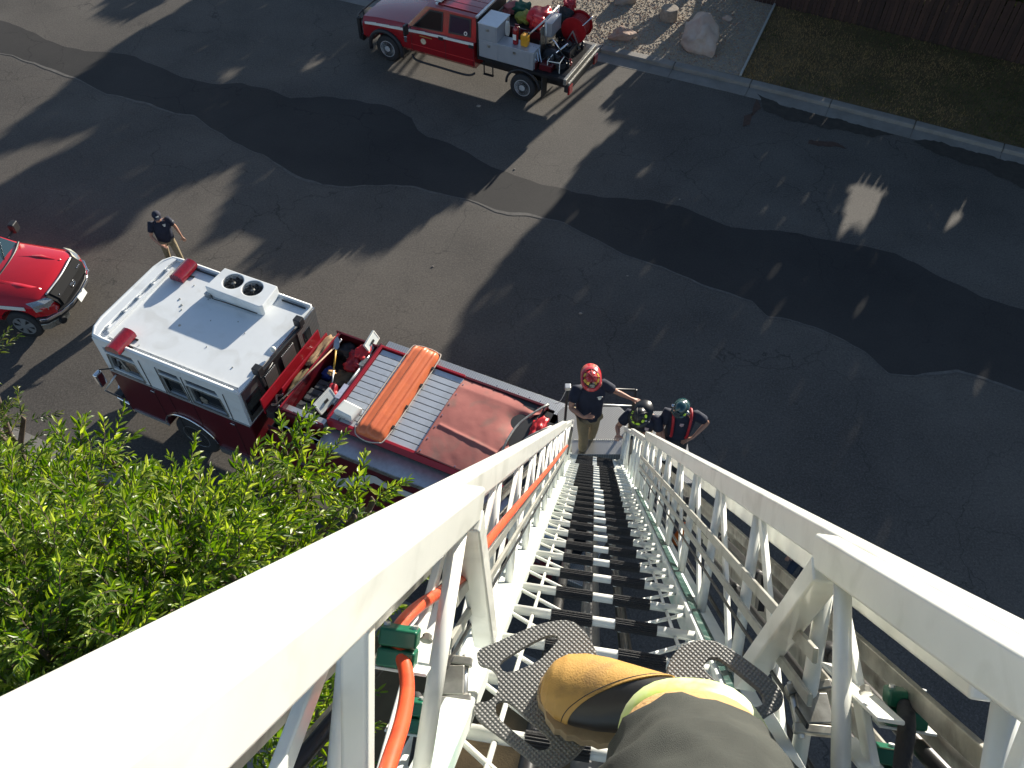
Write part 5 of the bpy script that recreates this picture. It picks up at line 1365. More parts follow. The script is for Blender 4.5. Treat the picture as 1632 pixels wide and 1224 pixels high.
# flares, wheels
M_flare = mat('black_flare', (.02, .02, .024), .55)
fl = MB(); fl.tube([(.60 * math.cos(PI * t / 18), -.03, .45 + .60 * math.sin(PI * t / 18)) for t in range(-1, 20)], .065, 10); fl.build('wheel_flare', M_flare, brush, smooth=True)
M_steelrim = mat('white_steel_rim', (.55, .56, .56), .35, .3, var=.08)
wheel(brush, 0, .16, .43, .27, M_steelrim); wheel(brush, 4.87, .10, .43, .27, M_steelrim)
wheel(brush, 0, 1.84, .43, .27, M_steelrim, side=1); wheel(brush, 4.87, 1.95, .43, .27, M_steelrim, side=1)
MB().box(-.6, 6.2, .55, 1.45, .45, .70).build('chassis', M_blackmetal, brush)
MB().tube([(4.87, .2, .43), (4.87, 1.9, .43)], .07, 10).build('axle', M_blackmetal, brush); MB().tube([(0, .2, .43), (0, 1.8, .43)], .05, 10).build('axle', M_blackmetal, brush)
# grille guard, bumper
MB().prism([(-.92, .05), (-1.14, .12), (-1.20, .4), (-1.20, 1.6), (-1.14, 1.88), (-.92, 1.95)], .45, .68).build('bumper', M_blackmetal, brush, bevel=.02)
gd = MB()
for z in (.75, 1.0, 1.22): gd.tube(smoothpath([(-.98, .06, z), (-1.12, .25, z), (-1.16, 1.0, z), (-1.12, 1.75, z), (-.98, 1.94, z)]), .028, 8)
for y in (.08, .5, 1.5, 1.92): gd.tube([(-1.06 if .3 < y < 1.7 else -1.0, y, .6), (-1.12 if .3 < y < 1.7 else -1.0, y, 1.28)], .032, 8)
gd.build('grille_guard', M_black, brush, smooth=True)
MB().box(-.97, -.93, .25, 1.75, .72, 1.12).build('grille', M_blackmetal, brush)
MB().box(-1.05, -.93, -.0, .10, .70, 1.25).build('guard_wing', M_black, brush, bevel=.02)
# running board, mirror, roof lights
MB().tube(smoothpath([(.98, -.02, .52), (1.2, -.14, .44), (2.0, -.16, .43), (3.0, -.16, .43), (3.25, -.05, .50)]), .035, 8).build('running_board', M_blackmetal, brush, smooth=True)
mr_ = empty('mirror'); mr_.parent = brush; mr_.location = (1.02, -.05, 1.45)
MB().tube([(0, .05, 0), (.0, -.18, .02)], .018, 6).build('mirror_arm', M_black, mr_); MB().box(-.06, .03, -.36, -.16, -.13, .20).build('mirror_head', M_black, mr_, bevel=.02)
MB().box(-.055, .045, -.34, -.30, -.32, -.14).build('mirror_foot', M_chrome, mr_, bevel=.01)
lb_ = empty('light_bar'); lb_.parent = brush; lb_.location = (1.75, .62, 2.14)
MB().box(-.13, .13, -.16, .95, .04, .15).build('lens', mat('clear_lens', (.70, .72, .72), .15, coat=1), lb_, bevel=.03, seg=3)
MB().box(-.10, .10, -.10, .90, .0, .05).build('base', M_black, lb_); MB().box(-.04, .05, -.24, -.17, -.03, .05).build('foot', M_chrome, lb_, bevel=.01)
for i in range(4): MB().bar((1.75 + .1, .45 + i * .33, 2.155), (3.15, .45 + i * .33, 2.165), .05, .02).build('roof_rib', M_red, brush, bevel=.006)
MB().box(3.26, 3.32, .10, 1.95, 1.0, 2.22).build('headboard', M_black, brush)
MB().box(3.255, 3.33, .08, 1.96, 2.20, 2.27).build('headboard_cap', M_alu, brush, bevel=.01)
# flat bed, lockers
M_locker = mat('grey_locker', (.40, .42, .45), .42, .35, var=.06, vscale=4)
MB().box(3.34, 6.30, -.02, 2.15, .98, 1.08).build('flat_bed', M_blackmetal, brush)
MB().box(5.30, 6.22, .15, 2.1, 1.083, 1.09).build('bed_tread', M_blackmetal, brush)
MB().box(3.40, 4.02, -.03, .80, 1.66, 2.14).build('upper_locker', M_locker, brush, bevel=.01)
MB().box(3.39, 4.04, -.04, .82, 2.14, 2.165).build('locker_lid', mat('pale_locker_lid', (.60, .63, .66), .35, .2, var=.05), brush, bevel=.006)
MB().box(3.40, 5.22, -.03, .48, 1.10, 1.66).build('lower_locker', M_locker, brush, bevel=.01)
for x0, x1, z0, z1 in ((3.45, 3.98, 1.70, 2.10), (3.45, 4.05, 1.14, 1.61), (4.12, 5.10, 1.14, 1.61)):
    d_ = empty('locker_door'); d_.parent = brush
    MB().box(x0, x1, -.042, -.033, z0, z1).build('door_panel', M_locker, d_, bevel=.006)
    MB().box((x0 + x1) / 2 - .05, (x0 + x1) / 2 + .05, -.055, -.043, z1 - .14, z1 - .06).build('latch', M_alu_dirty, d_, bevel=.004)
MB().bar((3.56, -.02, .95), (3.56, -.02, .55), .03, .03).build('step_leg', M_blackmetal, brush); MB().bar((3.86, -.02, .95), (3.86, -.02, .55), .03, .03).build('step_leg', M_blackmetal, brush)
MB().bar((3.54, -.02, .55), (3.88, -.02, .55), .08, .03).build('step', M_blackmetal, brush)
# water tank well
MB().box(3.45, 5.0, .82, 2.1, 1.1, 1.70).build('water_tank', mat('tank_black', (.03, .018, .02), .6), brush, bevel=.03)
for x in (3.42, 5.02): MB().box(x, x + .03, .82, 2.1, 1.1, 1.95).build('tank_frame', M_alu_dirty, brush)
MB().box(3.42, 5.05, .80, .83, 1.60, 1.82).build('tank_side', M_dkred, brush)
rk = MB(); rk.tube([(4.62, .50, 1.66), (5.12, 1.02, 2.18)], .028, 8); rk.tube([(5.12, 1.02, 2.18), (5.12, 1.9, 2.18)], .028, 8); rk.tube([(5.12, 1.02, 2.18), (5.15, 1.02, 1.1)], .022, 8); rk.tube([(5.12, 1.9, 2.18), (5.15, 1.9, 1.1)], .022, 8)
rk.build('pipe_rack', M_alu, brush, smooth=True)
MB().box(5.05, 5.30, 1.05, 1.75, 1.62, 2.05).build('control_panel', M_locker, brush, bevel=.01)
# pump and engine
pm = empty('pump'); pm.parent = brush; pm.location = (5.45, .72, 1.09)
MB().lathe([(.26, 0), (.28, .10), (.26, .30), (.16, .38), (.0, .40)], n=22).build('air_cleaner', M_blackmetal, pm, smooth=True)
MB().box(-.3, .3, -.35, .3, 0, .18).build('engine_block', M_black, pm, bevel=.03)
for p in ((-.2, .30, .1), (.25, .35, .12), (.32, -.2, .1)): MB().lathe([(.09, 0), (.10, .06), (.06, .1), (.06, .2), (.09, .22), (0, .23)], p, 'z', 14).build('valve_body', rgm if False else M_blackmetal, pm, smooth=True)
MB().tube(smoothpath([(-.15, .2, .5), (.0, .1, .62), (.2, .0, .55), (.32, .05, .3)]), .022, 8).build('chrome_pipe', M_chrome, pm, smooth=True)
MB().tube([(.15, -.1, .30), (.42, .28, .52)], .030, 10).build('chrome_pipe', M_chrome, pm, smooth=True)
MB().box(-.52, -.18, -.62, -.40, -.02, .20).build('battery_tray', M_dkred, pm, bevel=.01)
pr_ = MB()
for k in range(4): pr_.bar((-.48 + k * .09, -.42, .58), (-.30 + k * .09, -.60, .26), .02, .02)
pr_.build('ribbed_frame', M_chrome, pm)
wf = MB(); 
for a, b_ in (((.15, -.55, .0), (.15, -.55, .32)), ((.15, -.55, .32), (.52, -.50, .32)), ((.52, -.50, .32), (.52, -.50, 0)), ((.15, -.55, .32), (.15, -.2, .34)), ((.52, -.5, .32), (.5, -.15, .34))): wf.tube([a, b_], .014, 6)
wf.build('white_frame', M_white, pm)
# second valve stack and crates toward the back
e2 = empty('generator'); e2.parent = brush; e2.location = (5.72, 1.25, 1.09)
MB().box(-.24, .24, -.28, .28, 0, .30).build('case', M_blackmetal, e2, bevel=.04)
for i in range(5): MB().tube([(-.2 + i * .1, -.25, .31), (-.2 + i * .1, .25, .33)], .018, 6).build('cooling_fin', M_black, e2)
MB().lathe([(.13, 0), (.14, .06), (.10, .12), (0, .13)], (.05, 0, .3), n=16).build('recoil_cover', M_blackmetal, e2, smooth=True)
# hose reel
rl = empty('hose_reel'); rl.parent = brush; rl.location = (5.72, 2.0, 1.62)
M_reel = mat('red_reel', (.36, .012, .015), .3, var=.15, coat=.5)
for y in (-.26, .26): MB().lathe([(.10, y - .012), (.40, y - .012), (.41, y), (.40, y + .012), (.0, y + .012)], axis='y', n=30).build('reel_flange', M_reel, rl)
hs = MB()
for k in range(7): hs.tube([(.30 * math.cos(a), -.21 + k * .07, .30 * math.sin(a)) for a in [j * PI / 12 for j in range(24)]], .036, 8, closed=True)
hs.build('wound_hose', mat('red_rubber_hose', (.30, .012, .012), .5, var=.2), rl, smooth=True)
for y in (-.32, .32): MB().bar((-.25, y, -.5), (.0, y, .02), .04, .03).build('reel_stand', M_alu, rl); MB().bar((.25, y, -.5), (.0, y, .02), .04, .03).build('reel_stand', M_alu, rl)
MB().tube(smoothpath([(.3, -.3, .25), (.45, 0, .40), (.35, .35, .3)]), .018, 8).build('reel_guide', M_chrome, rl, smooth=True)
# hoses and valves cluttering the bed
hb_ = MB()
for k in range(4): hb_.tube([(5.85 + .17 * math.cos(a), .55 + .17 * math.sin(a), 1.12 + k * .045) for a in [j * PI / 9 for j in range(18)]], .024, 6, closed=True)
hb_.build('coiled_hose', M_rubber, brush, smooth=True)
rgb_ = random.Random(77)
for i in range(22):
    p = (rgb_.uniform(5.25, 6.1), rgb_.uniform(.15, 1.9), 1.10)
    h_ = rgb_.uniform(.1, .32); MB().lathe([(.05, 0), (.055, h_ * .4), (.03, h_ * .5), (.03, h_ * .8), (.05, h_ * .85), (0, h_)], p, 'z', 10).build('valve', rgb_.choice((M_blackmetal, M_black, M_chrome, M_redbag, M_blackmetal, M_black)), brush)
for i in range(6):
    y0 = .3 + i * .28; MB().tube(smoothpath([(5.3, y0, 1.2), (5.5, y0 + .1, 1.42), (5.8, y0 - .1, 1.38), (6.0, y0 + .05, 1.15)]), .020, 6).build('suction_line', M_black, brush, smooth=True)
MB().box(5.35, 5.75, .12, .42, 1.09, 1.28).build('pump_crate', M_dkred, brush, bevel=.01)
# tail bar and mud flaps
MB().box(6.22, 6.32, -.05, 2.2, .92, 1.10).build('tail_bar', M_alu_dirty, brush, bevel=.01)
MB().bar((6.40, -.05, .98), (6.40, 2.2, .98), .05, .08).build('tail_bar', M_alu_dirty, brush, bevel=.006)
MB().box(6.22, 6.36, .05, 2.1, .62, .88).build('rear_bumper', M_black, brush, bevel=.02)
for y in (.0, 1.9):
    MB().box(6.33, 6.40, y + .06, y + .30, .56, .84).build('tail_lamp', mat('tail_lamp_red', (.30, .01, .012), .2, coat=1), brush, bevel=.01)
    MB().box(5.50, 5.53, y - .02, y + .34, .26, .95).build('mud_flap', M_rubber, brush)
fl = MB(); fl.tube([(4.87 + .56 * math.cos(PI * t / 18), .0, .48 + .52 * math.sin(PI * t / 18)) for t in range(0, 19)], .04, 8); fl.build('wheel_flare', M_flare, brush, smooth=True)

def B_thing(name, base, label, cat, rz=0.0): return empty(name, label=label, cat=cat, mtx=B_M @ Matrix.Translation(base) @ Matrix.Rotation(rz, 4, 'Z'))
ex = B_thing('fire_extinguisher', (4.52, .22, 1.665), 'red fire extinguisher standing on the grey lower locker', 'extinguisher')
MB().lathe([(.085, 0), (.09, .03), (.09, .44), (.06, .51), (.03, .54), (0, .54)], n=18).build('cylinder', M_red, ex, smooth=True)
MB().box(-.03, .10, -.015, .015, .54, .60).build('handle', M_dkred, ex); MB().tube(smoothpath([(.03, 0, .56), (.13, 0, .5), (.11, 0, .2)]), .012, 6).build('hose', M_black, ex)
MB().box(-.055, .055, -.0935, -.086, .15, .32).build('label_plate', M_white, ex)
jc = B_thing('fuel_can', (4.82, .25, 1.665), 'yellow can standing beside the red fire extinguisher', 'can')
MB().box(-.12, .10, -.10, .10, 0, .34).build('can_body', mat('yellow_can', (.62, .30, .02), .4, var=.1), jc, bevel=.03, seg=3)
MB().tube([(-.07, 0, .34), (-.06, 0, .41), (.04, 0, .41), (.05, 0, .34)], .014, 6).build('handle', M_black, jc); MB().lathe([(.03, .34), (.03, .40), (0, .40)], (.08, .05, 0), n=10).build('cap', M_black, jc)
hn = B_thing('white_hose_coil', (4.10, .40, 1.665), 'white cord hanging in loops beside the upper locker', 'cord')
for k in range(3): MB().tube([(.03 * k, .05 + .07 * math.cos(a), .26 + .22 * math.sin(a)) for a in [j * PI / 9 for j in range(18)]], .012, 6, closed=True).build('loop', M_white, hn, smooth=True)
def bbag(base, size, m_, label, cat, seed):
    global E_M
    keep = E_M; E_M = B_M
    o = bundle('bag', base, size, m_, label, cat, seed=seed, amp=.8); E_M = keep; return o
bbag((4.72, 1.45, 1.72), (.52, .70, .42), M_redbright, 'bright red bag on top of the water tank', 'bag', 41)
bbag((4.22, 1.45, 1.72), (.42, .50, .28), mat('yellow_green_bag', (.30, .30, .05), .7, var=.2), 'yellow green bag between red and green ones on the tank', 'bag', 42)
bbag((3.98, 1.75, 1.75), (.42, .45, .30), mat('dark_green_bag', (.015, .09, .05), .7, var=.2), 'dark green bag on the tank', 'bag', 43)
bbag((3.62, 1.7, 1.72), (.36, .45, .26), mat('pinkish_bag', (.42, .12, .11), .7, var=.2), 'faded pink bag behind the headboard', 'bag', 44)
bbag((5.30, 2.0, 1.3), (.4, .4, .75), M_rubber, 'black coil bag behind the pump controls', 'bag', 45)
bbag((5.28, 2.35, 1.9), (.3, .3, .3), M_redbag, 'dark red bundle at the far corner behind the reel', 'bag', 46)

# ---------------------------------------------------------------- red pickup at the left edge
R_M = Matrix.Translation((-11.33, 13.42, 0)) @ Matrix.Rotation(R(-7.0), 4, 'Z')
pick = empty('pickup_truck', label='shiny red pickup with black grille nosing in at the left edge', cat='pickup truck', mtx=R_M)
PY, PW = 1.0, 1.0
M_pick = mat('glossy_red_paint', (.46, .008, .014), .20, var=.04, vscale=2, coat=.9)
pb = MB().loft([ring(.80, .55, .86, .98, .74, .62, .02, PY), ring(.66, .50, .95, 1.08, .90, .72, .04, PY), ring(.40, .48, 1.00, 1.14, .98, .78, .05, PY), ring(-.20, .46, 1.05, 1.18, PW, .82, .06, PY), ring(-.72, .46, 1.10, 1.20, PW, .86, .05, PY), ring(-.95, .46, 1.14, 1.20, PW, .88, .03, PY), ring(-3.3, .46, 1.16, 1.20, PW, .90, .0, PY), ring(-3.4, .46, 1.16, 1.2, PW, .90, .0, PY), ring(-5.3, .5, 1.14, 1.2, .99, .93, .0, PY)]).build('body', M_pick)
cut(pb, [MB().tube([(0, -.2, .42), (0, .38, .42)], .50, 28).build('c', M_black), MB().tube([(-3.7, -.2, .42), (-3.7, .38, .42)], .50, 28).build('c', M_black), MB().box(-5.22, -3.5, .12, 1.88, .8, 1.5).build('c', M_black)])
pb.parent = pick; soft(pb, 34)
gh = MB().loft([[(x, PY - wb, zb), (x2, PY - wt, zt), (x2, PY - wt * .5, zt + .03), (x2, PY + wt * .5, zt + .03), (x2, PY + wt, zt), (x, PY + wb, zb)]
                for x, x2, zb, zt, wb, wt in ((-.72, -.78, 1.17, 1.20, .86, .84), (-.80, -1.62, 1.18, 1.80, .93, .70), (-1.2, -1.9, 1.18, 1.86, .94, .72), (-3.25, -3.05, 1.18, 1.84, .94, .72), (-3.38, -3.30, 1.18, 1.24, .93, .85))]).build('cab_roof', M_pick)
gh.parent = pick; soft(gh, 35)
M_wind = mat('teal_windscreen', (.020, .045, .055), .05, spec=.8, coat=1.0)
MB().loft([[(-.78, PY - .88, 1.205), (-1.58, PY - .68, 1.80)], [(-.70, PY, 1.225), (-1.52, PY, 1.845)], [(-.78, PY + .88, 1.205), (-1.58, PY + .68, 1.80)]], cap=False, closed=False).build('windscreen', M_wind, pick, solid=.014)
MB().tube(smoothpath([(-.76, PY - .92, 1.21), (-.64, PY - .5, 1.235), (-.60, PY, 1.245), (-.64, PY + .5, 1.235), (-.76, PY + .92, 1.21)]), .03, 6).build('cowl', M_black, pick, smooth=True)
for y in (.55, 1.25): MB().bar((-.74, y, 1.25), (-1.05, y + .50, 1.50), .018, .014).build('wiper', M_black, pick)
for sg in (-1, 1):
    MB().loft([[(-.95, PY + sg * .945, 1.22), (-1.72, PY + sg * .78, 1.74)], [(-1.95, PY + sg * .955, 1.23), (-2.0, PY + sg * .765, 1.80)]], cap=False, closed=False).build('side_window', M_glass, pick, solid=.014)
    MB().loft([[(-2.08, PY + sg * .955, 1.23), (-2.1, PY + sg * .765, 1.80)], [(-3.1, PY + sg * .95, 1.23), (-3.0, PY + sg * .765, 1.79)]], cap=False, closed=False).build('side_window', M_glass, pick, solid=.014)
# raised bonnet creases
for sg in (-1, 1):
    MB().loft([[(-.60, PY + sg * .40, 1.245), (-.60, PY + sg * .48, 1.235), (-.60, PY + sg * .56, 1.205)], [(.0, PY + sg * .44, 1.235), (.0, PY + sg * .52, 1.215), (.0, PY + sg * .60, 1.185)], [(.48, PY + sg * .46, 1.165), (.48, PY + sg * .52, 1.150), (.48, PY + sg * .58, 1.12)]], cap=False, closed=False).build('bonnet_crease', M_pick, pick, smooth=True, solid=.02)
# grille with mesh, emblem, lamps, bumper
gr = empty('grille'); gr.parent = pick
MB().prism([(.62, 1.10), (.72, 1.115), (.90, .99), (.925, .80), (.84, .72), (.60, .72)], PY - .56, PY + .56, 'y').build('grille_mesh', mat('matt_black', (.012, .012, .013), .8, spec=.2), gr)
MB().loft([[(.80, PY - .58, .70), (.80, PY + .58, .70)], [(.90, PY - .60, .78), (.90, PY + .60, .78)], [(.87, PY - .66, .98), (.87, PY + .66, .98)], [(.70, PY - .68, 1.10), (.70, PY + .68, 1.10)], [(.60, PY - .62, 1.115), (.60, PY + .62, 1.115)]], cap=False, closed=False).build('grille_surround', mat('matt_black', (.012, .012, .013), .8, spec=.2), gr, solid=.05)
for k in range(6): MB().bar((.925 - .004 * k, PY - .56, .80 + k * .036), (.925 - .004 * k, PY + .56, .80 + k * .036), .012, .010).build('grille_bar', mat('matt_black', (.012, .012, .013), .8, spec=.2), gr)
em = MB(); 
for rx, rz_, oz in ((.085, .055, 0), (.03, .055, 0), (.085, .022, .03)): em.tube([(.915 - .3 * (oz + rz_ * math.sin(a)) , PY + rx * math.cos(a), .92 + oz + rz_ * math.sin(a)) for a in [k * PI / 10 for k in range(20)]], .008, 6, closed=True)
em.build('emblem', M_chrome, gr, smooth=True)
for y in (-.48, .42, .47, .52): MB().blob((.86, PY + y, 1.02), .018, 8, 6).build('strobe_light', M_chrome, gr)
MB().tube(smoothpath([(.66, PY - .62, 1.135), (.715, PY, 1.15), (.66, PY + .62, 1.135)]), .022, 8).build('grille_trim', M_alu, gr, smooth=True)
for sg in (-1, 1):
    hl = MB().loft([[(.80, PY + sg * .66, .88), (.79, PY + sg * .66, 1.04), (.66, PY + sg * .70, 1.115)], [(.72, PY + sg * .84, .88), (.69, PY + sg * .84, 1.05), (.53, PY + sg * .84, 1.125)], [(.50, PY + sg * .995, .90), (.46, PY + sg * .985, 1.05), (.32, PY + sg * .95, 1.12)]], cap=False, closed=False).build('headlight', mat('headlight_glass', (.45, .47, .47), .10, .6, var=.4, vscale=30, coat=1), pick, solid=.03)
bm_ = MB(); bm_.prism([(.42, -.03), (.62, .03), (.84, .30), (.96, .62), (.99, PY), (.96, 2 - .62), (.84, 2 - .30), (.62, 2 - .03), (.42, 2.03), (.40, 1.9), (.62, 1.8), (.78, 1.5), (.84, 1.0), (.78, .5), (.62, .2), (.40, .1)], .52, .72)
bm_.build('bumper', M_black, pick, bevel=.02)
bm_ = MB(); bm_.prism([(.50, -.035), (.66, .02), (.88, .30), (1.0, .62), (1.03, PY), (1.0, 2 - .62), (.88, 2 - .30), (.66, 1.98), (.50, 2.035), (.50, 2.0), (.64, 1.95), (.84, 1.68), (.97, 1.36), (.99, 1), (.97, .64), (.84, .32), (.64, .05), (.50, 0)], .62, .70)
bm_.build('bumper_chrome', M_chrome, pick, bevel=.01)
bm_ = MB(); bm_.prism([(.44, -.03), (.60, .03), (.80, .25), (.88, .50), (.70, .50), (.55, .25), (.42, .12)], .34, .52); bm_.build('lower_bumper', M_alu_dirty, pick, bevel=.02)
MB().tube([(.74, .30, .45), (.86, .24, .44)], .085, 16).build('fog_lamp', M_black, pick)
MB().blob((.94, 1.62, .74), .03, 8, 6).build('bumper_lamp', M_chrome, pick)
npz = empty('number_plate'); npz.parent = pick; npz.location = (1.04, .95, .60); npz.rotation_euler = (0, R(-14), 0)
MB().box(-.004, .004, -.16, .16, -.08, .08).build('plate', mat('pale_plate', (.72, .74, .70), .5, var=.1, vscale=30), npz)
text('EX 4127', .075, M_black, 'plate_lettering', npz, (.006, 0, 0), (R(90), 0, R(90)), .001) if False else None
MB().bar((-1.4, -.012, .985), (.28, -.012, 1.00), .012, .10, up=(0, 0, 1)).build('white_stripe', M_white, pick)
MB().loft([[(.40, 1.93, 1.00), (.40, 1.86, 1.11)], [(.62, 1.86, .985), (.60, 1.72, 1.10)]], cap=False, closed=False).build('white_stripe', M_white, pick, solid=.02)
for y_, s in ((2.28, 1), (-.28, -1)):
    mr_ = empty('mirror'); mr_.parent = pick; mr_.location = (-1.05, y_, 1.30)
    MB().box(-.04, .12, -.10, .12, -.10, .16).build('mirror_head', M_black, mr_, bevel=.035, seg=3)
    MB().tube([(.02, -s * .08, -.04), (.0, -s * .30, -.06)], .03, 8).build('mirror_arm', M_black, mr_)
M_alloy = mat('alloy_rim', (.50, .50, .50), .3, .7, var=.06)
def alloy(root, x, y, r_):
    w_ = wheel(root, x, y, r_, .26, M_blackmetal, hubs=5)
    sp_ = MB()
    for k in range(6):
        a = 2 * PI * k / 6 + .3; ca, sa = math.cos(a), math.sin(a); tx, tz = -sa, ca
        sp_._add([(ca * .04 + tx * .03, -.138, sa * .04 + tz * .03), (ca * .04 - tx * .03, -.138, sa * .04 - tz * .03), (ca * .245 - tx * .075, -.132, sa * .245 - tz * .075), (ca * .245 + tx * .075, -.132, sa * .245 + tz * .075)], [(0, 1, 2, 3)])
    sp_.lathe([(.07, -.12), (.07, -.145), (0, -.15)], axis='y', n=12); sp_.lathe([(.262, -.12), (.262, -.14), (.235, -.14), (.235, -.12)], axis='y', n=30)
    sp_.build('spokes', M_alloy, w_, solid=.012)
alloy(pick, 0, .12, .41); alloy(pick, -3.7, .12, .41)
wheel(pick, 0, 1.88, .41, .26, M_alloy, side=1); wheel(pick, -3.7, 1.88, .41, .26, M_alloy, side=1)
MB().box(-5.0, .7, .55, 1.45, .35, .6).build('chassis', M_blackmetal, pick)
MB().box(-5.22, -3.5, .12, 1.88, .78, .81).build('bed_floor', M_black, pick)
# ================================================================== people
def skin_mesh(name, nodes, edges, material, parent, root_i=0, sub=1, inflate=0.0):
    """nodes: (x,y,z,rx,ry); one continuous surface grown round a skeleton"""
    me = bpy.data.meshes.new(name); me.from_pydata([n[:3] for n in nodes], edges, []); me.materials.append(material)
    o = bpy.data.objects.new(name, me); COL.objects.link(o)
    md = o.modifiers.new('skin', 'SKIN'); md.use_smooth_shade = True
    sv = me.skin_vertices[0].data
    for i, n in enumerate(nodes): sv[i].radius = (n[3] + inflate, (n[4] if len(n) > 4 else n[3]) + inflate); sv[i].use_root = (i == root_i)
    ms = o.modifiers.new('subsurf', 'SUBSURF'); ms.levels = sub; ms.render_levels = sub
    bpy.context.view_layer.update()
    dg = bpy.context.evaluated_depsgraph_get(); nm = bpy.data.meshes.new_from_object(o.evaluated_get(dg))
    o.modifiers.clear(); o.data = nm; bpy.data.meshes.remove(me); nm.polygons.foreach_set('use_smooth', [True] * len(nm.polygons))
    if parent is not None: o.parent = parent
    return o
def V(*a): return Vector(a)
def person(base, rz, label, pose, top=M_navy, legs=M_khaki, hair=None, scale=1.0, stout=1.0, skin=M_skin, sleeve=.62):
    """pose holds joints in metres, facing +Y; pelvis at (0,0,.96)"""
    root = empty('person', base, rz, label, 'person'); root.scale = (scale,) * 3
    g_ = lambda k, d: Vector(pose.get(k, d))
    pel, belly, chest, neck, head = g_('pelvis', (0, 0, .97)), g_('belly', (0, .01, 1.14)), g_('chest', (0, 0, 1.36)), g_('neck', (0, .0, 1.52)), g_('head', (0, .03, 1.66))
    S = {}
    nodes = [(*pel, .135 * stout, .11), (*belly, .14 * stout, .125 * stout), (*chest, .155 * stout, .12), (*neck, .055, .055), (*(neck.lerp(head, .55)), .060, .065), (*head, .078, .092), (*(head + (head - neck).normalized() * .075), .055, .065)]
    edges = [(0, 1), (1, 2), (2, 3), (3, 4), (4, 5), (5, 6)]
    tors = [(*(pel + (belly - pel).normalized() * .01), .150 * stout, .125 * stout)] + list(nodes[1:3]) + [(neck.x, neck.y, neck.z - .03, .065, .065), (*(pel - (belly - pel).normalized() * .13), .150 * stout, .130 * stout)]; te = [(0, 1), (1, 2), (2, 3), (0, 4)]
    leg_n = [(*pel, .135 * stout, .11)]; leg_e = []
    # face: nose
    fdir = Vector(pose.get('look', (0, 1, -.1))).normalized()
    for sg, sfx in ((-1, 'l'), (1, 'r')):
        sh = g_('sh_' + sfx, (sg * .195, 0, 1.46)); el = g_('el_' + sfx, (sg * .25, -.02, 1.17)); wr = g_('wr_' + sfx, (sg * .26, .08, .93))
        i = len(nodes)
        nodes += [(*sh, .062, .062), (*(sh.lerp(el, .55)), .050, .050), (*el, .042, .042), (*(el.lerp(wr, .35)), .042, .040), (*wr, .027, .022)]
        edges += [(2, i), (i, i + 1), (i + 1, i + 2), (i + 2, i + 3), (i + 3, i + 4)]
        # hand
        hd = (g_('hd_' + sfx, (wr - el)[:])).normalized(); up = Vector((0, 0, 1)) if abs(hd.z) < .85 else Vector((0, 1, 0)); ac_ = hd.cross(up).normalized(); nn_ = ac_.cross(hd)
        palm = wr + hd * .07; pi_ = len(nodes); nodes.append((*palm, .036, .020)); edges.append((i + 4, pi_))
        for q, L_ in ((-.030, .065), (-.010, .080), (.010, .085), (.030, .070)):
            k0 = palm + hd * .035 + ac_ * q; k1 = k0 + hd * L_ * .55 - nn_ * .008; k2 = k1 + hd * L_ * .45 - nn_ * .022
            j = len(nodes); nodes += [(*k0, .010, .010), (*k1, .009, .009), (*k2, .007, .007)]; edges += [(pi_, j), (j, j + 1), (j + 1, j + 2)]
        k0 = palm + ac_ * .045 * -sg; k1 = k0 + (hd * .6 + ac_ * -sg * .6).normalized() * .05; j = len(nodes)
        nodes += [(*k0, .012, .012), (*k1, .009, .009)]; edges += [(pi_, j), (j, j + 1)]
        j = len(tors); cuff = sh.lerp(el, sleeve)
        tors += [(*sh, .080, .078), (*(sh.lerp(el, .4)), .070, .070), (*cuff, .064, .064)]; te += [(2, j), (j, j + 1), (j + 1, j + 2)]
        hp = g_('hip_' + sfx, (sg * .095, 0, .90)); kn = g_('kn_' + sfx, (sg * .11, .03, .50)); an = g_('an_' + sfx, (sg * .11, -.01, .09))
        i = len(nodes)
        nodes += [(*hp, .085, .09), (*(hp.lerp(kn, .5)), .07, .075), (*kn, .055, .058), (*(kn.lerp(an, .35)), .052, .055), (*an, .034, .036)]
        edges += [(0, i), (i, i + 1), (i + 1, i + 2), (i + 2, i + 3), (i + 3, i + 4)]
        toe = Vector(pose.get('toe_' + sfx, (an.x + sg * .03, an.y + .16, .03)))
        nodes.append((*toe, .032, .025)); edges.append((i + 4, len(nodes) - 1))
        j = len(leg_n)
        leg_n += [(*hp, .10, .10), (*(hp.lerp(kn, .5)), .088, .09), (*kn, .074, .076), (*(kn.lerp(an, .4)), .072, .072), (*(kn.lerp(an, .92)), .066, .066)]
        leg_e += [(0, j), (j, j + 1), (j + 1, j + 2), (j + 2, j + 3), (j + 3, j + 4)]
        d_ = (toe - an); d_.z = 0; d_.normalize(); s_ = Vector((-d_.y, d_.x, 0)); rings = []
        for t, w_, h_ in ((-.085, .030, .10), (-.06, .040, .13), (0, .043, .13), (.06, .045, .09), (.12, .047, .065), (.17, .040, .05), (.195, .02, .03)):
            c_ = Vector((an.x, an.y, an.z - .08)) + d_ * t
            rings.append([c_ - s_ * w_, c_ - s_ * w_ * .95 + V(0, 0, h_ * .7), c_ - s_ * w_ * .4 + V(0, 0, h_), c_ + s_ * w_ * .4 + V(0, 0, h_), c_ + s_ * w_ * .95 + V(0, 0, h_ * .7), c_ + s_ * w_])
        MB().loft(rings).build('boot', M_boot, root, smooth=True)
        b2 = MB(); b2.loft([[p + V(0, 0, -.005) for p in (r_[0] * 1, r_[5] * 1)] + [r_[5] + V(0, 0, .018), r_[0] + V(0, 0, .018)] for r_ in rings]); b2.build('boot_sole', M_black, root)
    body_ = skin_mesh('body', nodes, edges, skin, root, 0, 1)
    rg_ = []
    low = pel - (belly - pel).normalized() * .12
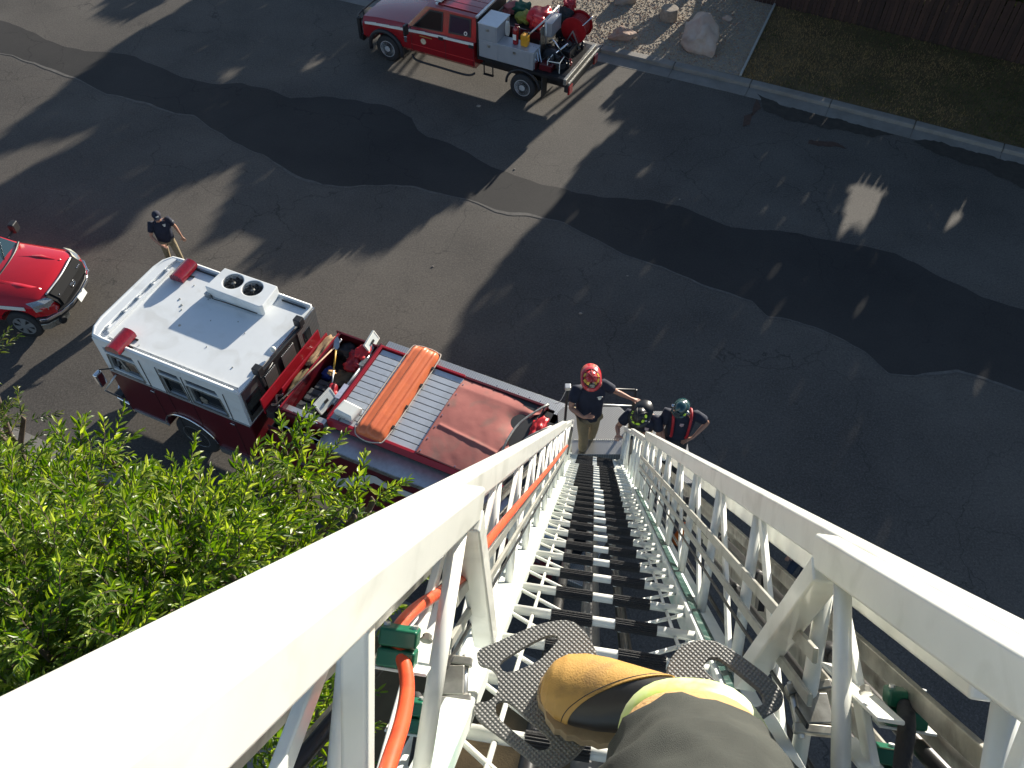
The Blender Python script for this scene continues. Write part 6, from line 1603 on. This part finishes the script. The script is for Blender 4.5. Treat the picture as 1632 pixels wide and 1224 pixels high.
    for c_, rx, ry in ((low, .178 * stout, .142 * stout), (pel, .176 * stout, .142 * stout), (belly, .178 * stout, .152 * stout), (chest, .205 * stout, .145), (chest.lerp(neck, .45), .20, .125), (chest.lerp(neck, .75), .135, .095), (neck, .066, .066)):
        rg_.append([c_ + Vector((rx * math.copysign(abs(math.cos(2 * PI * j / 24)) ** .85, math.cos(2 * PI * j / 24)), ry * math.copysign(abs(math.sin(2 * PI * j / 24)) ** .85, math.sin(2 * PI * j / 24)) * (1 + .02 * math.sin(j * 2.7)), 0)) for j in range(24)])
    MB().loft(rg_).build('shirt', top, root, smooth=True, subsurf=1)
    for j in (5, 8):
        a_, b__, c__ = (Vector(tors[j + q][:3]) for q in range(3))
        a0_ = a_.lerp(chest, .35)
        MB().tube([a0_, a_, b__, c__], [.080, .086, .078, .074], 14).build('sleeve', top, root, smooth=True)
    skin_mesh('trousers', leg_n, leg_e, legs, root, 0, 1, .006)
    # face and ears
    hb = head + fdir * .085; s_ = fdir.cross(Vector((0, 0, 1))).normalized(); u_ = s_.cross(fdir).normalized()
    MB().blob(tuple(hb - u_ * .012), .018, 8, 6, 0, (1, 1, 1.3)).build('nose', skin, root, smooth=True)
    for q in (-1, 1):
        MB().blob(tuple(head + fdir * .074 + s_ * q * .032 + u_ * .02), .010, 8, 6).build('eye', M_black, root, smooth=True)
        MB().blob(tuple(head - fdir * .0 + s_ * q * .080 - u_ * .01), .026, 8, 6, 0, (.4, .7, 1.2)).build('ear', skin, root, smooth=True)
    MB().bar(tuple(head + fdir * .083 - u_ * .048 - s_ * .022), tuple(head + fdir * .083 - u_ * .048 + s_ * .022), .008, .008).build('mouth', mat('lips', (.25, .09, .07), .5), root)
    if hair is not None:
        MB().blob(tuple(head + u_ * .035 - fdir * .018), .098, 14, 10, .03, (.92, 1, .95)).build('hair', hair, root, smooth=True)
    return root, head, fdir, s_, u_
def helmet(root, head, f_, s_, u_, shell, ribs, shield, shieldtext=None, band=None, brim=.075, trad=True, spots=None):
    """fire helmet: dome with raised ribs, wide brim longer at the back, shield at the front"""
    m_ = Matrix((s_, f_, u_)).transposed().to_4x4(); m_.translation = head + u_ * .055 - f_ * .01
    h = empty('helmet'); h.parent = root; h.matrix_basis = m_
    d = MB(); n = 28; rings = []
    for t in range(9):
        a = t / 8 * PI / 2; r_ = math.cos(a)
        rings.append([(.108 * max(r_, .02) * math.cos(2 * PI * j / n), .128 * max(r_, .02) * math.sin(2 * PI * j / n), .015 + .125 * math.sin(a)) for j in range(n)])
    d.loft(rings); d.build('shell', shell, h, smooth=True)
    bmr = MB(); outer, inner = [], []
    for j in range(n):
        a = 2 * PI * j / n; back_ = max(0, -math.sin(a)); ex_ = brim * (.55 + 1.1 * back_ ** 2 + .25 * max(0, math.sin(a)))
        inner.append((.105 * math.cos(a), .125 * math.sin(a), .022)); outer.append(((.108 + ex_) * math.cos(a), (.128 + ex_) * math.sin(a), .012 - .035 * back_ ** 2))
    bmr.loft([inner, outer, [(x * .995, y * .995, z - .010) for x, y, z in outer], [(x, y, z - .012) for x, y, z in inner]], cap=False); bmr.build('brim', shell, h, smooth=True)
    if ribs is not None:
        for k in range(4):
            a = k * PI / 4; rb = []
            for t in range(13):
                e_ = PI * t / 12; rb.append((.113 * math.cos(e_) * math.cos(a), .133 * math.cos(e_) * math.sin(a), .018 + .130 * math.sin(e_)))
            MB().tube(rb, .006, 6).build('rib', ribs, h, smooth=True)
    if shield is not None:
        sh = MB(); sh.prism([(-.045, .0), (.045, .0), (.052, .05), (.040, .11), (.0, .13), (-.040, .11), (-.052, .05)], -.003, .003, 'y')
        o = sh.build('front_shield', shield, h, bevel=.002); o.location = (0, .140, .03); o.rotation_euler = (R(18), 0, 0)
        if shieldtext:
            text(shieldtext, .048, M_white, 'shield_lettering', o, (0, .006, .04), (R(90), 0, R(180)), .001)
            MB().box(-.035, .035, .004, .007, .075, .085).build('shield_bar', M_white, o)
    if band is not None:
        MB().tube([(.112 * math.cos(a), .133 * math.sin(a), .05) for a in [k * PI / 12 for k in range(24)]], .010, 6, closed=True).build('band', band, h, smooth=True)
    for a_, e_, m2, r_ in (spots or []):
        p = Vector((.110 * math.cos(a_) * math.cos(e_), .130 * math.sin(a_) * math.cos(e_), .018 + .127 * math.sin(e_)))
        o = MB().prism([(r_ * 1.1, 0), (.35 * r_, r_), (-r_, r_ * .7), (-r_, -r_ * .7), (.35 * r_, -r_)], -.003, .004).build('reflector', m2, h); o.location = p; o.rotation_euler = p.to_track_quat('Z', 'Y').to_euler()
    return h
M_gold = mat('gold_reflector', (.60, .40, .08), .3, .3)
M_lime = mat('lime_reflector', (.50, .75, .06), .45)
M_lens = mat('goggle_lens', (.05, .06, .07), .08, coat=1)
M_hair = mat('dark_hair', (.04, .03, .02), .7, var=.3)
# man on the turntable in the red helmet, one hand on the next man's helmet
r_, hd_, f_, s_, u_ = person((1.26, 8.30, 2.75), R(190), 'man in a red fire helmet standing on the turntable deck with one arm stretched out', {
    'pelvis': (0, -.02, 1.0), 'belly': (0, -.05, 1.18), 'chest': (-.02, -.10, 1.40), 'neck': (0, -.08, 1.56), 'head': (.02, -.04, 1.70), 'look': (.15, .9, -.35),
    'sh_l': (-.21, -.12, 1.48), 'el_l': (-.42, -.10, 1.28), 'wr_l': (-.58, .06, 1.30), 'hd_l': (-.8, .45, -.1),
    'sh_r': (.20, -.10, 1.48), 'el_r': (.30, .02, 1.22), 'wr_r': (.16, .24, 1.24), 'hd_r': (-.5, .35, .5),
    'hip_l': (-.10, -.02, .93), 'kn_l': (-.12, -.06, .52), 'an_l': (-.12, -.16, .09), 'toe_l': (-.20, -.02, .03), 'hip_r': (.10, 0, .93), 'kn_r': (.08, .10, .52), 'an_r': (.06, .06, .09), 'toe_r': (.06, .22, .03)}, scale=1.10, stout=1.12)
helmet(r_, hd_, f_, s_, u_, mat('red_helmet', (.50, .012, .018), .2, coat=.8), M_redbag, M_black, '120', band=M_black, spots=[(R(-20), R(25), M_gold, .03), (R(25), R(25), M_gold, .03), (R(60), R(35), M_gold, .028), (R(120), R(35), M_gold, .028), (R(160), R(25), M_gold, .03), (R(200), R(25), M_gold, .03)])
MB().box(-.13, -.05, .03, .045, 1.36, 1.47).build('chest_print', M_white, r_) if False else None
def chest_print(root, chest, w_=.07, side=-1, dz=.03, fy=.155, m_=M_white, style=0):
    b_ = MB(); x0 = chest[0] + side * .085; z0 = chest[2] + dz; y0 = chest[1] + fy
    if style == 0:
        b_.tube([(x0 - .04, y0, z0 + .02), (x0, y0 + .004, z0 + .035), (x0 + .04, y0, z0 + .02)], .006, 4)
        b_.prism([(x0 - .028, z0 + .012), (x0 + .028, z0 + .012), (x0 + .022, z0 - .03), (x0, z0 - .045), (x0 - .022, z0 - .03)], y0 - .004, y0 + .004, 'y')
    else: b_.prism([(x0 - .03, z0 + .03), (x0 + .03, z0 + .03), (x0 + .028, z0 - .02), (x0, z0 - .045), (x0 - .028, z0 - .02)], y0 - .004, y0 + .004, 'y')
    return b_.build('shirt_emblem', m_, root)
M_emb = mat('emblem_print', (.62, .60, .60), .8, col2=(.35, .12, .14), vscale=60)
chest_print(r_, (-.02, -.10, 1.40), fy=.175, side=-1)
# the two men behind the right ladder rail
r_, hd_, f_, s_, u_ = person((2.08, 8.02, 2.75), R(165), 'man in a black helmet with lime reflectors leaning on the right ladder rail', {
    'pelvis': (0, -.12, .92), 'belly': (0, -.05, 1.08), 'chest': (0, .04, 1.26), 'neck': (0, .12, 1.40), 'head': (.04, .20, 1.50), 'look': (.3, .8, -.6),
    'sh_l': (-.20, .05, 1.34), 'el_l': (-.28, .12, 1.06), 'wr_l': (-.16, .30, 1.02), 'sh_r': (.20, .05, 1.34), 'el_r': (.34, .16, 1.10), 'wr_r': (.30, .36, 1.22), 'hd_r': (0, .6, .3)}, scale=1.08, stout=1.1)
helmet(r_, hd_, f_, s_, u_, M_blackmetal, M_black, None, band=None, brim=.08, spots=[(R(40), R(25), M_lime, .026), (R(80), R(22), M_lime, .03), (R(118), R(22), M_lime, .03), (R(160), R(28), M_lime, .024), (R(0), R(25), M_lime, .024), (R(200), R(25), M_lime, .024)])
MB().bar(tuple(hd_ - s_ * .10 + u_ * .09), tuple(hd_ - s_ * .13 - u_ * .02), .05, .03).build('goggles', M_alu, r_, bevel=.01)
MB().blob(tuple(hd_ + s_ * .07 - u_ * .02 + f_ * .01), .085, 10, 8, .1, (.6, .8, 1.1)).build('ear_flap', mat('pale_hood_cloth', (.42, .40, .27), .85, var=.2), r_, smooth=True)
chest_print(r_, (0, .04, 1.24), fy=.17, side=-1, m_=M_emb, style=1)
r_, hd_, f_, s_, u_ = person((2.66, 7.94, 2.75), R(172), 'grey bearded man in a dark green helmet and red braces, hand on hip', {
    'pelvis': (0, -.02, .98), 'chest': (0, -.02, 1.34), 'neck': (.02, .02, 1.49), 'head': (.05, .06, 1.62), 'look': (.35, .85, -.45),
    'sh_l': (-.21, -.02, 1.44), 'el_l': (-.42, -.10, 1.20), 'wr_l': (-.22, .10, 1.04), 'hd_l': (.7, .3, -.2), 'sh_r': (.21, -.02, 1.44), 'el_r': (.26, .04, 1.14), 'wr_r': (.20, .26, 1.04)}, scale=1.06, stout=1.1, legs=mat('dark_trousers', (.03, .03, .035), .85, var=.2))
helmet(r_, hd_, f_, s_, u_, mat('green_helmet', (.008, .05, .055), .2, coat=.9), None, M_lens, brim=.03, spots=[(R(150), R(12), M_lime, .022)])
MB().box(*[0] * 0) if False else None
o = MB().bar(tuple(hd_ + s_ * .11 + u_ * .12), tuple(hd_ + s_ * .13 + u_ * .04), .04, .04).build('helmet_lamp', M_chrome, r_, bevel=.01)
MB().bar(tuple(hd_ - s_ * .11 + u_ * .09), tuple(hd_ - s_ * .13 + u_ * .01), .04, .04).build('helmet_lamp', M_alu, r_, bevel=.01)
MB().blob(tuple(hd_ + f_ * .035 - u_ * .075), .066, 12, 8, .1, (1.1, .9, .9)).build('beard', mat('grey_beard', (.50, .48, .45), .9, var=.2), r_, smooth=True)
for sg in (-1, 1):
    MB().tube(smoothpath([(sg * .10, .0, 1.00), (sg * .11, .17, 1.12), (sg * .12, .165, 1.35), (sg * .13, .07, 1.50), (sg * .12, -.10, 1.48), (sg * .06, -.17, 1.2)]), .022, 6).build('braces', M_redbag, r_, smooth=True)
chest_print(r_, (0, -.02, 1.34), fy=.155, side=-.1, m_=M_emb, style=1)
# man walking on the street in front of the engine
mh = ground(283, 424); 
r_, hd_, f_, s_, u_ = person(mh, R(205), 'man in navy shirt, tan trousers and dark cap walking beyond the engine cab', {
    'pelvis': (0, 0, .97), 'chest': (0, -.02, 1.36), 'head': (.0, .06, 1.66), 'look': (-.1, .9, -.1),
    'el_r': (.30, .08, 1.16), 'wr_r': (.16, .30, 1.00), 'hd_r': (-.6, .5, -.1), 'el_l': (-.30, -.06, 1.16), 'wr_l': (-.36, .02, .90),
    'kn_l': (-.14, .16, .52), 'an_l': (-.16, .14, .09), 'kn_r': (.12, -.02, .50), 'an_r': (.14, -.22, .12)}, stout=1.15, hair=M_hair)
cp = empty('cap'); cp.parent = r_; m_ = Matrix((s_, f_, u_)).transposed().to_4x4(); m_.translation = hd_ + u_ * .03; cp.matrix_basis = m_
MB().blob((0, 0, .02), .108, 16, 10, 0, (.95, 1.05, .95)).build('crown', M_navy, cp, smooth=True)
MB().prism([(-.08, .06), (.08, .06), (.085, .12), (.05, .18), (-.05, .18), (-.085, .12)], .012, .022).build('peak', M_navy, cp)
MB().box(-.035, .035, .100, .112, .03, .065).build('cap_print', M_white, cp)
MB().bar(tuple(hd_ + f_ * .088 + u_ * .02 - s_ * .06), tuple(hd_ + f_ * .088 + u_ * .02 + s_ * .06), .012, .03).build('sunglasses', M_black, r_)
MB().lathe([(.04, 0), (.04, .006), (0, .006)], n=12).build('sleeve_patch', M_white, r_).location = (-.275, -.01, 1.37)
MB().box(.25, .31, -.02, .05, 1.24, 1.28).build('sleeve_patch', M_white, r_)
chest_print(r_, (0, -.02, 1.38), fy=.15, side=-1, m_=M_white, style=0)
# onlooker far below on the right, in a white cap, seen through the rails
q = ground(1262, 925, 0)
r_, hd_, f_, s_, u_ = person((q.x, q.y, 0), R(150), 'onlooker in a white cap and patterned dark top seen through the right ladder rails', {'el_l': (-.30, .05, 1.16), 'wr_l': (-.24, .22, .98)}, top=mat('patterned_top', (.02, .035, .06), .8, col2=(.30, .34, .36), vscale=22), legs=mat('dark_blue_jeans', (.02, .03, .055), .85, var=.2), hair=M_hair)
MB().blob(tuple(hd_ + u_ * .045), .104, 16, 10, 0, (.95, 1.05, .9)).build('cap', mat('pale_cap', (.62, .64, .72), .7), r_, smooth=True)
MB().bar(tuple(hd_ + u_ * .05 + f_ * .08), tuple(hd_ + u_ * .035 + f_ * .19), .13, .010).build('cap_peak', mat('pale_cap', (.62, .64, .72), .7), r_)
# traffic cone glimpsed through the right side
q = ground(1083, 862, 0); cn = empty('traffic_cone', q, 0, 'orange traffic cone on the ground seen through the right side of the ladder', 'cone')
MB().lathe([(.15, .03), (.05, .66), (.035, .68), (0, .68)], n=20).build('cone_body', mat('cone_orange', (.80, .16, .01), .5), cn, smooth=True)
MB().box(-.19, .19, -.19, .19, 0, .03).build('cone_foot', M_black, cn, bevel=.01); MB().lathe([(.112, .25), (.086, .40), (.08, .40), (.106, .25)], n=20).build('cone_band', M_white, cn)

# ---------------------------------------------------------------- the climber's own leg and boot
SZ = STEP_Z + .008
toe, heel = ground(864, 1094, SZ + .03), ground(1050, 1142, SZ + .03)
leg = empty('person', (0, 0, 0), 0, 'climber with one leg showing, rubber boot and tan turnout trousers with grey cuff', 'person')
def at3(u, v, z): return ground(u, v, z)
ax = (toe - heel); ax.z = 0; Lb = .30; ax.normalize(); sd_ = Vector((-ax.y, ax.x, 0))
O_ = toe - ax * Lb; O_.z = SZ      # heel end
def foot_ring(t, w, h, n=20, z0=.022, flat=.25):
    c_ = O_ + ax * (t * Lb); out = []
    for j in range(n):
        a = 2 * PI * j / n; x_ = math.cos(a); y_ = math.sin(a)
        zz_ = z0 + h * (.5 + .5 * y_) if y_ > 0 else z0 + h * .5 * (1 + y_)
        out.append(c_ + sd_ * x_ * w * (1.0 if y_ < .2 else (1 - .18 * (y_ - .2))) + V(0, 0, zz_))
    return out
M_tan = mat('tan_toe_rubber', (.50, .285, .075), .45, var=.12, vscale=12, stain=(.13, .08, .04), sscale=14, samt=.75, bump=.15, bscale=300)
M_brub = mat('boot_black_rubber', (.024, .022, .020), .38, var=.3, vscale=7, bump=.08, bscale=40)
prof = [(0, .030, .075), (.03, .040, .095), (.12, .044, .105), (.28, .044, .112), (.42, .046, .108), (.55, .051, .094), (.68, .056, .080), (.80, .056, .070), (.90, .049, .062), (.96, .036, .052), (.99, .022, .038), (1.0, .010, .022)]
def pw(t):
    for i in range(len(prof) - 1):
        if prof[i][0] <= t <= prof[i + 1][0]:
            q_ = (t - prof[i][0]) / (prof[i + 1][0] - prof[i][0]); return (prof[i][1] + (prof[i + 1][1] - prof[i][1]) * q_, prof[i][2] + (prof[i + 1][2] - prof[i][2]) * q_)
    return prof[-1][1:]
NT, NA = 90, 44
grid = [foot_ring(t, *pw(t), n=NA) for t in [i / NT for i in range(NT + 1)]]
def smooth01(x): x = max(0, min(1, x)); return x * x * (3 - 2 * x)
def fpos(t, a, off=0.0):
    w, h = pw(max(0, min(1, t))); w += off; x_, y_ = math.cos(a), math.sin(a)
    zz_ = .022 + (h + off) * (.5 + .5 * y_)
    return O_ + ax * (t * Lb) + sd_ * x_ * w * (1.0 if y_ < .2 else (1 - .18 * (y_ - .2))) + V(0, 0, zz_)
def seam_t(a): return .83 - .50 * ((1 - math.cos(a)) / 2) ** 1.4
AN = [2 * PI * j / 64 for j in range(64)]
m1 = MB(); m1.loft([[fpos((seam_t(a) + .02) * k / 50, a) for a in AN] for k in range(51)]); soft(m1.build('boot_vamp', M_brub, leg), 60)
rings_ = [[fpos(seam_t(a) - .004, a, .0) for a in AN]] + [[fpos(seam_t(a) + (1.004 - seam_t(a)) * k / 50, a, .0028) for a in AN] for k in range(51)]
m2 = MB(); m2.loft(rings_); soft(m2.build('toe_cap', M_tan, leg), 60)
MB().tube([fpos(seam_t(a) + .035, a, .0030) for a in AN if math.sin(a) > -.4 or math.cos(a) < 0][0:0] or [fpos(seam_t(a) + .03, a, .0026) for a in AN], .0009, 4, closed=True).build('toe_seam', M_black, leg)
# ridge where cap and vamp meet
# lugged sole
out_, n = [], 64
for j in range(n):
    a = 2 * PI * j / n; t = .5 + .5 * math.cos(a); w_ = pw(min(.985, max(.015, t)))[0]
    lug = .004 * (1 if j % 2 else 0)
    out_.append(O_ + ax * (t * Lb + (.006 if t > .97 else 0)) + sd_ * ((1 if math.sin(a) >= 0 else -1) * (w_ * min(1, abs(math.sin(a)) * 1.9) + .006 + lug)))
o = MB().loft([[p + V(0, 0, 0) for p in out_], [p + V(0, 0, .030) for p in out_]]).build('boot_sole', mat('dirty_tan_sole', (.36, .27, .17), .75, var=.25, vscale=20), leg, bevel=.002)
# welt line over the toe
wl = [O_ + ax * (.80 * Lb) * 1 + sd_ * .0]
# shaft of the boot up to the rim
ank = O_ + ax * (.22 * Lb)
def oval(c_, rx, ry, nrm, n=28, wr=0.0, ph=0.0):
    nrm = Vector(nrm).normalized(); x_ = sd_ - nrm * sd_.dot(nrm); x_.normalize(); y_ = nrm.cross(x_)
    return [c_ + x_ * math.cos(2 * PI * j / n) * rx * (1 + wr * math.sin(5 * 2 * PI * j / n + ph)) + y_ * math.sin(2 * PI * j / n) * ry * (1 + wr * math.cos(3 * 2 * PI * j / n + ph)) for j in range(n)]
cuffc = at3(1104, 1180, SZ + .19)
kneec = at3(1132, 1440, SZ + .44)
hipc = kneec + Vector((.03, -.46, .16))
up0 = (kneec - cuffc).normalized()
s0, s2_ = ank + V(0, 0, .06), cuffc - up0 * .03
sh_ = [oval(s0, .042, .060, (0, 0, 1)), oval(s0.lerp(s2_, .3), .048, .064, (0, -.1, 1)), oval(s0.lerp(s2_, .6), .054, .066, (.1, -.2, 1)), oval(s2_ - V(0, 0, .015), .058, .064, up0), oval(s2_, .060, .067, up0)]
soft(MB().loft(sh_).build('boot_shaft', M_brub, leg), 60)
MB().tube(oval(s2_ - up0 * .004, .061, .068, up0), .005, 6, closed=True).build('boot_rim', M_black, leg, smooth=True)
up_ = (kneec - cuffc).normalized()
def leg_ring(t, r1, r2, wr, ph):
    c_ = cuffc.lerp(kneec, t); return oval(c_, r1, r2, up_, 36, wr, ph)
# inner trouser layers: lime band, tan cloth
M_tanpants = mat('tan_turnout_cloth', (.50, .30, .125), .85, var=.12, vscale=8, bump=.4, bscale=120, stain=(.26, .15, .07), sscale=7, samt=.6)
M_limeband = mat('lime_silver_band', (.55, .72, .05), .5, col2=(.62, .66, .55), vscale=9)
M_cuff = mat('grey_turnout_fabric', (.034, .038, .033), .9, var=.25, vscale=10, bump=.35, bscale=900, stain=(.085, .088, .075), sscale=5, samt=.6)
soft(MB().loft([leg_ring(-.07, .064, .071, .01, 0), leg_ring(-.02, .080, .088, .02, .2), leg_ring(.05, .096, .104, .02, .4), leg_ring(.12, .097, .104, .02, .4), leg_ring(.20, .090, .097, .02, .4)], cap=False).build('reflective_band', M_limeband, leg, solid=.004), 60)
soft(MB().loft([leg_ring(.12, .088, .095, .02, 0), leg_ring(.17, .096, .103, .02, .3), leg_ring(.23, .100, .106, .02, .3), leg_ring(.28, .101, .107, .02, .6), leg_ring(.40, .102, .108, .02, 1.0)], cap=False).build('trouser_hem', M_tanpants, leg, solid=.004), 60)
cf = []
for i in range(30):
    t = .34 + .80 * i / 29; r1 = .102 + .034 * t + .0035 * math.sin(t * 11); cf.append(leg_ring(t, r1, r1 * 1.05, .022, 1.3 + t * 2))
    cc_ = cuffc.lerp(kneec, t); cf[-1] = [cc_ + (p - cc_) * (1 + .075 * mnoise.noise(Vector((j * .55 + t * 3.0, t * 7 - j * .12, 3.3))) + .03 * math.sin(j * .5 + t * 16) * math.sin(j * .17)) for j, p in enumerate(cf[-1])]
cf += [oval(kneec + (hipc - kneec) * t, .142 + .02 * t, .148 + .02 * t, (hipc - kneec), 36, .015, 2) for t in (.25, .6, 1.0)]
soft(MB().loft(cf).build('trouser_leg', M_cuff, leg), 70)
# side seam stitching
for k_ in (4, 6):
    MB().tube([cc_ + (cc_ - cuffc.lerp(kneec, .34 + .80 * i_ / 29)).normalized() * .002 for i_, cc_ in enumerate([r__[k_] for r__ in cf[:30]])], .0011, 5).build('seam_stitching', mat('pale_thread', (.45, .42, .34), .8), leg)
